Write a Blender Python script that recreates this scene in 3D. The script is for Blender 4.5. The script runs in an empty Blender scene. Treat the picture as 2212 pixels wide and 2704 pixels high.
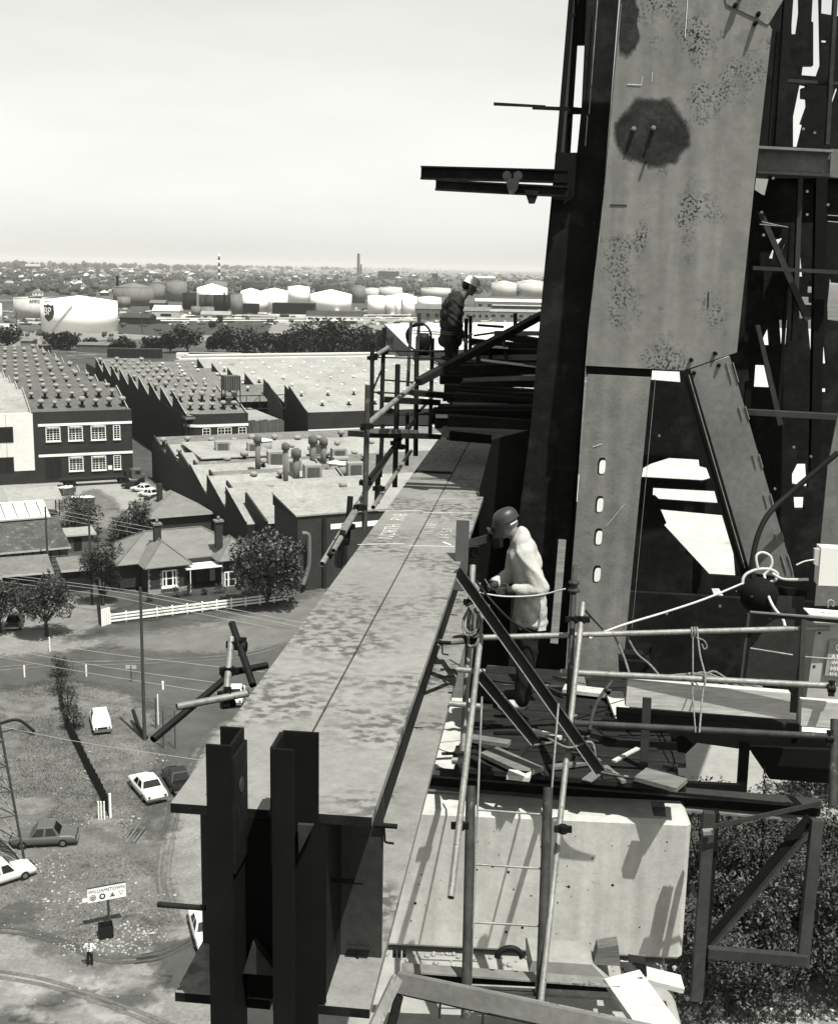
import bpy, bmesh, math, random
from mathutils import Vector, Matrix, noise
from mathutils.geometry import tessellate_polygon
random.seed(7)
SC = bpy.context.scene
COL = SC.collection
R_ = math.radians

# ------------------------------------------------------------------ camera
PW, PH, FOC = 2212.0, 2704.0, 3150.0          # photograph size and focal length in its pixels
EYE = 42.0                                     # lens height above the ground
ROLL = R_(1.115)
PITCH = math.atan(645 * math.cos(ROLL) / FOC)
CAM = Vector((0, 0, EYE))
FW = Vector((0, math.cos(PITCH), -math.sin(PITCH)))
_up = Vector((0, math.sin(PITCH), math.cos(PITCH)))
_rt = Vector((1, 0, 0))
CR = _rt * math.cos(ROLL) + _up * math.sin(ROLL)
CU = -_rt * math.sin(ROLL) + _up * math.cos(ROLL)
cam = bpy.data.cameras.new('camera')
cam.lens = FOC / PW * 36; cam.sensor_fit = 'HORIZONTAL'; cam.sensor_width = 36
cam.clip_start = 0.1; cam.clip_end = 150000
co = bpy.data.objects.new('camera', cam); COL.objects.link(co)
co.matrix_world = Matrix(((CR.x, CU.x, -FW.x, 0), (CR.y, CU.y, -FW.y, 0), (CR.z, CU.z, -FW.z, EYE), (0, 0, 0, 1)))
SC.camera = co

# ------------------------------------------------------------------ sky, sun, exposure
SUN_EL, SUN_AZ = R_(66), R_(146)               # azimuth clockwise from the view direction
w = bpy.data.worlds.new('World'); SC.world = w; w.use_nodes = True
nt = w.node_tree; nt.nodes.clear()
sky = nt.nodes.new('ShaderNodeTexSky'); sky.sky_type = 'NISHITA'; sky.sun_disc = False
sky.sun_elevation = SUN_EL; sky.sun_rotation = SUN_AZ; sky.air_density = 1.0; sky.dust_density = 0.15
bw = nt.nodes.new('ShaderNodeSeparateColor')          # blue-sensitive film
tc = nt.nodes.new('ShaderNodeTexCoord')
mp = nt.nodes.new('ShaderNodeMapping'); mp.inputs['Scale'].default_value = (2.2, 2.2, 11)
nz = nt.nodes.new('ShaderNodeTexNoise'); nz.inputs['Scale'].default_value = 2.1; nz.inputs['Detail'].default_value = 6
mr = nt.nodes.new('ShaderNodeMapRange'); mr.inputs[1].default_value = .35; mr.inputs[2].default_value = .75
mr.inputs[3].default_value = .97; mr.inputs[4].default_value = 1.06
mul = nt.nodes.new('ShaderNodeMath'); mul.operation = 'MULTIPLY'
vm = nt.nodes.new('ShaderNodeVectorMath'); vm.operation = 'MULTIPLY'; vm.inputs[1].default_value = (1.0, 1.0, .955)
bg = nt.nodes.new('ShaderNodeBackground'); bg.inputs[1].default_value = .073
out = nt.nodes.new('ShaderNodeOutputWorld')
L = nt.links.new
L(sky.outputs[0], bw.inputs[0]); L(tc.outputs['Generated'], mp.inputs[0]); L(mp.outputs[0], nz.inputs['Vector'])
L(nz.outputs['Fac'], mr.inputs[0]); L(bw.outputs[2], mul.inputs[0]); L(mr.outputs[0], mul.inputs[1])
L(mul.outputs[0], vm.inputs[0]); L(vm.outputs[0], bg.inputs[0]); L(bg.outputs[0], out.inputs[0])
sl = bpy.data.lights.new('sun', 'SUN'); sl.energy = 3.5; sl.angle = R_(.5); sl.color = (1, .995, .93)
so = bpy.data.objects.new('sun', sl); COL.objects.link(so)
SUNV = Vector((math.sin(SUN_AZ) * math.cos(SUN_EL), math.cos(SUN_AZ) * math.cos(SUN_EL), math.sin(SUN_EL)))
so.rotation_euler = SUNV.to_track_quat('Z', 'Y').to_euler(); so.location = (0, -20, 90)
vs = SC.view_settings
vs.view_transform = 'Standard'; vs.look = 'None'; vs.gamma = 1; vs.use_curve_mapping = False; vs.exposure = .95
SC.cycles.max_bounces = 5; SC.cycles.diffuse_bounces = 3; SC.cycles.glossy_bounces = 2

# ------------------------------------------------------------------ measuring helpers (photo pixel -> place)
def ray(x, y): return FW + CR * ((x - PW / 2) / FOC) - CU * ((y - PH / 2) / FOC)
def D(x, y, z): return CAM + ray(x, y) * z                        # at a given depth
def G(x, y, h=0.0):                                              # on the level h
    r = ray(x, y); return CAM + r * ((h - EYE) / r.z)
def PLN(n, p0):                                                  # on an upright plane
    def f(x, y):
        r = ray(x, y); return CAM + r * ((p0 - CAM).dot(n) / r.dot(n))
    return f
def zc(p): return (p - CAM).dot(FW)
def azv(a): return Vector((math.sin(R_(a)), math.cos(R_(a)), 0))

# ------------------------------------------------------------------ materials (black-and-white print: one warm tint)
MATS = {}
def film(g): return max(g ** 1.5, .007)                      # greys below are read off the print; this gives reflectance
def M(name, g, rough=.85, metal=0.0, noises=((6, .25),), spots=None, stretch=(1, 1, 1), bump=0.0, spec=.3, tint=(1.0, 1.0, .945), bscale=None, pits=None, streak=None, psoft=.05):
    """grey g; noises = (scale, amount); spots = (scale, threshold, softness, grey) for stains of another colour"""
    g = film(g)
    m = bpy.data.materials.new(name); m.use_nodes = True; MATS[name] = m
    t = m.node_tree; n = t.nodes; l = t.links.new
    bs = n['Principled BSDF']; bs.inputs['Roughness'].default_value = rough; bs.inputs['Metallic'].default_value = metal
    bs.inputs['Specular IOR Level'].default_value = spec
    tcn = n.new('ShaderNodeTexCoord'); mpn = n.new('ShaderNodeMapping'); mpn.inputs['Scale'].default_value = stretch
    l(tcn.outputs['Object'], mpn.inputs[0])
    val = None
    last = None
    for sc_, am in noises:
        z = n.new('ShaderNodeTexNoise'); z.inputs['Scale'].default_value = sc_; z.inputs['Detail'].default_value = 5; z.inputs['Roughness'].default_value = .62
        l(mpn.outputs[0], z.inputs['Vector']); last = z
        r = n.new('ShaderNodeMapRange'); r.inputs[1].default_value = .3; r.inputs[2].default_value = .7
        r.inputs[3].default_value = 1 - am; r.inputs[4].default_value = 1 + am
        l(z.outputs['Fac'], r.inputs[0])
        if val is None:
            mm = n.new('ShaderNodeMath'); mm.operation = 'MULTIPLY'; mm.inputs[1].default_value = g; l(r.outputs[0], mm.inputs[0]); val = mm
        else:
            mm = n.new('ShaderNodeMath'); mm.operation = 'MULTIPLY'; l(r.outputs[0], mm.inputs[0]); l(val.outputs[0], mm.inputs[1]); val = mm
    for sp in (spots if spots and isinstance(spots[0], tuple) else ([spots] if spots else [])):
        z = n.new('ShaderNodeTexNoise'); z.inputs['Scale'].default_value = sp[0]; z.inputs['Detail'].default_value = 7; z.inputs['Roughness'].default_value = .68
        l(mpn.outputs[0], z.inputs['Vector'])
        r = n.new('ShaderNodeMapRange'); r.inputs[1].default_value = sp[1]; r.inputs[2].default_value = sp[1] + sp[2]; r.clamp = True
        l(z.outputs['Fac'], r.inputs[0])
        mx = n.new('ShaderNodeMix'); mx.data_type = 'FLOAT'; mx.inputs[3].default_value = film(sp[3])
        l(r.outputs[0], mx.inputs[0])
        l(val.outputs[0], mx.inputs[2]); val = mx
    if pits:
        z1 = n.new('ShaderNodeTexNoise'); z1.inputs['Scale'].default_value = pits[0]; z1.inputs['Detail'].default_value = 3; l(mpn.outputs[0], z1.inputs['Vector'])
        z2 = n.new('ShaderNodeTexNoise'); z2.inputs['Scale'].default_value = pits[1]; z2.inputs['Detail'].default_value = 4; l(mpn.outputs[0], z2.inputs['Vector'])
        r1 = n.new('ShaderNodeMapRange'); r1.inputs[1].default_value = pits[2]; r1.inputs[2].default_value = pits[2] + .12; l(z1.outputs['Fac'], r1.inputs[0])
        r2 = n.new('ShaderNodeMapRange'); r2.inputs[1].default_value = pits[3]; r2.inputs[2].default_value = pits[3] + psoft; l(z2.outputs['Fac'], r2.inputs[0])
        mu = n.new('ShaderNodeMath'); mu.operation = 'MULTIPLY'; l(r1.outputs[0], mu.inputs[0]); l(r2.outputs[0], mu.inputs[1])
        mx = n.new('ShaderNodeMix'); mx.data_type = 'FLOAT'; mx.inputs[3].default_value = film(pits[4]); l(mu.outputs[0], mx.inputs[0]); l(val.outputs[0], mx.inputs[2]); val = mx
    if streak:
        mp2 = n.new('ShaderNodeMapping'); mp2.inputs['Scale'].default_value = (streak[0], streak[0], streak[0] * .06); l(tcn.outputs['Object'], mp2.inputs[0])
        z1 = n.new('ShaderNodeTexNoise'); z1.inputs['Scale'].default_value = 1; z1.inputs['Detail'].default_value = 5; l(mp2.outputs[0], z1.inputs['Vector'])
        r1 = n.new('ShaderNodeMapRange'); r1.inputs[1].default_value = .3; r1.inputs[2].default_value = .7; r1.inputs[3].default_value = 1 - streak[1]; r1.inputs[4].default_value = 1 + streak[1]; l(z1.outputs['Fac'], r1.inputs[0])
        mu = n.new('ShaderNodeMath'); mu.operation = 'MULTIPLY'; l(r1.outputs[0], mu.inputs[0]); l(val.outputs[0], mu.inputs[1]); val = mu
    v = n.new('ShaderNodeVectorMath'); v.operation = 'MULTIPLY'; v.inputs[1].default_value = tint
    l(val.outputs[0], v.inputs[0]); l(v.outputs[0], bs.inputs['Base Color'])
    if bump:
        b = n.new('ShaderNodeBump'); b.inputs['Strength'].default_value = bump; b.inputs['Distance'].default_value = bscale or .02
        l(last.outputs['Fac'], b.inputs['Height']); l(b.outputs[0], bs.inputs['Normal'])
    return m

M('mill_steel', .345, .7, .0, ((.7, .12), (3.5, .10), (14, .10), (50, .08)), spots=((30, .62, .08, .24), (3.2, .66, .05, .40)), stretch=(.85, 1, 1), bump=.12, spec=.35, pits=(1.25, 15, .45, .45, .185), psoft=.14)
M('plate_steel', .32, .8, .0, ((1.1, .2), (9, .12)), spots=((34, .69, .03, .06), (2.2, .60, .14, .22)), bump=.2, pits=(2.3, 42, .555, .52, .05), streak=(7, .16))
M('column_steel', .31, .8, .0, ((1.1, .2), (9, .14), (40, .08)), spots=((34, .70, .03, .08), (2.2, .60, .14, .22)), bump=.2, streak=(7, .18))
M('brace_steel', .27, .7, .0, ((2, .2), (16, .12)), spots=((20, .68, .03, .1),), bump=.1)
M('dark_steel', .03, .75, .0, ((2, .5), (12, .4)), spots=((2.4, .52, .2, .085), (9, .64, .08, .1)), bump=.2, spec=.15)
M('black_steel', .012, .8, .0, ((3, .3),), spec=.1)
M('grey_steel', .10, .7, .0, ((2, .3), (20, .2)), bump=.1, spec=.25)
M('tube_steel', .36, .55, .3, ((5, .3), (30, .25)), spots=((16, .62, .05, .12),), bump=.1, spec=.4)
M('tube_dark', .035, .6, .2, ((8, .5),), spec=.25)
M('tube_brown', .11, .7, .1, ((5, .5), (25, .25)), spots=((9, .6, .08, .3),))
M('concrete_pale', 0.59, .9, .0, ((1.2, .12), (7, .1), (26, .06)), spots=((3, .62, .14, .42),), bump=.12, streak=(9, .12))
M('concrete', .42, .9, .0, ((.8, .15), (6, .15)), spots=((14, .66, .05, .2),), bump=.15)
M('timber_pale', 0.6, .85, .0, ((3, .18), (22, .22)), spots=((9, .68, .05, .12),), stretch=(.25, 3, 3), bump=.15)
M('timber_grey', .26, .9, .0, ((3, .3), (20, .3)), stretch=(.25, 3, 3), bump=.2)
M('timber_dark', .045, .9, .0, ((3, .5), (18, .4)), stretch=(.3, 3, 3), bump=.2)
M('timber_shade_dark', .05, .95, .0, ((3, .6), (18, .5)), spots=((2.5, .62, .06, .2),), stretch=(.5, 2, 2), bump=.3)  # near-black timber; shade over the platform is put into its colour
M('rope', .30, .95, .0, ((40, .4),))
M('rope_pale', .62, .9, .0, ((40, .2),))
M('rubber', .02, .7, .0, ((5, .3),))
M('burnt', .07, .8, .0, ((5, .7), (22, .5)), spots=((4, .5, .15, .03), (9, .64, .1, .15)), bump=.25)
M('chalk', .8, .95, .0, ((60, .25),))
M('white_paint', 0.9, .6, .0, ((3, .06), (14, .06)))
M('cream_paint', .55, .7, .0, ((2, .12), (9, .1)), spots=((5, .66, .08, .3),))
M('ink', .04, .8, .0, ((5, .2),))
M('skin', .3, .6, .0, ((30, .1),))
M('denim_dark', .03, .9, .0, ((14, .4), (50, .3)), bump=.3)
M('jacket_dark', .065, .8, .0, ((9, .5), (40, .3)), bump=.4)
M('jacket_white', .56, .9, .0, ((5, .08), (30, .08)), bump=.25)
M('leather', .10, .7, .0, ((14, .4),))
M('helmet_white', .82, .35, .0, ((5, .03),), spec=.5)
M('mask_grey', .10, .45, .0, ((6, .3),), spec=.5)
M('hair', .02, .8, .0, ((30, .3),))
# town
M('asphalt', 0.165, .9, .0, ((.05, .25), (.4, .15), (5, .12)), spots=((.14, .58, .12, .19),), bump=.1)
M('asphalt_pale', .245, .9, .0, ((.06, .2), (.5, .16), (5, .1)), spots=((.2, .6, .1, .17),))
M('dirt', 0.25, .95, .0, ((.07, .25), (.5, .25), (4, .25)), spots=((.25, .58, .08, .14), (1.4, .63, .06, .45)), bump=.3, bscale=.1)
M('dirt_pale', 0.325, .95, .0, ((.06, .2), (.5, .2), (4, .2)), spots=((.2, .6, .1, .2),), bump=.2, bscale=.1)
M('dry_grass', 0.245, .95, .0, ((.08, .35), (.7, .35), (5, .35)), spots=((.3, .6, .1, .08), (1.2, .62, .08, .3)), bump=.5, bscale=.2)
M('lawn', .12, .95, .0, ((.3, .25), (3, .3)), bump=.4, bscale=.1)
M('plain', .17, .95, .0, ((.004, .35), (.03, .4), (.3, .3)), spots=((.012, .58, .06, .33), (.05, .6, .05, .07)))
M('sea', .2, .35, .0, ((.0006, .15),), spec=.4)
M('yard', .4, .9, .0, ((.1, .12), (.9, .12)), spots=((.5, .64, .1, .28),))
M('brick_dark', .085, .9, .0, ((.25, .25), (3, .25), (14, .2)), bump=.2)
M('brick_red', .10, .9, .0, ((.4, .2), (4, .25), (16, .2)), bump=.2)
M('brick_pale', .3, .9, .0, ((.3, .2), (4, .2)))
M('render_white', 0.78, .85, .0, ((.15, .08), (2, .06)), spots=((.5, .66, .1, .5),))
M('roof_grey', .21, .8, .0, ((.12, .2), (1.2, .18), (9, .12)), spots=((.3, .62, .1, .3),), streak=(1.3, .16))
M('roof_mid', .27, .8, .0, ((.15, .2), (1.5, .15), (9, .12)), spots=((.3, .62, .1, .38),), streak=(1.3, .16))
M('roof_pale', .42, .8, .0, ((.15, .18), (1.5, .15), (9, .1)), spots=((.35, .57, .14, .27), (1.6, .62, .1, .3)))
M('roof_white', 0.78, .8, .0, ((.1, .1), (1.5, .1)), spots=((.6, .66, .1, .4),))
M('roof_dark', .12, .85, .0, ((.2, .25), (2, .25)))
M('roof_rust', .16, .9, .0, ((.4, .4), (3, .4)), spots=((1.2, .56, .1, .32),))
M('slate', 0.3, .85, .0, ((.5, .15), (5, .2)), stretch=(1, 1, 4))
M('glass_dark', .015, .15, .0, ((2, .3),), spec=.6)
M('shed_dark', .05, .9, .0, ((.4, .4), (4, .4)), stretch=(3, 3, .5))
M('cladding', .20, .85, .0, ((.3, .3), (2.5, .35)), stretch=(4, 4, .25), spots=((.7, .62, .1, .32),))
M('tank_white', 0.95, .6, .0, ((.05, .05), (.5, .04)), spots=((.2, .68, .12, .62),))
M('tank_pale', .62, .7, .0, ((.05, .1), (.4, .08)))
M('tank_grey', .28, .8, .0, ((.05, .15), (.4, .15)), stretch=(1, 1, .3))
M('tank_dark', .10, .85, .0, ((.05, .2), (.4, .2)))
M('tank_black', .025, .85, .0, ((.1, .3),))
M('badge', .13, .8, .0, ((.3, .15),))
M('badge_pale', .45, .8, .0, ((.3, .1),))
M('bark', .09, .95, .0, ((3, .4),))
M('leaf_dark', 0.12, .8, .0, ((.6, .45), (4, .4)), spec=.25)
M('leaf_mid', 0.17, .8, .0, ((.6, .45), (4, .4)), spec=.25)
M('leaf_light', 0.235, .8, .0, ((.6, .45), (4, .4)), spec=.25)
M('leaf_far', 0.16, .95, .0, ((.05, .5), (.3, .4)))
M('grass_blade', 0.27, .95, .0, ((.4, .5), (4, .4)))
M('rock', 0.46, .95, .0, ((2, .5),))
M('pole_wood', .13, .9, .0, ((2, .35), (9, .3)), stretch=(4, 4, .4))
M('wire', .5, .6, .3, ((1, .1),))
M('car_white', .80, .3, .0, ((2, .03),), spec=.6)
M('car_grey', .22, .3, .2, ((2, .05),), spec=.6)
M('car_dark', .04, .3, .2, ((2, .05),), spec=.6)
M('chrome', .5, .25, .8, ((3, .1),))
M('tyre', .015, .9, .0, ((3, .2),))

# ------------------------------------------------------------------ mesh helpers
class MB:
    def __init__(s): s.v = []; s.f = []; s.m = []; s.sm = []
    def add(s, vs_, fs, mi=0, smooth=False):
        o = len(s.v); s.v += [tuple(p) for p in vs_]
        for f in fs: s.f.append([i + o for i in f]); s.m.append(mi); s.sm.append(smooth)
        return s
    def hexa(s, b, t, mi=0):                                     # bottom quad b (ccw from above), top quad t
        return s.add(list(b) + list(t), [(3, 2, 1, 0), (4, 5, 6, 7), (0, 1, 5, 4), (1, 2, 6, 5), (2, 3, 7, 6), (3, 0, 4, 7)], mi)
    def box(s, a, b, mi=0):
        (x0, y0, z0), (x1, y1, z1) = a, b
        return s.hexa([(x0, y0, z0), (x1, y0, z0), (x1, y1, z0), (x0, y1, z0)], [(x0, y0, z1), (x1, y0, z1), (x1, y1, z1), (x0, y1, z1)], mi)
    def obox(s, c, ax, ay, az_, mi=0):                           # oriented box, half-axes
        c = Vector(c)
        b = [c - ax - ay - az_, c + ax - ay - az_, c + ax + ay - az_, c - ax + ay - az_]
        return s.hexa(b, [p + az_ * 2 for p in b], mi)
    def prism(s, poly, ext, mi=0):                               # polygon + extrusion vector
        ext = Vector(ext); p = [Vector(q) for q in poly]; n = len(p)
        nrm = Vector((0, 0, 0))
        for i in range(n): nrm += p[i].cross(p[(i + 1) % n])
        if nrm.dot(ext) < 0: p.reverse()
        vs_ = p + [q + ext for q in p]
        tr = tessellate_polygon([p])
        fs = []
        for t in tr:
            a, b, c = t
            if (p[b] - p[a]).cross(p[c] - p[a]).dot(ext) > 0: a, c = c, a
            fs.append((a, b, c)); fs.append((c + n, b + n, a + n))
        fs += [(i, (i + 1) % n, (i + 1) % n + n, i + n) for i in range(n)]
        return s.add(vs_, fs, mi)
    def holed(s, outer, holes, ext, mi=0):                       # plate with openings
        ext = Vector(ext); rings = [[Vector(q) for q in outer]] + [[Vector(q) for q in h] for h in holes]
        flat = [q for r in rings for q in r]; n = len(flat)
        fs = []
        for a, b, c in tessellate_polygon(rings):
            if (flat[b] - flat[a]).cross(flat[c] - flat[a]).dot(ext) > 0: a, c = c, a
            fs.append((a, b, c)); fs.append((c + n, b + n, a + n))
        o = 0
        for r in rings:
            k = len(r)
            fs += [(o + i, o + (i + 1) % k, o + (i + 1) % k + n, o + i + n) for i in range(k)]
            o += k
        return s.add(flat + [q + ext for q in flat], fs, mi)
    def tube(s, pts, r, n=10, mi=0, cap=True, closed=False):
        pts = [Vector(p) for p in pts]; k = len(pts)
        rr = r if isinstance(r, (list, tuple)) else [r] * k
        vs_ = []; up = None
        for i, p in enumerate(pts):
            if closed: d = pts[(i + 1) % k] - pts[i - 1]
            else: d = pts[min(i + 1, k - 1)] - pts[max(i - 1, 0)]
            d.normalize()
            if up is None: up = Vector((0, 0, 1)) if abs(d.z) < .9 else Vector((1, 0, 0))
            a = d.cross(up)
            if a.length < 1e-4: a = d.cross(Vector((0, 1, .3)))
            a.normalize(); b = a.cross(d).normalized(); up = b
            for j in range(n):
                t = 2 * math.pi * j / n; vs_.append(p + (a * math.cos(t) + b * math.sin(t)) * rr[i])
        fs = []
        for i in range(k if closed else k - 1):
            i2 = (i + 1) % k
            for j in range(n): fs.append((i * n + j, i2 * n + j, i2 * n + (j + 1) % n, i * n + (j + 1) % n))
        s.add(vs_, fs, mi, True)
        if cap and not closed:
            s.add([vs_[j] for j in range(n)], [tuple(range(n))], mi)
            s.add([vs_[(k - 1) * n + j] for j in range(n)], [tuple(reversed(range(n)))], mi)
        return s
    def lathe(s, c, prof, n=24, mi=0, axis=None, smooth=True):   # profile (r, z) about +Z through c
        c = Vector(c); vs_ = []
        for r, z in prof:
            for j in range(n):
                t = 2 * math.pi * j / n; vs_.append(c + Vector((r * math.cos(t), r * math.sin(t), z)))
        fs = []
        for i in range(len(prof) - 1):
            for j in range(n): fs.append((i * n + j, i * n + (j + 1) % n, (i + 1) * n + (j + 1) % n, (i + 1) * n + j))
        fs2 = [tuple(reversed(range(n)))] if prof[0][0] > 1e-5 else []
        k = len(prof) - 1
        if prof[k][0] > 1e-5: fs2.append(tuple(k * n + j for j in range(n)))
        s.add(vs_, fs, mi, smooth)
        o = len(s.v) - len(vs_)
        for f in fs2: s.f.append([i + o for i in f]); s.m.append(mi); s.sm.append(False)
        return s
    def ball(s, c, r, mi=0, seg=10, rot=None):
        c = Vector(c); r = Vector((r, r, r)) if isinstance(r, (int, float)) else Vector(r); vs_ = []; fs = []
        rings = max(4, seg // 2 + 1)
        for i in range(rings + 1):
            th = math.pi * i / rings
            for j in range(seg):
                ph = 2 * math.pi * j / seg
                q = Vector((r.x * math.sin(th) * math.cos(ph), r.y * math.sin(th) * math.sin(ph), r.z * math.cos(th)))
                if rot is not None: q = rot @ q
                vs_.append(c + q)
        for i in range(rings):
            for j in range(seg): fs.append((i * seg + j, (i + 1) * seg + j, (i + 1) * seg + (j + 1) % seg, i * seg + (j + 1) % seg))
        return s.add(vs_, fs, mi, True)
    def mesh(s, name, mats, base=None):
        me = bpy.data.meshes.new(name)
        v = s.v
        if base is not None: v = [tuple(Vector(p) - base) for p in v]
        me.from_pydata(v, [], s.f)
        for m in (mats if isinstance(mats, (list, tuple)) else [mats]): me.materials.append(MATS[m])
        me.polygons.foreach_set('material_index', s.m); me.polygons.foreach_set('use_smooth', s.sm)
        me.update(); return me
    def build(s, name, mats, parent=None, base=None):
        """one mesh object; under a parent its vertices are stored relative to the parent's origin"""
        if parent is not None: base = parent_origin(parent)
        if base is None and s.v: base = Vector((sum(p[0] for p in s.v) / len(s.v), sum(p[1] for p in s.v) / len(s.v), min(p[2] for p in s.v)))
        o = bpy.data.objects.new(name, s.mesh(name, mats, base)); COL.objects.link(o)
        if parent is not None: o.parent = parent
        else: o.location = base
        return o
def parent_origin(p):
    v = Vector((0, 0, 0))
    while p is not None: v = v + p.location; p = p.parent
    return v
def tag(o, label=None, cat=None, group=None, kind=None):
    if label: o['label'] = label
    if cat: o['category'] = cat
    if group: o['group'] = group
    if kind: o['kind'] = kind
    return o
def thing(name, loc, label, cat, group=None):
    o = bpy.data.objects.new(name, None); COL.objects.link(o); o.location = Vector(loc); o.empty_display_size = .2
    return tag(o, label, cat, group)
def kids(o): return [c for c in bpy.data.objects if c.parent == o]
def copy_tree(o, loc=None, rz=None, label=None, group=None):
    def rec(src, par):
        c = src.copy(); COL.objects.link(c); c.parent = par
        for ch in list(src.children): rec(ch, c)
        return c
    c = rec(o, None)
    if loc is not None: c.location = loc
    if rz is not None: c.rotation_euler = (0, 0, rz)
    if label: c['label'] = label
    if group: c['group'] = group
    return c
def text_mesh(name, body, size, mat, parent, origin, right, up, ext=.001, align='LEFT', font_scale=(1, 1), thin=0.0):
    """flat lettering as a mesh lying in the plane of right and up"""
    cu = bpy.data.curves.new('lettering', 'FONT'); cu.body = body; cu.size = size; cu.align_x = align; cu.extrude = ext; cu.resolution_u = 2; cu.offset = thin
    tmp = bpy.data.objects.new('lettering_tmp', cu); COL.objects.link(tmp)
    dg = bpy.context.evaluated_depsgraph_get(); me = bpy.data.meshes.new_from_object(tmp.evaluated_get(dg))
    bpy.data.objects.remove(tmp)
    right = right.normalized(); up = up.normalized(); nn = right.cross(up)
    base = parent_origin(parent) if parent else Vector((0, 0, 0))
    for v in me.vertices:
        p = v.co; v.co = origin + right * p.x * font_scale[0] + up * p.y * font_scale[1] + nn * p.z - base
    me.materials.clear(); me.materials.append(MATS[mat]); me.name = name
    o = bpy.data.objects.new(name, me); COL.objects.link(o); o.parent = parent
    return o
def smooth_pts(pts, k=6):                                        # Catmull-Rom through points
    pts = [Vector(p) for p in pts]; o = []
    for i in range(len(pts) - 1):
        p0 = pts[max(i - 1, 0)]; p1 = pts[i]; p2 = pts[i + 1]; p3 = pts[min(i + 2, len(pts) - 1)]
        for j in range(k):
            t = j / k
            o.append(.5 * ((2 * p1) + (p2 - p0) * t + (2 * p0 - 5 * p1 + 4 * p2 - p3) * t * t + (3 * p1 - p0 - 3 * p2 + p3) * t ** 3))
    o.append(pts[-1]); return o
# ================================================================== STRUCTURE: ground, roads, sea
def sheet(name, pts, mat, z, kind='structure'):
    mb = MB(); p = [Vector((q[0], q[1], z)) for q in pts]
    for t in tessellate_polygon([p]):
        a, b, c = t
        if (p[b] - p[a]).cross(p[c] - p[a]).z < 0: a, c = c, a
        mb.add([p[a], p[b], p[c]], [(0, 1, 2)])
    o = mb.build(name, mat, base=Vector((0, 0, 0))); return tag(o, kind=kind)
def gsheet(name, px, mat, z, feather=2.4):
    """ground sheet whose ragged border thins out into the sheet below"""
    P0 = [G(x, y).xy for x, y in px]; n = len(P0)
    x0, x1 = min(p.x for p in P0) - feather, max(p.x for p in P0) + feather; y0, y1 = min(p.y for p in P0) - feather, max(p.y for p in P0) + feather
    st = max(1.3, (x1 - x0) / 110, (y1 - y0) / 110); nx, ny = int((x1 - x0) / st) + 2, int((y1 - y0) / st) + 2
    feather = max(feather, st * 1.3)
    def sdf(q):
        ins = False; d = 1e9; j = n - 1
        for i in range(n):
            a, b_ = P0[i], P0[j]
            if (a.y > q.y) != (b_.y > q.y) and q.x < (b_.x - a.x) * (q.y - a.y) / (b_.y - a.y) + a.x: ins = not ins
            e = b_ - a; t = max(0, min(1, (q - a).dot(e) / max(e.length_squared, 1e-9))); d = min(d, (q - a - e * t).length); j = i
        return d if ins else -d
    val = {}
    for i in range(nx):
        for j in range(ny):
            q = Vector((x0 + i * st, y0 + j * st)); val[i, j] = sdf(q) / feather * .5 + .5 + .35 * noise.noise(Vector((q.x * .11, q.y * .11, z * 50)))
    idx = {}; vs_ = []; at_ = []; fs_ = []
    for i in range(nx - 1):
        for j in range(ny - 1):
            c = [(i, j), (i + 1, j), (i + 1, j + 1), (i, j + 1)]
            if max(val[k] for k in c) <= 0: continue
            f = []
            for k in c:
                if k not in idx: idx[k] = len(vs_); vs_.append((x0 + k[0] * st, y0 + k[1] * st, z)); at_.append(max(0, min(1, val[k])))
                f.append(idx[k])
            fs_.append(f)
    mb = MB(); mb.add(vs_, fs_); o = mb.build(name, feathered(mat), base=Vector((0, 0, 0)))
    at = o.data.attributes.new('edge', 'FLOAT', 'POINT'); at.data.foreach_set('value', at_)
    return tag(o, kind='structure')
def feathered(mat, nscale=.9, lo=.35):
    nm = mat + '_ragged'
    if nm in MATS: return nm
    m = MATS[mat].copy(); m.name = nm; MATS[nm] = m; t = m.node_tree; n = t.nodes; l = t.links.new
    at = n.new('ShaderNodeAttribute'); at.attribute_name = 'edge'
    tcn = n.new('ShaderNodeTexCoord'); z = n.new('ShaderNodeTexNoise'); z.inputs['Scale'].default_value = nscale; z.inputs['Detail'].default_value = 6; z.inputs['Roughness'].default_value = .7
    l(tcn.outputs['Object'], z.inputs['Vector'])
    ad = n.new('ShaderNodeMath'); ad.operation = 'MULTIPLY_ADD'; ad.inputs[1].default_value = 1.6; ad.inputs[2].default_value = -.8; l(z.outputs['Fac'], ad.inputs[0])
    a2 = n.new('ShaderNodeMath'); a2.operation = 'MULTIPLY_ADD'; a2.inputs[1].default_value = 1.6; l(at.outputs['Fac'], a2.inputs[0]); l(ad.outputs[0], a2.inputs[2])
    r = n.new('ShaderNodeMapRange'); r.inputs[1].default_value = lo; r.inputs[2].default_value = .95; l(a2.outputs[0], r.inputs[0])
    l(r.outputs[0], n['Principled BSDF'].inputs['Alpha'])
    return nm
sheet('ground', [(-12000, -300), (12000, -300), (12000, 6200), (-12000, 6200)], 'plain', 0)
sheet('sea', [(-40000, 6150), (40000, 6150), (40000, 61000), (-40000, 61000)], 'sea', .5)

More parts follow.
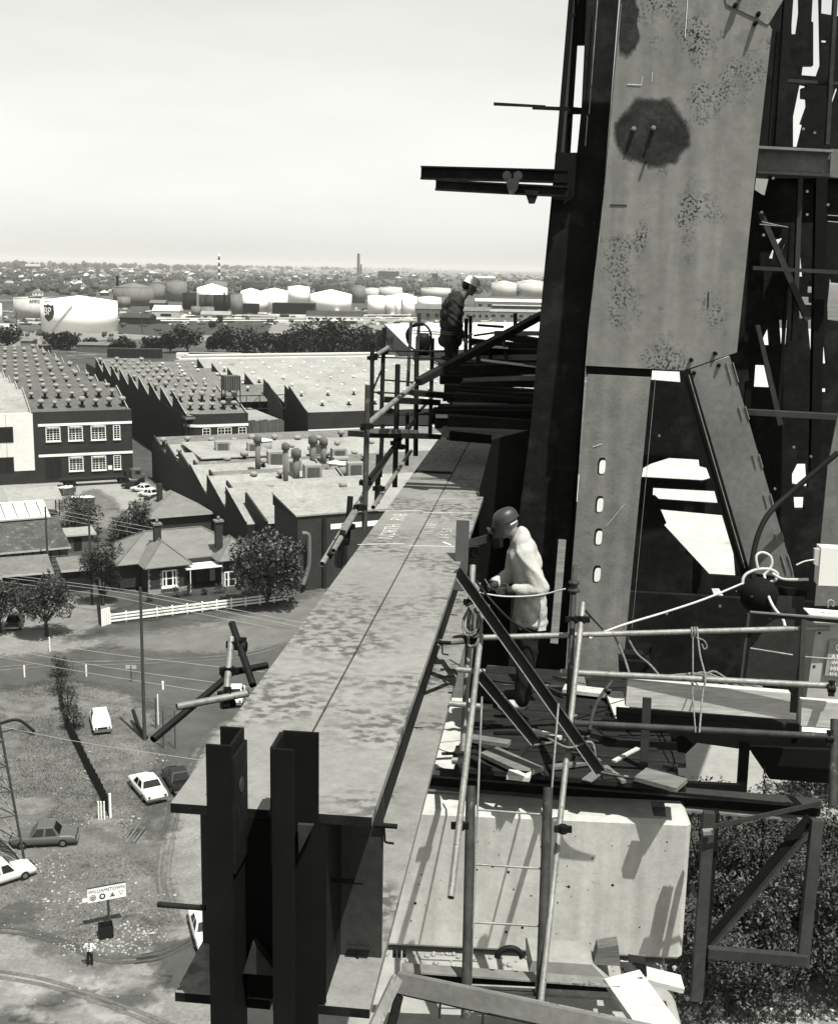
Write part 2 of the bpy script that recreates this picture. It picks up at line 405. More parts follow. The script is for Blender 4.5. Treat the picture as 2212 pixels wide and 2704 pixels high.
# ================================================================== GIRDER
GA = 6.48
gd = azv(GA); gr = Vector((gd.y, -gd.x, 0)); ZT = 39.6
g0 = Vector((-1.1, 5.03, ZT))
def gp(a, b, z): return g0 + gd * a + gr * b + Vector((0, 0, z))
def gbox(mb, a0, a1, b0, b1, z0, z1, mi=0):
    return mb.hexa([gp(a0, b0, z0), gp(a0, b1, z0), gp(a1, b1, z0), gp(a1, b0, z0)], [gp(a0, b0, z1), gp(a0, b1, z1), gp(a1, b1, z1), gp(a1, b0, z1)], mi)
gir = thing('steel_girder', gp(0, .46, -1.0), 'long twin steel girder with chalk writing on its flat top flanges', 'girder')
SPL = 8.75
for nm, a0, a1 in (('near', 0, SPL), ('far', SPL + .04, 17.5)):
    for b0 in (0, .468):
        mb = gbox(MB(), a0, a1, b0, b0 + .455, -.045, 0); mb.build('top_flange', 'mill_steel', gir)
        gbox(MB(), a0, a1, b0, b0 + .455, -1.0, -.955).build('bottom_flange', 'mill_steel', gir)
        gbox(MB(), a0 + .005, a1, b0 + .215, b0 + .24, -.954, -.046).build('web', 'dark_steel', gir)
for a in (.42, 2.6, 4.8, 7.0, 9.4, 11.6, 13.8):
    for b0, b1 in ((.71, .915), (.006, .213)):
        if b0 > .5 and .5 < a < 9: continue
        gbox(MB(), a, a + .02, b0, b1, -.953, -.047).build('stiffener', 'grey_steel', gir)
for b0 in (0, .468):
    for z0 in (-.045, -1.0): gbox(MB(), -.004, -.0005, b0, b0 + .455, z0, z0 + .045).build('flange_end_shade', 'dark_steel', gir)  # dark end faces added for the shade at the near end
# thickened cover strips either side of the splice
gbox(MB(), SPL - .12, SPL - .05, .02, .45, .001, .012).build('splice_bar', 'plate_steel', gir)
gbox(MB(), SPL + .35, SPL + .41, .02, .45, .001, .02).build('splice_bar', 'timber_dark', gir)
# end plate, coloured black for the end shade, and the pair of upright channels bolted to it
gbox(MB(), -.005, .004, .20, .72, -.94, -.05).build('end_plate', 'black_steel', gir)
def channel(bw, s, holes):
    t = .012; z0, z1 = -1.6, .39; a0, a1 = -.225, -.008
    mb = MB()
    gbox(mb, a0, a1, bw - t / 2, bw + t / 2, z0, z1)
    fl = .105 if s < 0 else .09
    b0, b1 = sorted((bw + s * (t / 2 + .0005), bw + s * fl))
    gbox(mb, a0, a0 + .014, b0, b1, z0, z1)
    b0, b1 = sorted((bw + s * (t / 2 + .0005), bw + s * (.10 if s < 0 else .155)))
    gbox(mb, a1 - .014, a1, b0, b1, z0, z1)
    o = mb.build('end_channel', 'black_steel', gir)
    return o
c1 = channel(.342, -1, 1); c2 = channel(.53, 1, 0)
gbox(MB(), -.222, -.012, .3485, .362, -.2, .335).build('packing_plate', 'dark_steel', c1)
mb = MB(); q = gp(-.12, .3655, .17)
mb.tube([q - gr * .006, q + gr * .001], .034, 14); mb.build('bolt_hole', 'grey_steel', c1)
gbox(MB(), -.2, -.02, .511, .523, -.16, .385).build('packing_plate', 'dark_steel', c2)
# gusset between the channels and rods through them
mb = MB(); mb.prism([gp(-.10, .355, -.76), gp(-.10, .52, -.76), gp(-.10, .40, -.60)], gd * .05); mb.build('gusset', 'grey_steel', gir)
mb = MB(); mb.prism([gp(-.06, .60, -.03), gp(-.06, .67, -.03), gp(-.06, .605, -.17)], gd * .02); mb.build('gusset', 'grey_steel', gir)
MB().tube([gp(-.15, -.02, -.42), gp(-.15, .2, -.42)], .013, 10).build('rod', 'dark_steel', gir)
MB().tube([gp(.18, .71, -.42), gp(.18, .86, -.42)], .011, 10).build('rod', 'dark_steel', gir)
def hook(a, b, z):
    mb = MB(); mb.tube([gp(a, b - .05, z), gp(a, b + .06, z)], .013, 8)
    mb.tube(smooth_pts([gp(a, b - .005, z), gp(a, b, z - .06), gp(a, b + .004, z - .085), gp(a, b + .045, z - .09)], 3), .006, 6)
    mb.build('hook', 'dark_steel', gir)
hook(.41, .925, -.24); hook(.40, .80, -.90); hook(3.2, .93, -.2); hook(6.2, .93, -.2)
# chalk lines and writing
Z1 = .0015
for (x0, y0, x1, y1) in ((944, 1438, 1068, 1435), (1080, 1441, 1200, 1443), (992, 1349, 1112, 1349), (1118, 1353, 1240, 1355), (1140, 1318, 1215, 1317)):
    p, q = G(x0, y0, ZT + Z1), G(x1, y1, ZT + Z1)
    n = gd * .0055 if y0 > 1330 else gd * .003
    MB().prism([p - n, q - n, q + n, p + n], (0, 0, .0008)).build('chalk_line', 'chalk', gir)
def chalk(body, px, py, size, st, skip=0):
    text_mesh('chalk_lettering', body, size, 'chalk', gir, G(px, py, ZT + Z1) + gd * skip, gd, -gr, .0004, font_scale=st, thin=-.0055)
chalk('NORTH', 1036, 1424, .21, (.86, 1.0)); chalk('RVR', 1036, 1424, .21, (.86, 1.0), .82); chalk('15', 1140, 1411, .16, (1.0, .95)); chalk('LRES', 1140, 1411, .16, (1.0, .95), .27); chalk('14-50', 1180, 1436, .17, (1.12, .9), .2)
MB().prism([G(1168, 1432, ZT + Z1), G(1190, 1440, ZT + Z1), G(1192, 1438.5, ZT + Z1), G(1171, 1430.5, ZT + Z1)], (0, 0, .0008)).build('chalk_line', 'chalk', gir)

# ================================================================== BRIDGE SECTION (right)
def wall(dist): return PLN(gd, CAM + gd * dist)
W0 = wall(11.75); W1 = wall(12.0); W2 = wall(13.2); W3 = wall(14.0)
sec = thing('bridge_section', G(1560, 1815, 38.1), 'tall weathered steel bridge section with pale face plate and dark bracing', 'bridge section')
def plate(name, px, pl, th, mat, parent=sec, back=True):
    mb = MB(); mb.prism([pl(x, y) for x, y in px], gd * th); return mb.build(name, mat, parent)
bp = plate('face_plate', [(1643, -80), (2110, -80), (2029, 62), (2038, 76), (1990, 500), (1945, 930), (1802, 978), (1545, 965), (1553, 869), (1582, 635), (1590, 560), (1608, 321)], W0, .03, 'plate_steel')
lc = plate('lower_column', [(1551, 988), (1718, 996), (1656, 1642), (1640, 1812), (1490, 1812), (1511, 1484)], W0, .025, 'column_steel')
plate('joint_strip', [(1546, 964), (1722, 972), (1720, 998), (1547, 992)], wall(11.80), .03, 'black_steel')
plate('joint_gusset', [(2029, 62), (2115, -80), (1900, -80), (1918, 10)], wall(11.738), .008, 'column_steel')
db = plate('diagonal_brace', [(1822, 976), (1926, 940), (2098, 1528), (1977, 1512)], wall(11.70), .02, 'brace_steel')
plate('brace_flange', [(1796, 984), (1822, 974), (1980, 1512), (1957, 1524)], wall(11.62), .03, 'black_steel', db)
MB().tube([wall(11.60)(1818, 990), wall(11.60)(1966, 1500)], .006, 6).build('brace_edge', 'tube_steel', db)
for t0, t1 in ((.02, .11), (.22, .28), (.44, .50), (.62, .68), (.8, .83), (.9, .985)):
    for off in (0, -17):
        a = (1931 + (2096 - 1931) * t0 + off, 945 + 578 * t0); b = (1931 + (2096 - 1931) * t1 + off, 945 + 578 * t1)
        pl = wall(11.69)
        MB().tube([pl(*a), pl(*b)], .0055, 5).build('weld_run', 'tube_steel', db)
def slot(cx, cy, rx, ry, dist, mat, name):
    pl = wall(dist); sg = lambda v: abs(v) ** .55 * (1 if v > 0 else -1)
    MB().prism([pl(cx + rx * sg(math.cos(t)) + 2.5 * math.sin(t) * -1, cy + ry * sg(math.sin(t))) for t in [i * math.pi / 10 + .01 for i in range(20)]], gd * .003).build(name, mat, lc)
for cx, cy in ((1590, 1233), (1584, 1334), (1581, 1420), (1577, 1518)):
    slot(cx - 2, cy - 3, 10, 22, 11.7465, 'dark_steel', 'slot_rim'); slot(cx, cy, 8, 18, 11.744, 'white_paint', 'slot_light_paint')  # light showing in the slots painted white, their shaded rims painted dark
# burnt stain, lifting bolts and erection lugs on the face plate
pl = wall(11.747); st = []
for i in range(34):
    t = 2 * math.pi * i / 34; x, y = math.cos(t), math.sin(t)
    rx, ry = 98, 100
    px, py = 1722 + rx * x + 4 * math.sin(5 * t + 1), 355 + ry * y + 5 * math.sin(7 * t)
    if y > 0: py = 355 + min(ry * y, 62 + 24 * (1 - abs(x + .0)) + .08 * (px - 1722)) + 3 * math.sin(9 * t)
    st.append((px, py))
def stain(outline, cx, cy, pl, inner=.82):
    mb = MB(); n = len(outline); o1 = [pl(*p) for p in outline]; o2 = [pl(cx + (x - cx) * inner, cy + (y - cy) * inner) for x, y in outline]; c = pl(cx, cy)
    mb.add(o1 + o2 + [c], [(i, (i + 1) % n, n + (i + 1) % n, n + i) for i in range(n)] + [(n + i, n + (i + 1) % n, 2 * n) for i in range(n)])
    o = mb.build('burnt_patch', feathered('burnt', 11, .2), bp); at = o.data.attributes.new('edge', 'FLOAT', 'POINT'); at.data.foreach_set('value', [0.0] * n + [1.0] * (n + 1))
stain([(1722 + (x - 1722) * 1.1, 355 + (y - 355) * 1.1) for x, y in st], 1722, 355, pl, .66)
stain([(1640, -40), (1672, -30), (1690, 20), (1684, 60), (1694, 100), (1680, 140), (1655, 160), (1632, 150), (1630, 90), (1634, 20)], 1660, 60, wall(11.746), .6)
for bx, by in ((1672, 340), (1724, 338)):
    q = wall(11.745)(bx, by)
    mb = MB(); mb.tube([q, q - gd * .055], .022, 8); mb.tube([q - gd * .05, q - gd * .085], .013, 8); mb.build('bolt', 'plate_steel', bp)
mb = MB(); q = wall(11.745)(1703, 428); mb.tube([q, q - gd * .05], .012, 8); mb.build('bolt', 'dark_steel', bp)
def lug(x, y, ang, L=26):
    q = wall(11.72)(x, y - 8)
    mb = MB(); mb.tube([q + gd * .02, q - gd * .045], .02, 8); mb.tube([q - gd * .045, q - gd * .06], .012, 8); mb.build('lug', 'black_steel', bp)
for a in ((1824, 958, 98), (1831, 992, 108), (1887, 941, 100), (1896, 972, 108), (1940, 22, 112), (1954, 0, 115), (2001, 45, 110), (1993, 70, 112)): lug(*a)
# dark left-hand columns
plate('outer_post', [(1522, -80), (1537, -80), (1514, 280), (1506, 405), (1488, 405), (1498, 286)], wall(12.3), .05, 'black_steel')
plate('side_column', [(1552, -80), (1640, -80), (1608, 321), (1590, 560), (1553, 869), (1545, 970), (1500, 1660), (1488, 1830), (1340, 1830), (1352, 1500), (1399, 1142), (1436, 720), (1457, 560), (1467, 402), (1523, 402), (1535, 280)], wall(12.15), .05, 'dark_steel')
plate('cap_plate', [(1522, -80), (1556, -80), (1543, 118), (1524, 118)], wall(12.28), .04, 'black_steel')
plate('tie_plate', [(1500, 280), (1540, 284), (1536, 300), (1499, 300)], wall(12.28), .04, 'black_steel')
plate('collar', [(1466, 402), (1522, 402), (1516, 520), (1457, 560)], wall(12.05), .06, 'black_steel')
MB().tube([wall(12.1)(1577, 0), wall(12.1)(1555, 300)], .006, 6).build('edge_rod', 'tube_steel', sec)
MB().tube([wall(12.1)(1551, 305), wall(12.1)(1545, 385)], .006, 6).build('edge_rod', 'tube_steel', sec)
plate('edge_plate', [(1490, 860), (1548, 860), (1500, 1490), (1455, 1500)], wall(12.11), .02, 'dark_steel')
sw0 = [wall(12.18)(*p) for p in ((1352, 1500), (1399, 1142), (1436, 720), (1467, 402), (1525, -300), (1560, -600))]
mb = MB(); mb.prism(sw0 + [q + gd * 6.0 for q in reversed(sw0)], gr * .05); mb.build('shadow_side_web', 'black_steel', sec)  # added side of the section, mostly out of view, to shade the girder top
plate('tail_plate', [(1266, 1290), (1300, 1160), (1420, 1130), (1370, 1500), (1350, 1860), (1230, 1900), (1262, 1600)], wall(12.6), .04, 'black_steel')
# bracing panel with its openings
def hole(lst, ox, oy, k): return [(ox + u * k, oy + v * k) for u, v in lst]
A_ = (1650, 0, .3237); B_ = (1500, 500, .4101); C_ = (1450, 900, .439)
H1 = [hole([(1355, -300), (1420, -300), (1425, 90), (1400, 275), (1358, 275)], *A_),
      hole([(1545, -300), (1585, -300), (1600, 520), (1565, 620), (1440, 610), (1450, 530), (1535, 530), (1535, 180), (1520, 170)], *A_),
      hole([(1605, -60), (1790, -60), (1790, 150), (1736, 128), (1600, 105)], *A_),
      hole([(1600, 310), (1655, 315), (1645, 345), (1602, 342)], *A_),
      hole([(1280, 680), (1300, 680), (1275, 910), (1235, 905)], *A_),
      hole([(1425, 680), (1480, 690), (1470, 712), (1440, 715), (1440, 795), (1482, 800), (1485, 860), (1435, 1000), (1455, 1010), (1410, 1195), (1370, 1195), (1370, 950)], *A_),
      hole([(1720, 710), (1745, 710), (1690, 865), (1670, 865)], *A_)]
H2 = [hole([(1325, 325), (1390, 310), (1365, 345), (1330, 405), (1325, 445), (1293, 442), (1318, 380)], *B_),
      hole([(1393, 350), (1405, 352), (1365, 445), (1353, 443)], *B_),
      hole([(1465, 415), (1480, 400), (1505, 410), (1518, 560), (1468, 560)], *B_),
      hole([(1545, 590), (1556, 590), (1556, 625), (1566, 625), (1568, 590), (1615, 592), (1620, 670), (1540, 663)], *B_),
      hole([(1480, 690), (1560, 692), (1560, 730), (1628, 742), (1628, 750), (1535, 742), (1538, 832), (1490, 830)], *B_),
      hole([(1690, 520), (1705, 600), (1760, 605), (1760, 850), (1670, 838), (1668, 740)], *B_),
      hole([(1540, 820), (1640, 825), (1668, 1125), (1565, 1115)], *B_),
      hole([(1290, 880), (1300, 1005), (1232, 1003)], *B_),
      hole([(1358, 840), (1385, 840), (1388, 1013), (1370, 1012)], *B_),
      hole([(1392, 841), (1422, 842), (1408, 1015), (1396, 1014)], *B_),
      hole([(1205, 1130), (1305, 1135), (1307, 1180), (1320, 1280), (1195, 1275)], *B_),
      hole([(1580, 1280), (1668, 1282), (1668, 1310), (1580, 1305)], *B_),
      hole([(1565, 490), (1570, 512), (1612, 520), (1620, 595)], *C_),
      hole([(1490, 740), (1550, 740), (1558, 885), (1460, 865), (1460, 800)], *C_),
      hole([(1470, 940), (1540, 940), (1535, 1015), (1475, 1015)], *C_)]
H3 = [hole([(720, 705), (900, 715), (905, 755), (945, 765), (970, 830), (925, 843), (555, 822), (565, 765), (610, 740)], *C_),
      hole([(625, 885), (995, 905), (1015, 980), (660, 955), (640, 935), (622, 930)], *C_),
      hole([(670, 1015), (1040, 1050), (1150, 1420), (965, 1408), (690, 1110), (705, 1095)], *C_),
      hole([(612, 178), (785, 185), (790, 250), (612, 235)], *C_),
      hole([(975, 1490), (1020, 1490), (1060, 1555), (1000, 1553)], *C_),
      hole([(1120, 1505), (1150, 1490), (1148, 1540)], *C_)]
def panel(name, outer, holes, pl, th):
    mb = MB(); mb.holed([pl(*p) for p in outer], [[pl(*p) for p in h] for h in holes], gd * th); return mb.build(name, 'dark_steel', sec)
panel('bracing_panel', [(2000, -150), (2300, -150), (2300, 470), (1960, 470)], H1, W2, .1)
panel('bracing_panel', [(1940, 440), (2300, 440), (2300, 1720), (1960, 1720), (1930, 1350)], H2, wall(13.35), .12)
panel('inner_shade_wall', [(1640, 900), (1975, 900), (1985, 1700), (1600, 1700)], H3, wall(13.05), .06)  # dark wall whose openings stand in for sunlit floor patches between cast shadows
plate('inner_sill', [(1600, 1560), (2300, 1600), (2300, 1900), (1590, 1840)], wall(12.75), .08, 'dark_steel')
# deeper members that give the bracing depth
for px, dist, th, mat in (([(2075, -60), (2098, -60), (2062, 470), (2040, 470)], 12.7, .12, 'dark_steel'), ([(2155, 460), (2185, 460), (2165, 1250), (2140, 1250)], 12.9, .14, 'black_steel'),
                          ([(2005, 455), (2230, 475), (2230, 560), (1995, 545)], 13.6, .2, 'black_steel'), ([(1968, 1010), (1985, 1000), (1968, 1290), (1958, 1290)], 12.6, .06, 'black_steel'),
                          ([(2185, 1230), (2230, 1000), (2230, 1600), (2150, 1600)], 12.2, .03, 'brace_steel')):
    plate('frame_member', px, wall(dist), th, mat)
cb = plate('cross_beam', [(2003, 390), (2198, 400), (2190, 456), (2001, 447)], wall(11.95), .02, 'brace_steel')
plate('beam_flange', [(2001, 384), (2200, 394), (2199, 401), (2003, 391)], wall(11.8), .2, 'plate_steel', cb)
plate('beam_flange', [(2001, 448), (2192, 457), (2190, 466), (1999, 457)], wall(11.8), .2, 'grey_steel', cb)
plate('beam_end', [(2194, 392), (2230, 394), (2230, 470), (2190, 466)], wall(11.9), .02, 'brace_steel', cb)
MB().prism([wall(12.6)(*p) for p in ((1996, 470), (2028, 472), (2018, 515), (2010, 512), (1992, 500))], gd * .01).build('rag', 'cream_paint', sec)
for a, b in (((2010, 585), (2080, 600)), ((2005, 592), (2075, 598)), ((2185, 568), (2230, 571)), ((2185, 584), (2230, 588))):
    MB().tube([wall(12.6)(*a), wall(12.6)(*b)], .005, 5).build('tie_rod', 'tube_steel', sec)
for px, dist, th, mat in (([(2108, 470), (2120, 470), (2104, 900), (2091, 900)], 12.95, .1, 'grey_steel'), ([(2052, 80), (2064, 80), (2042, 385), (2030, 385)], 12.75, .1, 'grey_steel'), ([(1990, 702), (2230, 714), (2230, 724), (1988, 712)], 12.7, .1, 'grey_steel'),
                          ([(1975, 1082), (2230, 1096), (2230, 1110), (1972, 1096)], 12.5, .12, 'grey_steel'), ([(2000, 560), (2014, 556), (2142, 842), (2126, 848)], 12.85, .08, 'grey_steel'), ([(2040, 205), (2230, 216), (2230, 224), (2038, 213)], 12.8, .08, 'grey_steel'), ([(2205, -60), (2215, -60), (2190, 380), (2180, 380)], 12.7, .1, 'grey_steel'),
                          ([(1995, 860), (2006, 858), (2068, 1120), (2054, 1124)], 12.75, .06, 'grey_steel'), ([(2085, 600), (2092, 600), (2060, 1090), (2052, 1090)], 12.9, .06, 'black_steel')):
    plate('frame_member', px, wall(dist), th, mat)
for x, y in ((2015, 620), (2130, 505), (2130, 566), (2185, 540), (2040, 470), (2010, 560), (2150, 350), (2120, 340), (2095, 1180), (2140, 1205), (2045, 1290), (2010, 1330), (1700, 1100), (1740, 1150), (1760, 1620), (1900, 1600), (2100, 1620)):
    q = wall(12.6)(x, y); MB().tube([q, q - gd * .02], .014, 7).build('bolt', 'tube_steel', sec)
# scribed marks, welds, runs and a painted bright lit edge on the face plate
for a_, b_, r_, m_ in (((1815, -10), (1808, 98), .0035, 'chalk'), ((1657, 222), (1692, 224), .0025, 'chalk'), ((1692, 224), (1697, 200), .0025, 'chalk'), ((1722, 190), (1720, 214), .0025, 'chalk'), ((1610, 540), (1655, 541), .004, 'ink'), ((1870, 770), (1869, 812), .004, 'ink'), ((1640, 8), (1598, 480), .004, 'tube_steel'), ((1596, 500), (1552, 880), .004, 'tube_steel'), ((1816, 985), (1922, 946), .006, 'chalk'), ((1820, 978), (1924, 940), .003, 'chalk'), ((1928, 6), (2026, 62), .007, 'chalk'), ((1730, 1000), (1668, 1660), .003, 'tube_steel'), ((1600, 1390), (1650, 1330), .002, 'chalk'), ((1565, 1180), (1590, 1172), .002, 'chalk')):
    MB().tube([wall(11.745)(*a_), wall(11.745)(*b_)], r_, 5).build('mark_or_lit_edge', m_, bp)
# pale floor of the section behind the bracing, in the sun, and the finished deck further on
def slab(name, px, z, th, label, mat='concrete_pale'):
    mb = MB(); mb.prism([G(x, y, z) for x, y in px], (0, 0, -th)); o = mb.build(name, mat); return tag(o, label, 'deck')
fl0, fl1 = CAM + gd * 13.4, CAM + gd * 95
mb = MB(); mb.prism([(fl0 + gr * u0).xy.to_3d() + Vector((0, 0, 38.02)) for u0 in (.9, 6.5)] + [(fl1 + gr * u0).xy.to_3d() + Vector((0, 0, 38.02)) for u0 in (27, 4.6)], (0, 0, -.25))
tag(mb.build('section_floor', 'concrete_pale'), 'sunlit pale concrete floor slab seen through the dark steel bracing', 'floor slab')
# monorail beams and bars that stick out to the left of the section
mono = thing('monorail_beam', wall(12.0)(1467, 480), 'pair of dark steel monorail beams cantilevered over the town', 'beam')
def ibeam(name, x0, y0, x1, y1, h, pl, par, mat='dark_steel', w=.12):
    a, b = pl(x0, y0), pl(x1, y1); up = Vector((0, 0, 1)); k = h; mb = MB()
    dr = (b - a).normalized(); up = gd.cross(dr) * -1
    if up.z < 0: up = -up
    def bar(u0, u1, t):
        c = (a + b) / 2 - up * ((u0 + u1) / 2); mb.obox(c, dr * ((b - a).length / 2), gd * (t / 2), up * ((u1 - u0) / 2))
    bar(0, .014, w); bar(.0141, k - .0141, .014); bar(k - .014, k, w)
    return mb.build(name, mat, par)
ibeam('upper_beam', 1112, 438, 1500, 448, .125, wall(12.1), mono)
ibeam('lower_beam', 1151, 474, 1500, 492, .10, wall(11.95), mono)
tr = thing('trolley', wall(11.8)(1351, 500), 'cast trolley with two wheels riding on the monorail beam', 'trolley')
pl = wall(11.8)
for x in (1338, 1367): MB().tube([pl(x, 463), pl(x, 463) + gd * .05], .043, 14).build('wheel', 'tube_brown', tr)
MB().prism([pl(*p) for p in ((1334, 470), (1372, 470), (1366, 498), (1356, 512), (1345, 512), (1339, 496))], gd * .05).build('side_plate', 'tube_brown', tr)
MB().prism([wall(11.9)(*p) for p in ((1383, 500), (1424, 503), (1411, 537), (1396, 537))], gd * .03).build('stop_bracket', 'dark_steel', mono)
bar = thing('steel_bar', wall(12.2)(1498, 288), 'thin flat steel bar sticking out from the dark column', 'bar')
plate('strip', [(1303, 269), (1440, 277), (1440, 283), (1303, 277)], wall(12.25), .03, 'dark_steel', bar)
plate('strip', [(1405, 278), (1500, 282), (1500, 291), (1405, 287)], wall(12.2), .04, 'dark_steel', bar)
MB().box(wall(12.2)(1508, 42), wall(12.2)(1520, 36) + Vector((0, .03, 0))).build('stub', 'black_steel', sec)

# ================================================================== PIER, BEAM, PLATFORM
pier = thing('concrete_pier', D(1500, 2545, 9.2), 'pale sunlit concrete pier block under the steel beam', 'pier')
PF = PLN(Vector((math.sin(R_(3.0)), math.cos(R_(3.0)), 0)), D(1838, 2165, 9.35)); pn = Vector((math.sin(R_(3.0)), math.cos(R_(3.0)), 0)); pr = Vector((pn.y, -pn.x, 0))
a, b = PF(760, 2125), PF(1826, 2172)
zt = (a.z + b.z) / 2; zb = PF(1815, 2540).z
a.z = b.z = zt
def pbox(x0, x1, y0, y1, z0, z1, cham=.03):
    bm = bmesh.new(); vs_ = []
    for z in (z0, z1):
        for x, y in ((x0, y0), (x1, y0), (x1, y1), (x0, y1)): vs_.append(bm.verts.new(a + pr * x + pn * y + Vector((0, 0, z - zt))))
    for f in ((3, 2, 1, 0), (4, 5, 6, 7), (0, 1, 5, 4), (1, 2, 6, 5), (2, 3, 7, 6), (3, 0, 4, 7)): bm.faces.new([vs_[i] for i in f])
    bmesh.ops.bevel(bm, geom=bm.edges[:], offset=cham, segments=1, affect='EDGES')
    mb = MB(); mb.add([v.co for v in bm.verts], []); bm.verts.index_update()
    for f in bm.faces: mb.f.append([v.index for v in f.verts]); mb.m.append(0); mb.sm.append(False)
    bm.free(); return mb
wid = (b - a).dot(pr)
pbox(0, wid, 0, 2.6, zb, zt, .035).build('block', 'concrete_pale', pier)
pbox(-.3, wid - .12, -1.2, 2.6, zb - 6, zb - .045, .02).build('shaft', 'concrete', pier)
for _ in range(46):                                              # blow holes in the cast face
    u, v_ = random.uniform(.9, wid - .1), random.uniform(.1, zt - zb - .1); r = random.choice((.004, .005, .007, .012))
    q = a + pr * u + Vector((0, 0, -v_)); MB().tube([q - pn * .0015, q + pn * .002], r, 7).build('blow_hole', 'ink', pier)
# mortar rubble along the foot of the block
mb = MB()
for _ in range(110):
    u = random.uniform(.5, wid - .05); y = -random.random() ** 2 * .22; s = random.uniform(.006, .028)
    mb.ball(a + pr * u + pn * y + Vector((0, 0, zb - zt - .045 + s * .4)), (s, s * .8, s * .6), seg=5, rot=Matrix.Rotation(random.random() * 6, 3, 'Z'))
tag(mb.build('mortar_rubble', 'concrete'), kind='stuff', label='crumbled mortar along the foot of the pier block', cat='rubble')
# long I-beam on top of the pier
PB = PLN(pn, D(1600, 2090, 9.66))
beam = thing('floor_beam', PB(1500, 2110), 'long black steel floor beam lying across the concrete pier', 'beam')
def beampart(name, y0l, y0r, h, dep, mat, fwd=0):
    p0, p1 = PB(1040, y0l), PB(2175, y0r); d_ = (p1 - p0).normalized(); u_ = pn.cross(d_) * -1
    if u_.z < 0: u_ = -u_
    MB().obox((p0 + p1) / 2 - u_ * h / 2 + pn * (dep / 2 - fwd), d_ * ((p1 - p0).length / 2), pn * dep / 2, u_ * h / 2).build(name, mat, beam)
beampart('top_flange', 2040, 2131, .018, .16, 'grey_steel'); beampart('web', 2045.5, 2136.5, .11, .015, 'black_steel', -.08); beampart('bottom_flange', 2078, 2170, .015, .16, 'brace_steel')
# working platform, its planks and clutter
zdk = 38.1; UP_ = Vector((0, 0, 1))
plat = thing('work_platform', G(1500, 1950, zdk), 'dark plank working platform beside the girder', 'platform')
e0, e1 = G(1200, 2030, zdk), G(1830, 2085, zdk)
pd_ = (e1 - e0).normalized(); pv = Vector((-pd_.y, pd_.x, 0))
for i in range(11):
    o_ = e0 + pv * (.02 + i * .235); L_ = (e1 - e0).length - random.uniform(0, .12)
    MB().obox(o_ + pd_ * (L_ / 2 - random.uniform(0, .06)) + pv * .11 + Vector((0, 0, -.022 + random.uniform(-.004, .004))), pd_ * L_ / 2, pv * .112, Vector((0, 0, .02))).build('plank', 'timber_shade_dark' if i else 'timber_dark', plat)
def plank(name, p, q, w_, h_, mat, label, cat='plank', up=Vector((0, 0, 1)), grp=None):
    d_ = (q - p).normalized(); s_ = d_.cross(up).normalized(); u_ = s_.cross(d_)
    o = MB().obox((p + q) / 2, d_ * ((q - p).length / 2), s_ * w_ / 2, u_ * h_ / 2).build(name, mat); return tag(o, label, cat, grp)
# loose boards and offcuts on the platform
for (x0, y0, x1, y1, w_, m_, lb) in ((1245, 1950, 1345, 1965, .10, 'timber_grey', 'short grey offcut lying crosswise on the platform beside the girder'), (1290, 1985, 1410, 2040, .2, 'timber_grey', 'broad grey board lying on the platform edge above the ladder'),
                                     (1340, 2045, 1400, 2052, .12, 'timber_pale', 'white splintered packing piece at the platform edge above the ladder'), (1400, 1930, 1480, 1950, .05, 'timber_pale', 'pale splinter of wood among the hoses on the platform'),
                                     (1488, 1818, 1612, 1832, .16, 'concrete_pale', 'white packing slab under the foot of the slotted column'), (1620, 1830, 1650, 1905, .16, 'timber_pale', 'pale timber block against the end of the thick plank'),
                                     (1690, 2045, 1800, 2075, .22, 'timber_grey', 'pale scrap board at the right corner of the platform')):
    plank('board', G(x0, y0, zdk + .045), G(x1, y1, zdk + .045), w_, .035, m_, lb, 'board')
mb = MB()
for _ in range(48):
    t_ = random.random() ** 1.3; p = e0 + pd_ * random.uniform(.05, (e1 - e0).length - .1) + pv * (t_ * 2.2 + .03); a_ = random.gauss(0, .5) + (math.pi / 2 if random.random() < .25 else 0); d_ = pd_ * math.cos(a_) + pv * math.sin(a_); s_ = Vector((-d_.y, d_.x, 0))
    mb.obox(p + UP_ * random.uniform(.002, .03), d_ * random.uniform(.04, .3), s_ * random.uniform(.008, .045), Vector((0, 0, random.uniform(.004, .014))), random.choice((0, 0, 0, 0, 0, 0, 0, 1, 0, 2)))
tag(mb.build('scrap_timber', ['timber_shade_dark', 'timber_grey', 'timber_pale']), 'scraps of timber and steel littering the working platform', 'scrap', kind='stuff')
# steel angles leaning down across the platform
def angle_bar(x0, y0, z0, x1, y1, z1, w_, label, mat='grey_steel'):
    p, q = D(x0, y0, z0), D(x1, y1, z1); d_ = (q - p).normalized(); s_ = d_.cross(FW).normalized(); u_ = s_.cross(d_)
    t = thing('steel_angle', q, label, 'steel angle'); L2 = d_ * ((q - p).length / 2); c = (p + q) / 2
    MB().obox(c, L2, s_ * w_ / 2, u_ * .005).build('leg', mat, t)
    MB().obox(c + s_ * (w_ / 2 - .005) - u_ * w_ * .42, L2, s_ * .005, u_ * w_ * .40).build('leg', 'tube_brown', t)
    MB().obox(c - s_ * (w_ / 2 - .004) - u_ * .012, L2, s_ * .004, u_ * .008).build('lip', 'tube_steel', t)
angle_bar(1205, 1505, 9.6, 1585, 2040, 8.9, .09, 'long steel channel leaning from the girder down to the platform', 'grey_steel')
angle_bar(1265, 1780, 9.3, 1415, 1960, 9.0, .09, 'short steel channel sloping down beside the girder near the rope coil', 'grey_steel')
plank('steel_upright', D(1222, 1375, 10.1), D(1215, 1560, 9.9), .11, .02, 'grey_steel', 'brown steel upright clamped to the girder edge behind the welder', 'upright', up=FW)
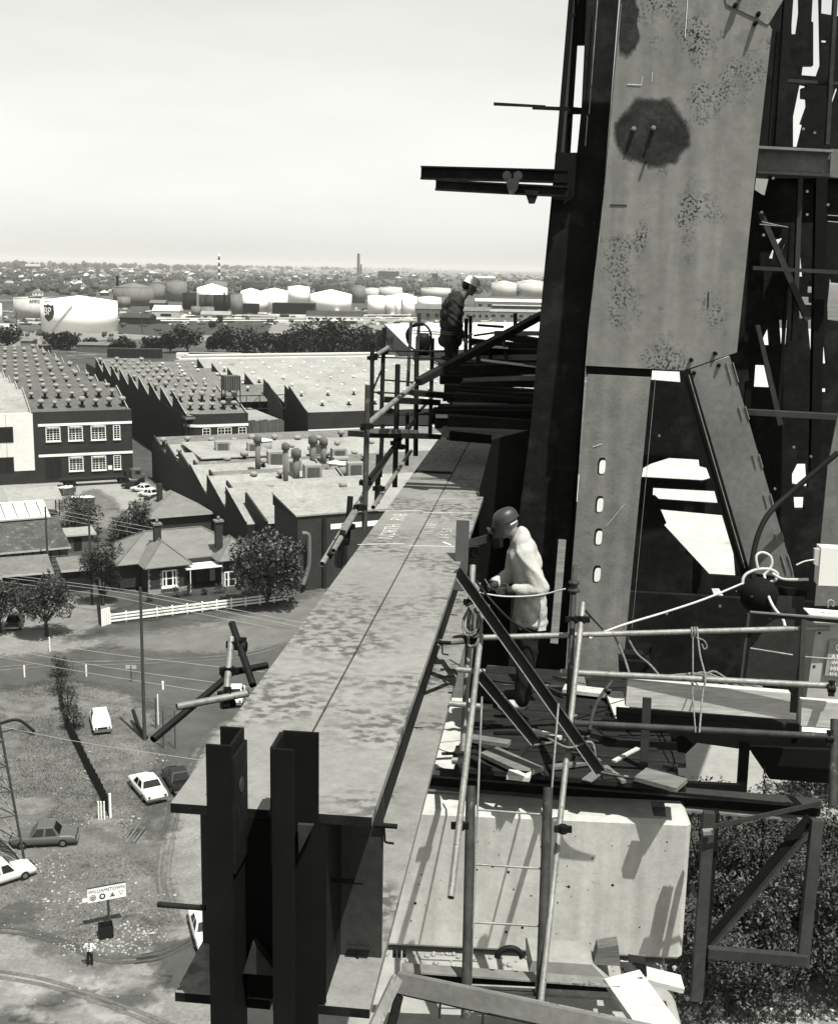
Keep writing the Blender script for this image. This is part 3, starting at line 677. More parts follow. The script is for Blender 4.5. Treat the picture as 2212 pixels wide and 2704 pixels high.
plank('steel_strip', D(1232, 1437, 10.2), D(1302, 1418, 10.4), .012, .07, 'grey_steel', 'short flat bar reaching from the clamped upright toward the welder', 'bar')
MB_post = plank('timber_stake', D(1484, 1425, 10.9), D(1462, 1700, 10.7), .07, .03, 'timber_grey', 'tapered grey timber stake standing behind the welder', 'stake', up=FW)
# ---- thick planks on the right
def facebox(name, px4, depth, zc_, mat, par=None):
    pl = PLN(pn, D(px4[0][0], px4[0][1], zc_)); mb = MB(); mb.prism([pl(*p) for p in px4], pn * depth); return mb.build(name, mat, par)
tag(facebox('timber_baulk', [(1657, 1796), (2087, 1831), (2083, 1900), (1651, 1866)], .08, 9.7, 'timber_pale'), 'thick pale timber baulk on edge behind the guard rails', 'timber')
tag(facebox('timber_baulk', [(2117, 1850), (2300, 1862), (2300, 1930), (2114, 1916)], .08, 9.6, 'timber_pale'), 'pale timber baulk end below the switch cabinet', 'timber')
tag(facebox('timber_bearer', [(1630, 1880), (2110, 1915), (2110, 1935), (1630, 1905)], .12, 9.85, 'timber_dark'), 'dark bearer under the thick pale baulk', 'timber')
tag(facebox('bracket_post', [(1697, 1843), (1720, 1845), (1709, 2050), (1687, 2050)], .02, 9.45, 'grey_steel'), 'flat brown steel bracket standing in front of the pale baulk', 'bracket')
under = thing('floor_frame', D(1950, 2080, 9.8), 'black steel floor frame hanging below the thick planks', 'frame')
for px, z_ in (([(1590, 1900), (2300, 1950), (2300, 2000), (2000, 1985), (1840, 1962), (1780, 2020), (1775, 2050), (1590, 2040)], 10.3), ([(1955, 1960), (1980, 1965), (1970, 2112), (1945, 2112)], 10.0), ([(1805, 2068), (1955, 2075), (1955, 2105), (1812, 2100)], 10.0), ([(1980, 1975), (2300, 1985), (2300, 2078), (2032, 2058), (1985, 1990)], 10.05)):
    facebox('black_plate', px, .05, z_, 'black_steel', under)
mb = MB()
for k in range(19):
    c = D(2018 - k * .35, 2036 + k * 14.5, 9.9); sx = Vector((.011, 0, 0)) if k % 2 else Vector((0, .011, 0))
    ring = [c + sx * math.cos(t) + Vector((0, 0, .026 * math.sin(t))) for t in [i * math.pi / 4 for i in range(8)]]
    mb.tube(ring, .0042, 5, closed=True)
tag(mb.build('hanging_chain', 'dark_steel'), 'dark link chain hanging below the floor frame', 'chain')
# ---- right truss bracket
br = thing('truss_bracket', D(1850, 2620, 9.0), 'rusty steel truss bracket hung beside the pier', 'bracket')
def member(x0, y0, x1, y1, w_, z_, mat='grey_steel', th=.06, name='strut', par=br):
    p, q = D(x0, y0, z_), D(x1, y1, z_); d_ = (q - p).normalized(); s_ = d_.cross(pn).normalized()
    return MB().obox((p + q) / 2, d_ * ((q - p).length / 2), s_ * w_ / 2, pn * th / 2).build(name, mat, par)
member(1872, 2145, 1838, 2640, .085, 9.0, name='post'); member(1893, 2145, 1861, 2560, .03, 9.06, 'black_steel', name='post_flange')
member(2157, 2165, 2118, 2550, .085, 9.0, name='post'); member(2143, 2165, 2108, 2540, .02, 9.06, 'black_steel', name='post_flange')
member(1866, 2498, 2140, 2160, .085, 9.08, 'black_steel', .03, 'diagonal'); member(1876, 2506, 2152, 2176, .022, 9.03, 'grey_steel', .05, 'diagonal_flange')
member(1868, 2515, 2128, 2536, .08, 8.98, 'grey_steel', .06, 'bottom_chord'); member(1885, 2183, 2168, 2121, .035, 8.85, 'grey_steel', .012, 'flat_brace')
member(1855, 2198, 1882, 2196, .03, 8.9, 'plate_steel', .05, 'lug')
tag(facebox('steel_clip', [(1830, 2330), (1836, 2350), (1834, 2372), (1826, 2362)], .06, 9.0, 'grey_steel'), 'bent steel clip projecting beside the pier corner', 'clip')
tag(facebox('gauge_block', [(1722, 2130), (1756, 2133), (1758, 2158), (1726, 2155)], .09, 9.1, 'dark_steel'), 'small dark steel block resting on the pier top', 'block')
# ================================================================== SCAFFOLDING
def tb(par, a, b, r=.024, mat='tube_steel', name='tube', open_end=False):
    return MB().tube([a, b], r, 12).build(name, mat, par)
def open_tube(par, a, b, r, mat, name='tube'):
    d_ = (b - a).normalized(); mb = MB(); mb.tube([a, b], r, 14, cap=False); mb.tube([b, a], r * .86, 14, cap=False)
    s_ = d_.cross(Vector((.3, 1, .2))).normalized(); u_ = s_.cross(d_)
    for p in (a, b):
        vs_ = [p + (s_ * math.cos(2 * math.pi * i / 14) + u_ * math.sin(2 * math.pi * i / 14)) * k for k in (r, r * .86) for i in range(14)]
        mb.add(vs_, [(i, (i + 1) % 14, 14 + (i + 1) % 14, 14 + i) for i in range(14)])
    return mb.build(name, mat, par)
def coupler(par, p, d1, mat='tube_dark', r=.033, s=1.0):
    d1 = d1.normalized(); mb = MB(); mb.tube([p - d1 * .028, p + d1 * .028], r, 10)
    q = d1.cross(FW).normalized(); e = d1.cross(q)
    mb.obox(p + q * .045, d1 * .022, q * .018, e * .016); mb.obox(p - q * .045, d1 * .022, q * .018, e * .016)
    mb.tube([p + q * .052 - e * .03, p + q * .052 + e * .045], .008, 6); mb.tube([p - q * .052 - e * .03, p - q * .052 + e * .045], .008, 6)
    return mb.build('coupler', mat, par)
up = Vector((0, 0, 1))
# guard rail in front of the platform
gdr = thing('guard_rail', D(1500, 2100, 9.0), 'galvanised tube guard rail with three rails in front of the platform', 'guard rail')
A0, A1 = D(1269, 1677, 9.6), D(1190, 2371, 7.9)
open_tube(gdr, A0, A1, .024, 'tube_steel', 'post')
B0, B1 = D(1539, 1592, 9.7), D(1427, 2653, 8.2)
tb(gdr, B0, B1, .0225, 'tube_steel', 'post')
C0, C1 = D(1514, 1560, 9.85), D(1499, 1925, 9.4)
tb(gdr, C0, C1, .024, 'tube_brown', 'post')
MB().lathe(D(1514, 1562, 9.85), [(.05, 0), (.05, .02), (.03, .03), (.03, .06), (.045, .065), (.045, .085), (.02, .10), (.016, .22)], 14).build('screw_jack', 'tube_brown', gdr)
tb(gdr, D(1262, 1684, 9.75), D(2187, 1658, 10.3), .024, name='rail')
tb(gdr, D(1480, 1775, 9.75), D(2205, 1812, 9.5), .026, name='rail')
tb(gdr, D(1516, 1910, 9.4), D(2200, 1946, 9.2), .0255, 'tube_brown', 'rail')
open_tube(gdr, D(1160, 1697, 9.3), D(1222, 1693, 9.6), .026, 'tube_steel', 'rail')
for (x0, y0, x1, y1, z_) in ((1205, 1768, 1280, 1774, 9.5), (1185, 1858, 1300, 1868, 9.3), (1192, 2008, 1226, 2008, 9.0)): tb(gdr, D(x0, y0, z_), D(x1, y1, z_), .023, name='transom')
tb(gdr, D(2204, 1900, 9.3), D(2198, 2130, 9.1), .034, 'tube_brown', 'post')
for p, d_ in ((D(1514, 1636, 9.75), up), (D(1536, 1636, 9.62), up), (D(1248, 1690, 9.6), up), (D(1214, 2181, 8.35), up), (D(1486, 2190, 8.6), up), (D(2195, 1818, 9.45), gr), (D(2190, 1950, 9.2), gr)): coupler(gdr, p, d_)
stand = thing('scaffold_standard', D(1225, 2000, 9.5), 'short grey scaffold standard rising beside the girder with a coil of rope', 'scaffold tube')
open_tube(stand, D(1248, 1493, 9.9), D(1222, 1985, 9.4), .026, 'tube_steel', 'post')
coupler(stand, D(1243, 1590, 9.8), up); coupler(stand, D(1236, 1690, 9.7), up); coupler(stand, D(1262, 1600, 9.75), gr)
# ladder and the two thick pipes it is lashed to
lad = thing('steel_ladder', D(1330, 2620, 8.4), 'thin steel rung ladder fixed between two thick pipes before the pier', 'ladder')
l0, l1, r0, r1 = D(1272, 1840, 9.0), D(1242, 2612, 8.35), D(1474, 1858, 9.0), D(1415, 2620, 8.35)
tb(lad, l0, l1, .0085, name='rail'); tb(lad, r0, r1, .0085, name='rail')
for t in (.405, .592, .785, .988):
    tb(lad, l0.lerp(l1, t), r0.lerp(r1, t), .0085, name='rung')
for (x0, y0, x1, y1, lb) in ((1243, 2076, 1230, 2690, 'thick brown pipe upright at the left of the ladder'), (1447, 2080, 1425, 2690, 'thick brown pipe upright at the right of the ladder')):
    o = open_tube(None, D(x0, y0, 8.75), D(x1, y1, 8.3), .036, 'tube_brown', 'pipe_upright'); tag(o, lb, 'pipe')
# ---- clamped tubes left of the girder
ls = thing('tube_bracket', D(600, 1840, 7.9), 'cluster of clamped scaffold tubes at the left edge of the girder', 'scaffold')
for (x0, y0, z0, x1, y1, z1, m_) in ((612, 1646, 8.1, 668, 1810, 7.7, 'tube_dark'), (611, 1685, 8.0, 596, 1850, 7.7, 'tube_steel'), (586, 1781, 7.9, 705, 1757, 8.1, 'tube_dark'), (467, 1867, 7.5, 655, 1831, 7.75, 'tube_steel'), (404, 1953, 7.3, 600, 1788, 7.85, 'tube_dark')):
    open_tube(ls, D(x0, y0, z0), D(x1, y1, z1), .0235, m_)
for x, y, z_, d_ in ((605, 1772, 7.85, up), (600, 1836, 7.72, up), (622, 1703, 7.98, up), (600, 1840, 7.7, gr), (640, 1708, 7.95, gr)): coupler(ls, D(x, y, z_), d_, r=.036)
MB().tube([D(585, 1862, 7.7), D(618, 1858, 7.75)], .03, 10).build('coupler', 'tube_dark', ls)
# ---- scaffold along the far end of the girder
bs_ = thing('edge_scaffold', gp(9, -.2, 0), 'ramshackle tube and plank scaffold along the far end of the girder', 'scaffold')
for (x0, y0, x1, y1, r, m_, zz) in ((971, 1017, 962, 1402, .027, 'tube_brown', 11.3), (983, 907, 981, 1112, .026, 'tube_dark', 14), (1014, 865, 1007, 1092, .027, 'tube_dark', 14.5), (1050, 962, 1042, 1287, .03, 'tube_dark', 13.4),
                                 (1100, 924, 1097, 1204, .033, 'tube_dark', 15.8), (1142, 893, 1135, 1155, .03, 'tube_dark', 17.2), (1085, 851, 1076, 1020, .024, 'tube_brown', 16), (1107, 834, 1102, 930, .024, 'tube_brown', 17),
                                 (1231, 841, 1227, 1016, .03, 'tube_dark', 17.5), (1242, 834, 1240, 1016, .028, 'tube_dark', 17.8), (1360, 827, 1360, 1000, .03, 'tube_dark', 18),
                                 (1010, 1120, 1003, 1260, .026, 'tube_dark', 14.0), (1075, 1090, 1074, 1230, .026, 'tube_dark', 15.0), (1000, 1200, 995, 1330, .03, 'tube_dark', 12.6), (925, 1310, 915, 1440, .028, 'tube_dark', 11.2), (905, 1400, 895, 1500, .026, 'tube_dark', 10.6)):
    open_tube(bs_, D(x0, y0, zz), D(x1, y1, zz), r, m_, 'standard')
for (x0, y0, z0, x1, y1, z1, r, m_) in ((957, 1131, 11.2, 1104, 1007, 14.0, .028, 'tube_steel'), (973, 1266, 11.6, 1094, 1110, 15, .026, 'tube_dark'), (850, 1490, 10.2, 965, 1300, 11.6, .026, 'tube_steel'), (960, 1305, 11.6, 1060, 1150, 14, .024, 'tube_steel'),
                                     (985, 1340, 11.5, 1085, 1190, 14.5, .022, 'tube_steel'), (868, 1470, 10.3, 945, 1330, 11.4, .026, 'tube_dark'), (993, 938, 14, 1024, 918, 14.6, .028, 'tube_steel'), (1175, 952, 17.3, 1210, 916, 17.3, .026, 'tube_steel'),
                                     (1222, 900, 17.6, 1246, 880, 17.6, .022, 'tube_steel'), (1108, 1085, 15.5, 1140, 1050, 17, .02, 'tube_dark'), (984, 1030, 14, 1014, 960, 14.4, .012, 'tube_dark'), (880, 1455, 10.3, 940, 1350, 11.2, .024, 'tube_steel')):
    open_tube(bs_, D(x0, y0, z0), D(x1, y1, z1), r, m_, 'brace')
for (x0, y0, x1, y1, zz, r) in ((978, 943, 1200, 948, 14.8, .009), (1010, 926, 1190, 928, 15.5, .012), (983, 1035, 1080, 1040, 14, .010), (1013, 1003, 1105, 1010, 14.6, .010), (985, 1095, 1150, 1094, 14.5, .010), (1090, 873, 1205, 879, 16.5, .008), (1090, 879, 1240, 886, 16.7, .008),
                               (985, 1123, 1135, 1124, 14.5, .009), (1260, 858, 1330, 863, 18, .02), (1250, 886, 1320, 876, 18, .016), (1085, 1092, 1160, 1090, 16.5, .014)):
    tb(bs_, D(x0, y0, zz), D(x1, y1, zz), r, 'tube_dark', 'ledger')
for x, y, zz in ((969, 1125, 11.2), (965, 1275, 11.5), (1027, 1085, 12.5), (1098, 1012, 14), (1045, 1170, 13.3), (1012, 930, 14.5), (983, 945, 14), (920, 1390, 11), (1000, 1290, 12), (900, 1430, 10.6), (1060, 1180, 14), (1175, 945, 17.3), (950, 1340, 11.2)): coupler(bs_, D(x, y, zz), up, r=.038)
def bplank(x0, y0, z0, x1, y1, z1, h, w_, mat):
    p, q = D(x0, y0, z0), D(x1, y1, z1); d_ = (q - p).normalized(); s_ = d_.cross(up).normalized(); u_ = s_.cross(d_)
    MB().obox((p + q) / 2, d_ * ((q - p).length / 2), s_ * w_ / 2, u_ * h / 2).build('plank', mat, bs_)
bplank(1083, 1036, 15.5, 1210, 1047, 15.8, .07, .25, 'timber_dark'); bplank(1083, 1030.5, 15.5, 1200, 1040, 15.8, .012, .24, 'timber_pale')
bplank(1033, 1056, 14.5, 1145, 1062, 15.5, .075, .2, 'timber_dark'); bplank(943, 1146, 12.5, 1142, 1152, 14.5, .06, .22, 'timber_dark'); bplank(975, 1137, 12.5, 1080, 1140, 14, .05, .2, 'timber_grey')
bplank(1200, 955, 17, 1300, 958, 17, .05, .3, 'timber_dark')
# stacked dark bearers going back to the bridge section
for k in range(26):
    t = k / 25; y = 878 + 270 * t + random.uniform(-4, 4); x0 = 1300 - 140 * min(1, t * 1.6) + random.uniform(-45, 40); h = random.choice((.05, .06, .09, .12)) + .06 * t; zz = 17.6 - 2.9 * t
    bplank(x0, y, zz, 1440 - 25 * t, y + random.uniform(-8, 22), zz + random.uniform(-.2, .2), h, random.uniform(.15, .4), random.choice(('timber_dark', 'timber_shade_dark', 'timber_dark', 'black_steel')) if k % 6 else 'timber_grey')
for (x0, y0, x1, y1, h, zz, m_) in ((1250, 912, 1340, 918, .015, 16.8, 'timber_pale'), (1270, 950, 1420, 968, .012, 16.2, 'timber_pale'), (1290, 975, 1370, 985, .1, 16.5, 'timber_grey'), (1160, 1075, 1210, 1078, .025, 15.4, 'timber_pale'), (1150, 1098, 1205, 1098, .02, 15.0, 'timber_pale'), (1180, 1125, 1415, 1140, .3, 15.0, 'timber_shade_dark'), (1200, 1060, 1415, 1075, .25, 15.6, 'timber_shade_dark')):
    bplank(x0, y0, zz, x1, y1, zz, h, .3, m_)
for (x0, y0, x1, y1) in ((1195, 925, 1230, 1010), (1262, 905, 1258, 1010), (1290, 900, 1300, 1020), (1160, 960, 1200, 1055), (1330, 900, 1340, 980), (1215, 985, 1260, 1035)): open_tube(bs_, D(x0, y0, 16.9), D(x1, y1, 16.4), .026, 'tube_dark', 'brace')
rk = plank('raking_shore', D(1104, 1008, 13.6), D(1434, 830, 14.6), .12, .075, 'timber_dark', 'dark raking timber sloping up to the bridge section', 'timber')
hp = thing('cable_hoop', D(1107, 920, 16.6), 'loop of black cable hanging on the far scaffold', 'cable')
MB().tube([D(1107 + 31 * math.cos(t), 890 + 37 * math.sin(t), 16.6 + .15 * math.sin(t)) for t in [i * math.pi / 12 for i in range(24)]], .016, 8, closed=True).build('loop', 'rubber', hp)
MB().tube(smooth_pts([D(1078, 905, 16.6), D(1074, 880, 16.6), D(1088, 862, 16.6), D(1120, 856, 16.6)]), .02, 8).build('tail', 'rubber', hp)
# low hoarding boards behind the worker
for x0, x1, y0, y1, lb in ((1096, 1136, 880, 935, 'round-topped steel drum on the far scaffold'),):
    t_ = thing('steel_drum', D(1116, 935, 17.5), lb, 'drum'); p = D(1116, 937, 17.5)
    MB().lathe(p, [(.11, 0), (.11, .26), (.085, .30), (.0, .315)], 18).build('body', 'tube_dark', t_)
# ================================================================== ROPES, HOSES, CABINETS
def cord(px, r, mat, name, label, cat='rope', k=5, n=8):
    o = MB().tube(smooth_pts([D(*p) for p in px], k), r, n).build(name, mat); return tag(o, label, cat)
cord([(1555, 1686, 9.9), (1640, 1652, 10.1), (1755, 1617, 10.4), (1860, 1582, 10.7), (1962, 1540, 11)], .010, 'rope_pale', 'guy_rope', 'taut pale rope stretched from the top rail to the diagonal brace')
cord([(2212, 1195, 11.2), (2100, 1290, 11.3), (2035, 1350, 11.3), (2002, 1410, 11.3), (1985, 1490, 11.3), (1990, 1545, 11.3)], .028, 'rubber', 'power_cable', 'thick black cable sagging down to the hose coil', 'cable')
cord([(1985, 1560, 11), (1962, 1545, 11), (1966, 1520, 11), (1995, 1505, 11), (2030, 1503, 11), (2052, 1515, 11), (2046, 1532, 11), (2020, 1540, 11)], .014, 'rope_pale', 'hose_coil', 'loosely coiled white hose hanging at the foot of the brace', 'hose')
cord([(2000, 1500, 11), (1996, 1470, 11), (2012, 1459, 11), (2034, 1470, 11), (2036, 1495, 11), (2015, 1520, 11)], .013, 'rope_pale', 'hose_coil', 'upper loop of white hose above the hose coil', 'hose')
cord([(2040, 1515, 11), (2070, 1530, 10.9), (2134, 1530, 10.8)], .014, 'rope_pale', 'hose_lead', 'white hose lead running across to the switch box', 'hose')
cord([(2018, 1520, 10.9), (2022, 1555, 10.8), (2040, 1600, 10.6), (2066, 1635, 10.4), (2072, 1655, 10.3)], .013, 'rope_pale', 'hose_tail', 'white hose tail dropping behind the guard rail', 'hose')
rl = thing('rope_lashing', D(1836, 1945, 9.5), 'thin rope lashed round the guard rails in front of the baulk', 'rope')
MB().tube([D(1829, 1668, 10.02), D(1829, 1800, 9.7), D(1828, 1830, 9.55), D(1836, 1935, 9.25)], .006, 6).build('strand', 'rope', rl)
MB().tube(smooth_pts([D(1841, 1670, 10.0), D(1848, 1730, 9.8), D(1862, 1790, 9.55), D(1855, 1830, 9.5), D(1846, 1935, 9.2)]), .008, 6).build('strand', 'rope', rl)
for x in (1826, 1833, 1840): MB().tube([D(x, 1657, 10.0), D(x, 1668, 9.96), D(x, 1684, 10.0)], .010, 6).build('wrap', 'rope', rl)
MB().tube(smooth_pts([D(1838, 1684, 9.95), D(1858, 1692, 9.95), D(1866, 1708, 9.95), D(1858, 1714, 9.95), D(1852, 1700, 9.95)]), .007, 6).build('knot', 'rope', rl)
rc = thing('rope_coil', D(1250, 1720, 9.6), 'coil of rope hanging from the short scaffold standard', 'rope')
for i in range(7):
    dx = random.uniform(-6, 6); h = random.uniform(75, 120)
    MB().tube(smooth_pts([D(1252 + dx, 1592, 9.65), D(1240 + i * 3 - 14 + dx, 1640, 9.6), D(1238 + i * 4 - 10, 1592 + h, 9.55), D(1252 + i * 3, 1598 + h * .9, 9.5), D(1268 + dx, 1640, 9.55), D(1262 + dx, 1594, 9.6)], 5), .0085, 6).build('strand', 'rope', rc)
MB().tube(smooth_pts([D(1230, 1600, 9.6), D(1262, 1590, 9.5), D(1290, 1600, 9.6), D(1284, 1614, 9.6), D(1258, 1612, 9.6)]), .009, 6).build('wrap', 'rope', rc)
cord([(1256, 1563, 9.9), (1330, 1575, 10.0), (1420, 1572, 10.1), (1492, 1555, 10.0)], .0065, 'rope_pale', 'safety_line', 'slack line passing in front of the welder')
cord([(1256, 1534, 10), (1300, 1590, 9.8), (1350, 1640, 9.8), (1400, 1670, 9.9)], .010, 'rubber', 'welding_lead', 'dark welding lead sagging beside the welder', 'cable')
cord([(1540, 1606, 9.9), (1565, 1635, 10), (1592, 1663, 10)], .008, 'rubber', 'short_cable', 'short black cable from the tall post to the top rail', 'cable')
cord([(1622, 1680, 10), (1645, 1730, 10), (1662, 1782, 9.9)], .010, 'rope', 'loose_hose', 'grey hose hanging over the top rail beside the slotted column', 'hose')
cord([(1655, 1680, 10), (1680, 1725, 10), (1715, 1755, 10), (1742, 1786, 9.9)], .010, 'rope', 'loose_hose', 'grey hose hanging from the top rail towards the thick baulk', 'hose')
cord([(1615, 1800, 10), (1585, 1840, 9.7), (1566, 1880, 9.5), (1556, 1930, 9.3)], .015, 'tube_brown', 'bent_hose', 'brown hose bending down beside the tall posts', 'hose')
for i in range(6):
    cord([(1440 + i * 4, 1945, 9.2), (1500 + i * 6, 1975 + i * 5, 9.0), (1560 + i * 3, 1960 + i * 14, 9.0), (1575, 2010 + i * 6, 9.0), (1610 + i * 12, 2040 + i * 3, 9.0)], .010, 'rubber' if i % 2 else 'rope', 'floor_hose', 'hose lying in a tangle on the platform beside the ladder head', 'hose')['group'] = 'tangled hoses on the platform'
for i in range(5):
    cord([(1700 + i * 35, 1795 + i * 3, 9.9), (1760 + i * 30, 1785 - i * 3, 9.9), (1850 + i * 20, 1782 + i * 4, 9.9), (1900 + i * 28, 1815, 9.9)], .010, 'rope', 'floor_hose', 'hose loop lying along the top of the thick pale baulk', 'hose')['group'] = 'hoses along the baulk'
# angle-iron rack, cabinet and switch box at the right
rack = thing('angle_rack', D(2050, 1800, 10.2), 'dark angle iron rack behind the guard rail', 'rack')
for args in ((1980, 1622, 2300, 1648, .03, 'black_steel'), (1980, 1616, 2300, 1641, .012, 'brace_steel'), (1984, 1620, 1962, 1800, .028, 'black_steel'), (1976, 1620, 1955, 1800, .022, 'grey_steel'), (2122, 1635, 2108, 1935, .045, 'grey_steel')):
    member(args[0], args[1], args[2], args[3], args[4], 10.2, args[5], .03, 'angle', rack)
for a_, b_ in (((1980, 1712), (2092, 1730)), ((2124, 1735), (2300, 1748))): tb(rack, D(*a_, 10.2), D(*b_, 10.2), .008, 'tube_steel', 'rod')
tag(facebox('steel_sheet', [(1985, 1572), (2124, 1576), (2122, 1640), (2100, 1800), (1965, 1795)], .01, 10.9, 'grey_steel'), 'brown steel sheet standing behind the angle iron rack', 'sheet')
cab = thing('switch_cabinet', D(2180, 1850, 10.4), 'pale sheet metal cabinet with a lettered notice at the guard rail', 'cabinet')
facebox('body', [(2155, 1650), (2320, 1660), (2300, 1862), (2128, 1846)], .3, 10.35, 'cream_paint', cab)
MB().prism([D(2120, 1608, 10.35), D(2300, 1622, 10.35), D(2300, 1636, 10.2), D(2136, 1624, 10.2)], (0, 0, .01)).build('lid', 'render_white', cab)
no = facebox('notice', [(2190, 1690), (2300, 1697), (2290, 1795), (2177, 1784)], .004, 10.335, 'badge_pale', cab)
cpl = PLN(pn, D(2180, 1700, 10.33)); rt_ = (cpl(2212, 1740) - cpl(2192, 1738.5)).normalized(); up_ = (cpl(2192, 1700) - cpl(2187, 1760)).normalized()
for body, x, y, s in (('C', 2203, 1719, .10), ('AT', 2194, 1739, .055), ('WE', 2194, 1754, .05), ('HIRE', 2191, 1770, .055), ('84-8', 2189, 1782, .035)): text_mesh('lettering', body, s, 'white_paint', no, cpl(x, y), rt_, up_, .001)
for x, y in ((2163, 1672), (2149, 1760), (2130, 1848), (2197, 1853)): MB().tube([PLN(pn, D(2155, 1650, 10.35))(x, y) - pn * .004, PLN(pn, D(2155, 1650, 10.35))(x, y) + pn * .002], .012, 8).build('screw_hole', 'ink', cab)
hk = cord([(2186, 1604, 10.2), (2184, 1592, 10.2), (2192, 1585, 10.2), (2202, 1592, 10.2), (2198, 1602, 10.2)], .009, 'tube_steel', 'lifting_hook', 'small bright hook on top of the pale cabinet', 'hook')
swb = thing('switch_box', D(2190, 1550, 10.6), 'white switch box mounted by the bracing', 'switch box')
facebox('case', [(2168, 1446), (2310, 1454), (2310, 1552), (2160, 1546)], .15, 10.6, 'render_white', swb)
facebox('plug', [(2151, 1450), (2167, 1450), (2163, 1496), (2149, 1490)], .05, 10.62, 'cream_paint', swb)
MB().tube(smooth_pts([D(2150, 1478, 10.6), D(2125, 1482, 10.6), D(2102, 1492, 10.6)]), .007, 6).build('flex', 'rope_pale', swb)
mach = thing('hoist_block', D(2000, 1620, 10.9), 'round dark hoist block under the white hose coil', 'hoist')
MB().lathe(D(2000, 1610, 10.9), [(.10, 0), (.16, .06), (.17, .18), (.12, .26), (.04, .3)], 16).build('drum', 'black_steel', mach)
for x, y in ((1985, 1575), (2010, 1580), (2008, 1560)): MB().tube([D(x, y, 10.72), D(x, y, 10.78)], .012, 8).build('bolt', 'tube_brown', mach)
facebox('arm', [(2010, 1545), (2130, 1560), (2128, 1582), (2010, 1572)], .05, 10.95, 'black_steel', mach)
mm = thing('petrol_motor', D(1670, 1790, 10.8), 'small dark engine standing behind the middle rail', 'engine')
facebox('block', [(1638, 1745), (1720, 1750), (1722, 1800), (1640, 1795)], .2, 10.8, 'dark_steel', mm); facebox('tank', [(1650, 1728), (1700, 1730), (1705, 1742), (1650, 1740)], .15, 10.85, 'tube_dark', mm)
# ---- foot of the pier: lower beams and boards
low = thing('lower_frame', D(1300, 2690, 8.0), 'pale steel channel frame at the foot of the ladder', 'frame')
def lbar(x0, y0, z0, x1, y1, z1, w_, th, mat, name='channel', par=low):
    p, q = D(x0, y0, z0), D(x1, y1, z1); d_ = (q - p).normalized(); s_ = d_.cross(FW).normalized(); u_ = s_.cross(d_)
    return MB().obox((p + q) / 2, d_ * ((q - p).length / 2), s_ * w_ / 2, u_ * th / 2).build(name, mat, par)
lbar(1048, 2594, 7.9, 1760, 2750, 7.5, .13, .04, 'brace_steel'); lbar(1050, 2573, 7.92, 1760, 2722, 7.52, .018, .07, 'plate_steel', 'channel_lip'); lbar(1050, 2620, 7.92, 1700, 2765, 7.52, .014, .06, 'dark_steel', 'channel_lip')
lbar(1047, 2585, 7.8, 985, 2720, 7.4, .07, .04, 'plate_steel', 'cross_bar'); lbar(1052, 2635, 7.9, 1030, 2720, 7.6, .05, .05, 'dark_steel', 'post')
for x, y in ((1162, 2660), (1275, 2690)): lbar(x, y - 12, 7.75, x - 2, y + 30, 7.7, .015, .02, 'dark_steel', 'spacer')
lb2 = thing('bearer_channel', D(1440, 2600, 8.7), 'black steel channel bearer lying across the foot of the pier', 'beam')
lbar(1060, 2572, 8.6, 1625, 2612, 8.6, .06, .12, 'black_steel', 'web', lb2); lbar(1060, 2556, 8.55, 1630, 2597, 8.55, .012, .16, 'plate_steel', 'flange', lb2); lbar(1250, 2612, 8.4, 1610, 2632, 8.4, .02, .1, 'tube_brown', 'flange', lb2)
tag(facebox('concrete_pad', [(1390, 2537), (1562, 2548), (1612, 2600), (1400, 2590)], .3, 8.75, 'concrete'), 'pale concrete pad at the foot of the block', 'pad')
plank('scaffold_board', D(1640, 2580, 8.6), D(1790, 2790, 8.0), .30, .05, 'timber_pale', 'long pale scaffold board sloping down from the pier foot', 'board')
plank('scaffold_board', D(1800, 2600, 8.9), D(1640, 2560, 8.9), .18, .04, 'timber_pale', 'short pale board lying behind the sloping board', 'board')
tag(facebox('timber_block', [(1578, 2505), (1632, 2497), (1638, 2552), (1566, 2548)], .12, 8.75, 'timber_grey'), 'dark timber block against the foot of the pier', 'block')
tag(facebox('timber_block', [(1662, 2540), (1706, 2548), (1708, 2580), (1664, 2572)], .1, 8.8, 'timber_dark'), 'small charred timber block near the pier corner', 'block')
for i in range(4): tag(facebox('brick_stack', [(1640 + i * 8, 2556 + i * 9), (1672 + i * 8, 2558 + i * 9), (1672 + i * 8, 2566 + i * 9), (1640 + i * 8, 2564 + i * 9)], .08, 8.72 - i * .05, 'tube_brown'), 'packing brick stepped against the charred block', 'brick', 'packing bricks at the pier corner')
mb = MB().tube([D(1345 + 33 * math.cos(t), 2530 - 26 * math.sin(t), 8.55) for t in [math.pi * i / 10 for i in range(11)]], .022, 8)
tag(mb.build('bent_pipe', 'tube_dark'), 'dark bent half hoop of pipe between the ladder pipes', 'pipe')
for i in range(3): MB().box(D(1036 + i * 13, 2530, 8.6), D(1046 + i * 13, 2518, 8.6) + Vector((0, .08, 0))).build('bolt_head', 'tube_dark', low)
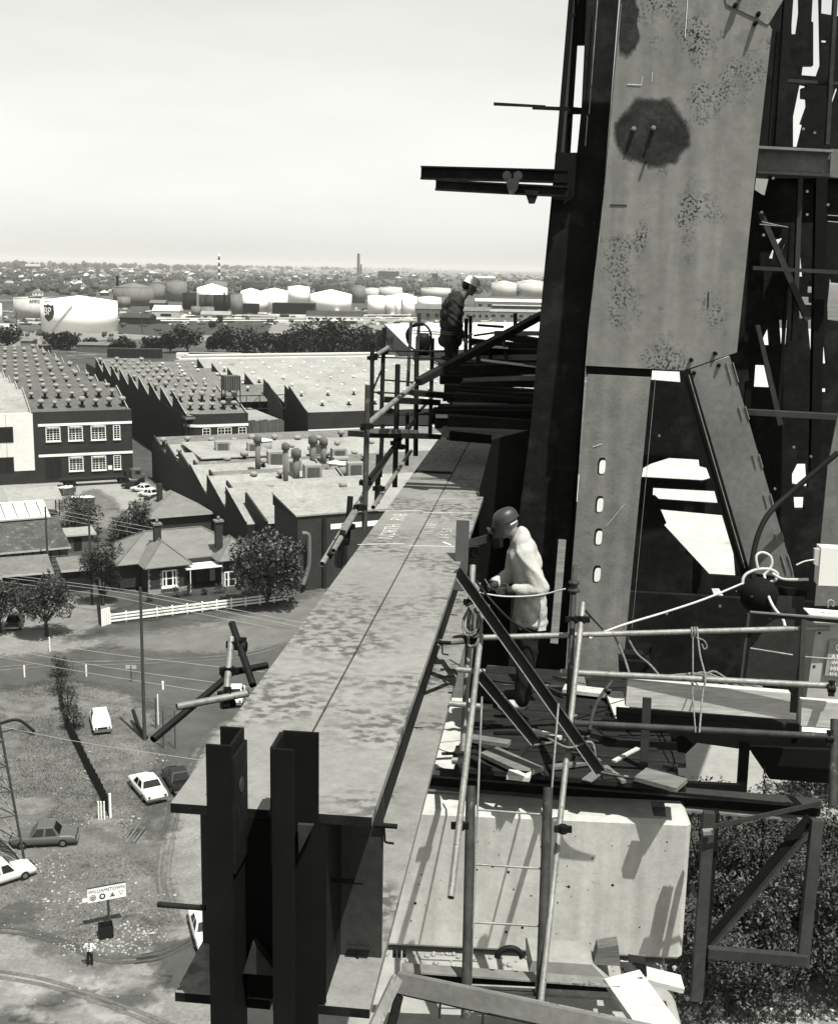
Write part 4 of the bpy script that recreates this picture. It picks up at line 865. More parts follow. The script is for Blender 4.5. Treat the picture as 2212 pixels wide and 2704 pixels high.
# ================================================================== TOWN GROUND
gsheet('verge', [(-200, 1760), (400, 1700), (900, 1560), (1100, 1700), (1100, 2900), (-300, 2900)], 'dry_grass', .02)
gsheet('dirt_lot', [(-300, 2960), (-300, 2420), (60, 2425), (200, 2480), (260, 2525), (400, 2480), (430, 2250), (400, 2090), (440, 1990), (560, 1900), (1100, 1900), (1100, 2960)], 'dirt_pale', .04)
gsheet('dirt_track', [(-300, 2230), (150, 2150), (330, 2230), (440, 2330), (450, 2440), (250, 2560), (60, 2440), (-300, 2460)], 'dirt', .05)
gsheet('road', [(-300, 1765), (0, 1738), (150, 1722), (330, 1708), (560, 1690), (760, 1655), (1000, 1580), (1100, 1700), (900, 1830), (600, 1900), (520, 1985), (480, 2080), (430, 2200), (400, 2140), (420, 2030), (440, 1900), (360, 1812), (200, 1796), (0, 1812), (-300, 1850)], 'asphalt', .07)
gsheet('road_apron', [(330, 1712), (300, 1690), (560, 1660), (760, 1600), (1000, 1500), (1080, 1560), (820, 1690), (600, 1722), (420, 1730)], 'asphalt_pale', .09)
gsheet('footway', [(-300, 1700), (0, 1672), (120, 1668), (185, 1700), (280, 1680), (420, 1672), (700, 1622), (860, 1570), (870, 1590), (700, 1640), (430, 1690), (290, 1706), (150, 1722), (0, 1735), (-300, 1765)], 'dirt_pale', .075)
gsheet('side_yard', [(-300, 1640), (0, 1560), (150, 1560), (270, 1600), (270, 1650), (180, 1695), (110, 1660), (-300, 1695)], 'dirt_pale', .055)
gsheet('factory_yard', [(-300, 1360), (-100, 1290), (100, 1276), (350, 1264), (410, 1290), (480, 1330), (420, 1370), (250, 1400), (60, 1330), (-300, 1400)], 'yard', .045)
gsheet('yard_earth', [(170, 1320), (250, 1295), (300, 1330), (335, 1380), (260, 1400), (170, 1370)], 'dirt', .06)
gsheet('front_lawn', [(300, 1618), (470, 1578), (690, 1560), (720, 1590), (500, 1612), (310, 1645)], 'lawn', .08)
gsheet('rail_land', [(-200, 890), (250, 868), (700, 850), (1100, 860), (1100, 880), (700, 900), (300, 895), (-200, 930)], 'dirt_pale', .05)
gsheet('field', [(310, 862), (520, 848), (720, 850), (700, 880), (430, 888), (318, 880)], 'lawn', .07)
gsheet('river_flat', [(1700, 1930), (2400, 1960), (2400, 2190), (2050, 2150), (1700, 2140)], 'yard', .05)
gsheet('sand_bank', [(1700, 2640), (2050, 2640), (2400, 2560), (2400, 2900), (1700, 2900)], 'dirt_pale', .05)
for px in ([(425, 2500), (520, 2492), (560, 2540), (540, 2600), (460, 2600), (445, 2550)], [(105, 2650), (150, 2620), (210, 2625), (190, 2655), (120, 2670)], [(-60, 2690), (60, 2680), (110, 2720), (-60, 2760)], [(270, 2635), (370, 2632), (365, 2645), (280, 2648)], [(20, 2400), (70, 2395), (80, 2425), (20, 2430)]): gsheet('dark_patch', px, 'asphalt', .062, 1.2)  # darker feathered patches on the dirt lot
gsheet('pale_rut', [(-60, 2560), (120, 2580), (300, 2600), (430, 2660), (300, 2690), (60, 2640), (-60, 2620)], 'yard', .056, 3)
UP = Vector((0, 0, 1))
class Fr:                                                        # upright street-grid frame: u along the front, v into the block
    def __init__(s, o, az): s.o = Vector(o); s.u = azv(az); s.v = azv(az - 90); s.pl = PLN(s.v, s.o)
    def p(s, u, v, z): return s.o + s.u * u + s.v * v + UP * z
    def at(s, x, y): q = s.pl(x, y) - s.o; return q.dot(s.u), q.z
    def box(s, mb, u0, u1, v0, v1, z0, z1, mi=0):
        return mb.hexa([s.p(u0, v0, z0), s.p(u1, v0, z0), s.p(u1, v1, z0), s.p(u0, v1, z0)], [s.p(u0, v0, z1), s.p(u1, v0, z1), s.p(u1, v1, z1), s.p(u0, v1, z1)], mi)
    def rect(s, name, x0, y0, x1, y1, v0, v1, mat, par):         # photo rectangle on the front plane
        u0, z1 = s.at(x0, y0); u1, z0 = s.at(x1, y1)
        return s.box(MB(), u0, u1, v0, v1, z0, z1).build(name, mat, par), (u0, u1, z0, z1)
def window(fr, par, u0, u1, z0, z1, v=-.02, cols=4, rows=4, frame='white_paint', sill=True, hood=False):
    wn = fr.box(MB(), u0, u1, v - .02, v + .0, z0, z1).build('window', 'glass_dark', par)
    mb = MB(); t = .045
    for i in range(cols + 1):
        u = u0 + (u1 - u0) * i / cols; k = t * (1.6 if i in (0, cols) or (cols == 4 and i == 2) else .8); fr.box(mb, u - k, u + k, v - .06, v - .021, z0, z1)
    for j in range(rows + 1):
        z = z0 + (z1 - z0) * j / rows; k = t * (1.2 if j in (0, rows) else .7); fr.box(mb, u0 + .05, u1 - .05, v - .055, v - .0215, z - k, z + k)
    mb.build('glazing_bars', frame, wn)
    if sill: fr.box(MB(), u0 - .15, u1 + .15, v - .22, v + .0, z0 - .26, z0 - .06).build('sill', 'white_paint', wn)
    if hood: fr.box(MB(), u0 + (u1 - u0) * .1, u1 - (u1 - u0) * .1, v - .5, v - .07, z1 - .26, z1 - .1).build('hood', 'cream_paint', wn)
    return wn
# vents shared by all factory roofs
def vent_mesh(nm, s, capm):
    mb = MB(); mb.lathe((0, 0, 0), [(.30 * s, 0), (.22 * s, .35 * s), (.25 * s, .7 * s)], 8, 1); mb.lathe((0, 0, 0), [(.26 * s, .7 * s), (.52 * s, .75 * s), (.52 * s, 1.2 * s), (.3 * s, 1.35 * s)], 10, 0)
    mb.box((-.42 * s, -.42 * s, -.2 * s), (.42 * s, .42 * s, .1 * s), 1)
    return mb.mesh(nm, [capm, 'tank_black'])
VENT = vent_mesh('roof_vent', 1.15, 'roof_pale'); VENT2 = vent_mesh('roof_vent_small', .8, 'roof_white'); VENT3 = vent_mesh('roof_vent_large', 1.25, 'roof_pale')
def put(mesh, name, p, par):
    o = bpy.data.objects.new(name, mesh); COL.objects.link(o); o.parent = par; o.location = p - parent_origin(par); o.rotation_euler = (0, 0, random.random()); s_ = random.uniform(.8, 1.15); o.scale = (s_, s_, s_ * random.uniform(.8, 1.2)); return o
def sawtooth(fr, par, u0, u1, v0, n, dep, z0, rise, mat, wallmat, vents=None, vmesh=VENT, keep=1.0, gable='brick_dark'):
    """n teeth, each a slope facing the street with a glazed back; vents = (count per tooth, first u)"""
    for i in range(n):
        a = v0 + i * dep; b = a + dep
        mb = MB(); mb.add([fr.p(u0, a, z0), fr.p(u1, a, z0), fr.p(u1, b - .3, z0 + rise), fr.p(u0, b - .3, z0 + rise)], [(0, 1, 2, 3)])
        mb.add([fr.p(u0, b - .3, z0 + rise), fr.p(u1, b - .3, z0 + rise), fr.p(u1, b - .29, z0), fr.p(u0, b - .29, z0)], [(0, 1, 2, 3)])
        rf = mb.build('roof_slope', mat, par)
        for uu in (u0 - .15, u1 + .01):
            MB().prism([fr.p(uu, a, 0), fr.p(uu, b, 0), fr.p(uu, b, z0), fr.p(uu, b - .28, z0 + rise + .35), fr.p(uu, a, z0 + .35)], fr.u * .14).build('gable_wall', gable, par)
            MB().prism([fr.p(uu - .04, a, z0 + .352), fr.p(uu - .04, b - .28, z0 + rise + .352), fr.p(uu + .18, b - .28, z0 + rise + .352), fr.p(uu + .18, a, z0 + .352)], UP * .1).build('barge_coping', 'roof_pale', par)
        if vents:
            k, us, st = vents
            for j in range(k):
                if random.random() > keep: continue
                uu = us + (j + (.5 if i % 2 else 0)) * st; t = .62
                if u0 < uu < u1: put(vmesh, 'roof_vent', fr.p(uu, a + (dep - .3) * t, z0 + rise * t + .1), par)
                if u0 < uu + st * .45 < u1 and keep >= 1: put(vmesh, 'roof_vent', fr.p(uu + st * .45, a + (dep - .3) * .25, z0 + rise * .25 + .1), par)
# ---------------------------------------------------------------- factory A (two storeys, left)
AZ = 65.5
fa = Fr(G(95, 1277), AZ)
uR = fa.at(350, 1200)[0]; hA = 13.7
A = thing('brick_factory', fa.p(uR / 2, 0, 0), 'two storey dark brick factory with white bands and a vented saw-tooth roof', 'factory')
fa.box(MB(), 0, uR, 0, .5, 0, hA).build('wall', 'brick_dark', A)
fa.box(MB(), uR - .4, uR, .5, 150, 0, hA - .8).build('wall', 'brick_dark', A)
fa.box(MB(), -.3, uR + .03, -.05, .55, hA, hA + .12).build('parapet_coping', 'roof_grey', A)
for (x0, y0, y1) in ((100, 1120, 1126.5), (102, 1201, 1207.5)):
    u0, z1 = fa.at(x0, y0); _, z0 = fa.at(x0, y1); fa.box(MB(), u0, uR + .02, -.14, -.004, z0, z1).build('band', 'white_paint', A)
for (x0, y0, x1, y1, c) in ((121, 1128, 159, 1163, 4), (180, 1126, 218, 1161, 4), (240, 1124, 279, 1159, 4), (299, 1123, 317, 1158, 2), (182, 1207, 220, 1241, 4), (242, 1205, 280, 1239, 4), (300, 1203, 319, 1237, 2)):
    u0, z1 = fa.at(x0, y0); u1, z0 = fa.at(x1, y1); window(fa, A, u0, u1, z0, z1, cols=c, rows=6, hood=c == 4)
dr, _ = fa.rect('doorway', 119, 1207, 163, 1262, -.05, -.01, 'shed_dark', A)
fa.rect('notice', 285, 1229, 296, 1240, -.06, -.01, 'white_paint', A)
sawtooth(fa, A, -.2, uR - .45, .6, 11, 13.0, hA - .5, 3.6, 'roof_grey', 'brick_dark', (9, .8, 2.6))
# pale rendered wing on the left
Wg = thing('rendered_factory_wing', fa.p(-14, 0, 0), 'pale rendered factory wing with dark openings next to the brick factory', 'factory')
fa.box(MB(), -45, -.05, .05, .6, 2.6, hA - .05).build('wall', 'render_white', Wg); fa.box(MB(), -45, -.02, .02, .62, 0, 2.6).build('plinth', 'brick_dark', Wg)
for (x0, y0, x1, y1) in ((-60, 1130, 36, 1168), (-60, 1211, 38, 1247)): fa.rect('opening', x0, y0, x1, y1, -.03, .02, 'shed_dark', Wg)
for i in range(9): fa.box(MB(), -45 + i * 5, -44.93 + i * 5, .03, .046, 2.7, hA - .2).build('panel_joint', 'brick_pale', Wg)
sawtooth(fa, Wg, -60, -.35, .7, 11, 13.0, hA - .5, 3.6, 'roof_pale', 'brick_dark', None)
for i in range(3, 11):
    for j in range(16): put(VENT, 'roof_vent', fa.p(-2.2 - j * 3.4 - (1.6 if i % 2 else 0), .7 + i * 13 + 7.5, hA + 1.8), Wg)
# ---------------------------------------------------------------- factory B (rounded corner, middle)
fb = Fr(G(490, 1093, 12.2) * 1, AZ); fb.o.z = 0
hB = 12.0
B = thing('round_corner_factory', fb.p(6, 0, 0), 'brick factory with a rounded corner, white band and saw-tooth roofs', 'factory')
uB = fb.at(655, 1092)[0]
arc = [(4 - 4 * math.cos(t) , 4 - 4 * math.sin(t)) for t in [i * math.pi / 16 for i in range(9)]]
pts = [(0, 20)] + arc + [(uB, 0), (uB, .5)] + [(4 - 3.5 * math.cos(t), 4 - 3.5 * math.sin(t)) for t in [math.pi / 2 - i * math.pi / 16 for i in range(9)]] + [(.5, 20)]
MB().prism([fb.p(u, v, 0) for u, v in pts], UP * hB).build('wall', 'brick_dark', B)
bd = [(u, v) for u, v in arc]; bo = [(4 - 4.14 * math.cos(t), 4 - 4.14 * math.sin(t)) for t in [i * math.pi / 16 for i in range(9)]]
zb1 = fb.at(600, 1119)[1]; zb0 = fb.at(600, 1126)[1]
MB().prism([fb.p(u, v, zb0) for u, v in bo[2:] + [(uB, -.14), (uB, -.006)] + list(reversed(bd[2:]))], UP * (zb1 - zb0)).build('band', 'white_paint', B)
for (x0, y0, x1, y1, c) in ((535, 1132, 555, 1162, 2), (575, 1130, 611, 1161, 4), (630, 1129, 650, 1158, 2)):
    u0, z1 = fb.at(x0, y0); u1, z0 = fb.at(x1, y1); window(fb, B, u0, u1, z0, z1, cols=c, rows=4)
fb.box(MB(), .02, uB, .5, 10, hB - 1, hB - .5).build('flat_roof', 'roof_mid', B)
sawtooth(fb, B, .4, uB - .2, .7, 9, 12.0, hB - .3, 3.4, 'roof_mid', 'brick_dark', (8, .8, 2.3), keep=1.0)
sawtooth(fb, B, uB + .4, uB + 44, 30, 7, 12.0, hB - 1.2, 2.8, 'roof_mid', 'brick_dark', (11, uB + 2, 4.4), VENT2, .9)
# smooth dark roof and whitened strips behind
fb.box(MB(), 4, 110, 116, 150, 0, 10.5).build('rear_shed', 'roof_dark', B)
for i in range(6): fb.box(MB(), 30 + i * 3, 120, 152 + i * 7, 154.5 + i * 7, 0, 9.5 + .1 * i).build('rear_strip', 'roof_white' if i % 2 else 'roof_pale', B)
# timber stair tower and gantry on the roof
tw = thing('roof_tank_tower', fb.p(uB - .5, 8, hB), 'louvred tank tower standing on legs above the round corner factory', 'tower')
u0, zt_ = fb.at(607, 998); u1, zb_ = fb.at(650, 1036)
fb.box(MB(), u0, u1, 4, 7.2, zb_, zt_).build('tank_house', 'cladding', tw)
for i in range(7): u = u0 + (u1 - u0) * (i + .5) / 7; fb.box(MB(), u - .06, u + .06, 3.93, 3.995, zb_, zt_).build('louvre', 'shed_dark', tw)
for uu in (u0 + .1, u1 - .1):
    for vv in (4.1, 7): MB().tube([fb.p(uu, vv, hB - .5), fb.p(uu, vv, zb_ + .05)], .12, 6).build('leg', 'tank_black', tw)
ug0, zg0 = fb.at(665, 1050); ug1, zg1 = fb.at(770, 1083)
ga = thing('roof_gantry', fb.p(ug0, 4, zg1), 'dark latticed walkway gantry between the tank tower and the next factory', 'gantry')
for z in (zg0, zg1): MB().tube([fb.p(u0, 4, z), fb.p(ug1, 4, z)], .1, 5).build('chord', 'tank_black', ga)
for i in range(4):
    a_ = ug0 + (ug1 - ug0) * i / 3; MB().tube([fb.p(a_, 4, zg0), fb.p(a_, 4, zg1)], .08, 5).build('post', 'tank_black', ga)
    if i < 3: MB().tube([fb.p(a_, 4, zg1), fb.p(a_ + (ug1 - ug0) / 3, 4, zg0)], .05, 5).build('brace', 'tank_black', ga)
CLs = thing('clad_factory_bay', fb.p(uB + 5, 6, 0), 'board clad factory bay between the two brick factories', 'factory')
uc1 = fb.at(770, 1100)[0]
for i in range(10):
    a_ = uB + .3 + (uc1 - uB - .3) * i / 10; fb.box(MB(), a_, a_ + (uc1 - uB - .3) / 10 - .04, 5 + .06 * (i % 2), 5.4, 0, 9.6 + (i % 3) * .1).build('cladding_panel', 'cladding' if i % 3 else 'roof_grey', CLs)
fb.box(MB(), uB + .2, uc1, 5.5, 30, 9.0, 9.4).build('roof', 'roof_pale', CLs); fb.box(MB(), uB + .3, uc1, 4.4, 5.6, 3.9, 4.3).build('canopy', 'roof_white', CLs)
# ---------------------------------------------------------------- factory C (right of the middle)
fc = Fr(Vector((fb.p(uc1 + .5, 2.5, 0)).to_tuple()), AZ); hC = 11.3
Cc = thing('long_brick_factory', fc.p(15, 0, 0), 'long low brick factory with a pale vented roof behind the scaffold', 'factory')
fc.box(MB(), 4, 60, 0, .5, 0, hC).build('wall', 'brick_dark', Cc)
za, zb2 = fc.at(830, 1134)[1], fc.at(830, 1142)[1]
fc.box(MB(), 4, 60, -.15, -.005, zb2, za).build('band', 'white_paint', Cc)
for i in range(7): window(fc, Cc, 8 + i * 7, 13 + i * 7, zb2 - 2.2, zb2 - .25, cols=5, rows=2, sill=False)
MB().prism([fc.p(3.9, -.02, 0), fc.p(3.9, -.02, hC), fc.p(3.9, 12.6, hC + 4.6), fc.p(3.9, 12.7, 0)], fc.u * -.12).build('gable_wall', 'brick_dark', Cc)
MB().prism([fc.p(0, 6, 0), fc.p(0, 6, hC + 1), fc.p(0, 16, hC + 5.0), fc.p(0, 16, 0)], fc.u * .14).build('gable_wall', 'brick_dark', Cc)
sawtooth(fc, Cc, 4.2, 70, .6, 6, 16.0, hC - .2, 4.2, 'roof_pale', 'brick_dark', (10, 6, 6.2), VENT2)
# ---------------------------------------------------------------- low workshop D with ducts and vents
fd = Fr(G(408, 1268), AZ)
Dw = thing('low_workshop', fd.p(20, -20, 0), 'low workshop crowded with roof vents, ducts and cooling boxes', 'workshop')
hD = 6.6
def dz(x, y, z): q = G(x, y, z) - fd.o; return q.dot(fd.u), q.dot(fd.v)
vN = -74; uE = 60
MB().prism([fd.p(0, 2, 0), fd.p(0, vN, 0), fd.p(0, vN, hD), fd.p(0, 2, hD)], fd.u * .35).build('side_wall', 'shed_dark', Dw)
for k in range(7):
    v1 = 0 - k * 10.6; v0 = v1 - 10.6
    mb = MB(); mb.add([fd.p(.3, v0, hD - .3), fd.p(uE, v0, hD - .3), fd.p(uE, v1 - .2, hD + 2.0), fd.p(.3, v1 - .2, hD + 2.0), fd.p(.3, v1 - .19, hD - .3), fd.p(uE, v1 - .19, hD - .3)], [(0, 1, 2, 3), (3, 2, 5, 4)])
    mb.build('roof_slope', ('roof_mid', 'roof_pale', 'roof_pale', 'roof_mid')[k % 4], Dw)
    MB().prism([fd.p(0, v0, hD + .01), fd.p(0, v1, hD + .01), fd.p(0, v1 - .1, hD + 2.35)], fd.u * .3).build('gable_wall', 'brick_dark', Dw)
MB().prism([fd.p(0, vN, 0), fd.p(uE, vN, 0), fd.p(uE, vN, hD - .3), fd.p(0, vN, hD - .3)], fd.v * .3).build('end_wall', 'shed_dark', Dw)
# lean-to roofs on the yard side
for (u0, u1, v0, v1, z0, z1, m_) in ((3, 16, -27, -12, 8.2, 8.9, 'roof_pale'), (7, 19, -41, -29, 7.4, 8.0, 'roof_mid')):
    fd.box(MB(), u0, u1, v0, v1, 0, z0).build('shed_wall', 'shed_dark', Dw); mb = MB(); mb.prism([fd.p(u0 - .4, v0 - .4, z0 + .02), fd.p(u1 + .4, v0 - .4, z0 + .02), fd.p(u1 + .4, v1 + .4, z1), fd.p(u0 - .4, v1 + .4, z1)], UP * .18); mb.build('shed_roof', m_, Dw)
# things on roof: vents, cooling boxes, flues
for (x, y) in ((432, 1165), (495, 1163), (473, 1190), (558, 1165), (618, 1167), (665, 1162), (725, 1160), (785, 1158), (840, 1157), (770, 1180), (645, 1207), (695, 1225), (670, 1255), (740, 1255), (715, 1285), (860, 1205), (890, 1175), (935, 1195), (885, 1215), (940, 1235), (600, 1215), (820, 1190), (900, 1150), (960, 1205), (980, 1170), (905, 1290), (760, 1340)):
    put(VENT3, 'roof_vent', G(x, y + 12, hD + 1.2), Dw)
BOXM = None
def cooling(x, y, s):
    p = G(x, y + 12, hD + 1.2); o = thing('cooling_box', p, 'square louvred cooling box on the low workshop roof', 'cooling box', 'cooling boxes on the workshop roof')
    f = Fr(p, AZ + 8); f.box(MB(), -s, s, 0, 1.6 * s, 0, 1.9 * s).build('casing', 'roof_pale', o); f.box(MB(), -s * .72, s * .72, -.04, -.005, s * .25, s * 1.65).build('grille', 'cladding', o)
for a in ((589, 1190, 1.3), (672, 1190, 1.2), (730, 1222, 1.4), (847, 1190, 1.2), (897, 1210, 1.3), (903, 1235, 1.3), (828, 1260, 1.4), (940, 1250, 1.3), (778, 1240, 1.2)): cooling(*a)
def flue(x, y, h, r, lb, cap=True):
    p = G(x, y, hD + .6); o = thing('flue_pipe', p, lb, 'flue'); MB().lathe(p, [(r, 0), (r, h)], 10).build('pipe', 'tank_grey', o)
    MB().lathe(p + UP * h, [(r * 1.1, 0), (r * 1.5, .05), (r * 1.5, r * 2.2), (r * .6, r * 2.8)], 10).build('cowl', 'roof_grey', o)
for x, y, h, r, lb in ((681, 1255, 5.5, .45, 'tall grey flue beside the wide pale drum on the workshop roof'), (754, 1290, 6.2, .42, 'tall thin flue in front of the cooling boxes on the workshop roof'), (782, 1275, 4.2, .55, 'short stout flue beside the thin flue on the workshop roof'), (826, 1235, 4.2, .55, 'dark stout flue among vents on the workshop roof'), (854, 1232, 3.8, .5, 'stubby grey flue with a broad cowl on the workshop roof')): flue(x, y, h, r, lb)
for x, y, r, lb in ((697, 1182, 1.5, 'wide pale drum tank on the workshop roof behind the flues'), (885, 1245, 1.4, 'pale round tank near the workshop roof edge by the scaffold'), (908, 1248, 1.4, 'second pale round tank near the workshop roof edge')):
    p = G(x, y + 12, hD + .6); o = thing('drum_tank', p, lb, 'tank'); MB().lathe(p, [(r, 0), (r, 2.2)], 16).build('shell', 'roof_pale', o); MB().lathe(p + UP * 2.2, [(r * 1.06, 0), (r * 1.06, .15), (.2, .5)], 16).build('lid', 'roof_white', o)
# ---------------------------------------------------------------- tall store E with the downpipe
fe = Fr(G(786, 1562), AZ - 2); hE = 10.6
E_ = thing('brick_store', fe.p(8, 6, 0), 'tall dark brick store with a pale roof and big downpipe', 'store')
fe.box(MB(), 0, 40, 0, 9, 0, hE - .6).build('wall', 'brick_red', E_)
mb = MB(); mb.prism([fe.p(-.3, -.2, hE - .55), fe.p(40, -.2, hE - .55), fe.p(40, 9.2, hE + .9), fe.p(-.3, 9.2, hE + .9)], UP * .2); mb.build('roof', 'roof_pale', E_)
MB().prism([fe.p(-.02, 0, hE - .62), fe.p(-.02, 9, hE - .62), fe.p(-.02, 9, hE + .8)], fe.u * -.2).build('gable_wall', 'shed_dark', E_)
fe.box(MB(), 3.4, 3.9, -.35, -.01, 0, hE - 1).build('pilaster', 'shed_dark', E_); fe.box(MB(), 5.2, 7.0, -.05, -.005, 3.0, 7.2).build('door_panel', 'glass_dark', E_)
fe.box(MB(), 4.6, 12, -.06, -.005, 8.0, 8.7).build('fascia', 'white_paint', E_)
MB().tube(smooth_pts([fe.p(.2, -1.0, 8.0), fe.p(.9, -1.0, 7.9), fe.p(1.2, -1.0, 7.2), fe.p(1.2, -1.0, 4.2), fe.p(1.0, -1.0, 3.0), fe.p(.3, -1.2, 1.2)], 5), .28, 10).build('downpipe', 'tank_grey', E_)
for z in (7, 5, 3.6): MB().tube([fe.p(1.2, -1, z), fe.p(1.2, 0, z)], .06, 5).build('pipe_bracket', 'tank_black', E_)
# sawtooth workshop between D and E
fs = Fr(G(650, 1480), AZ); S_ = thing('tooth_roof_workshop', fs.p(6, 10, 0), 'workshop with three pale saw-tooth bays beside the tall store', 'workshop')
fs.box(MB(), 0, 22, 0, 34, 0, 5.2).build('wall', 'shed_dark', S_)
sawtooth(fs, S_, .2, 22, 0, 3, 11.3, 5.3, 3.4, 'roof_pale', 'shed_dark', None, gable='shed_dark')
# ---------------------------------------------------------------- house
fh = Fr(G(392, 1571), 62)
Hs = thing('brick_house', fh.p(6, 4, 0), 'brick hip-roofed house with two chimneys behind a white rail fence', 'house')
uh = [fh.at(x, 1540)[0] for x in (340, 392, 493, 585, 650)]
Z0 = 3.7
def wbox(u0, u1, v0, v1): return fh.box(MB(), u0, u1, v0, v1, .35, Z0).build('wall', 'brick_red', Hs)
wbox(0, uh[2], 0, 6); wbox(uh[3], uh[3] + 4.2, 0, 6); wbox(-2.8, 0, 3.2, 11); wbox(uh[2], uh[3], 2.2, 9); wbox(0, uh[3] + 4.2, 6, 12)
for u0, u1 in ((0, uh[2]), (uh[3], uh[3] + 4.2)): fh.box(MB(), u0 - .03, u1 + .03, -.05, .3, 0, .62).build('plinth', 'concrete', Hs)
def hip(u0, u1, v0, v1, z, rise, mat='slate', inset=None):
    k = inset or (v1 - v0) / 2; mb = MB()
    if u1 - u0 >= v1 - v0: a_, b_ = fh.p(u0 + k, (v0 + v1) / 2, z + rise), fh.p(u1 - k, (v0 + v1) / 2, z + rise)
    else: k = (u1 - u0) / 2; a_, b_ = fh.p((u0 + u1) / 2, v0 + k, z + rise), fh.p((u0 + u1) / 2, v1 - k, z + rise)
    c = [fh.p(u0, v0, z), fh.p(u1, v0, z), fh.p(u1, v1, z), fh.p(u0, v1, z)]
    if u1 - u0 >= v1 - v0: fs_ = [(0, 1, 5, 4), (1, 2, 5), (2, 3, 4, 5), (3, 0, 4)]
    else: fs_ = [(0, 1, 4), (1, 2, 5, 4), (2, 3, 5), (3, 0, 4, 5)]
    mb.add(c + [a_, b_], fs_ + [(3, 2, 1, 0)]); r = mb.build('roof', mat, Hs)
    mb = MB(); mb.tube([a_ + UP * .05, b_ + UP * .05], .1, 5)
    for i, e in ((0, a_), (3, a_), (1, b_), (2, b_)) if u1 - u0 >= v1 - v0 else ((0, a_), (1, a_), (2, b_), (3, b_)): mb.tube([c[i] + UP * .05, e + UP * .05], .09, 5)
    mb.build('ridge_capping', 'roof_mid', r)
    MB().tube([p_ + UP * -.08 for p_ in c + [c[0]]], .1, 6).build('gutter', 'roof_mid', r)
    return r
hip(-3.4, uh[3] + 4.8, 2.4, 12.6, Z0, 3.0); hip(-.6, uh[2] + .6, -.7, 7.2, Z0 + .01, 2.7); hip(uh[3] - .6, uh[3] + 4.9, -.7, 6, Z0 + .02, 2.4)
for x0, y0, x1, y1 in ((428, 1507, 466, 1546), (592, 1510, 632, 1546)):
    u0, z1 = fh.at(x0, y0); u1, z0 = fh.at(x1, y1); w_ = (u1 - u0)
    wn = fh.box(MB(), u0, u1, -.10, -.02, z0, z1).build('window', 'white_paint', Hs)
    for a_, b_ in ((.07, .2), (.32, .68), (.8, .93)):
        for c_, d_ in ((.08, .47), (.53, .93)): fh.box(MB(), u0 + w_ * a_, u0 + w_ * b_, -.125, -.102, z0 + (z1 - z0) * c_, z0 + (z1 - z0) * d_).build('pane', 'glass_dark', wn)
    fh.box(MB(), u0 - .2, u1 + .2, -.3, -.0, z0 - .22, z0 - .02).build('sill', 'white_paint', wn)
    for k in range(7):
        for ue, s in ((u0, -1), (u1, 1)):
            q = .28 if k % 2 else .16; a_, b_ = sorted((ue + s * .03, ue + s * (.03 + q))); fh.box(MB(), a_, b_, -.03, -.003, z0 + (z1 - z0) * k / 7, z0 + (z1 - z0) * (k + .85) / 7).build('quoin', 'concrete', wn)
for k in range(8):
    q = .3 if k % 2 else .18
    for ue in (0, uh[3]): fh.box(MB(), ue - .01, ue + q, -.035, -.004, .65 + k * .36, .96 + k * .36).build('quoin', 'concrete', Hs)
pc = fh.box(MB(), uh[2] - .3, uh[3] - .2, -1.0, 2.0, 3.0, 3.12).build('porch_roof', 'white_paint', Hs)
MB().tube([fh.p(uh[2] + .25, -.9, 0), fh.p(uh[2] + .25, -.9, 3)], .07, 6).build('porch_post', 'white_paint', pc)
fh.box(MB(), uh[2] + .9, uh[2] + 1.9, 2.12, 2.19, .4, 2.6).build('front_door', 'shed_dark', Hs); fh.box(MB(), uh[3] - .9, uh[3] - .2, 2.1, 2.19, .4, 2.8).build('side_light', 'cream_paint', Hs)
for x, y, h in ((415, 1423, 2.4), (577, 1418, 2.6)):
    p = G(x, y, Z0 + 2.6); ch = MB(); f = Fr(p, 62); f.box(ch, -.45, .45, -.4, .4, -1.5, h - .5); c_ = ch.build('chimney', 'brick_red', Hs)
    f.box(MB(), -.6, .6, -.55, .55, h - .5, h - .25).build('corbel', 'brick_pale', c_); MB().lathe(p + UP * (h - .25), [(.2, 0), (.16, .5)], 8).build('pot', 'brick_pale', c_)
    for kk in range(3): f.box(MB(), .46, .5, -.3, .3, h - 1.0 - kk * .35, h - .85 - kk * .35).build('brick_course', 'brick_pale', c_)
ob = thing('rear_cottage', G(480, 1400), 'slate roofed cottage with a chimney behind the brick house', 'house')
f2 = Fr(G(462, 1420), 62)
f2.box(MB(), -4, 6, 0, 8, 0, 3.4).build('wall', 'brick_red', ob)
mb = MB(); a_ = f2.p(1, 3.5, 6.6); b_ = f2.p(1, 5.5, 6.6); c = [f2.p(-4.6, -.6, 3.4), f2.p(6.6, -.6, 3.4), f2.p(6.6, 8.6, 3.4), f2.p(-4.6, 8.6, 3.4)]
mb.add(c + [a_, b_], [(0, 1, 4), (1, 2, 5, 4), (2, 3, 5), (3, 0, 4, 5), (3, 2, 1, 0)]); mb.build('roof', 'slate', ob)
f2.box(MB(), -1.6, -.8, 3.5, 4.2, 4, 8.0).build('chimney', 'brick_red', ob)
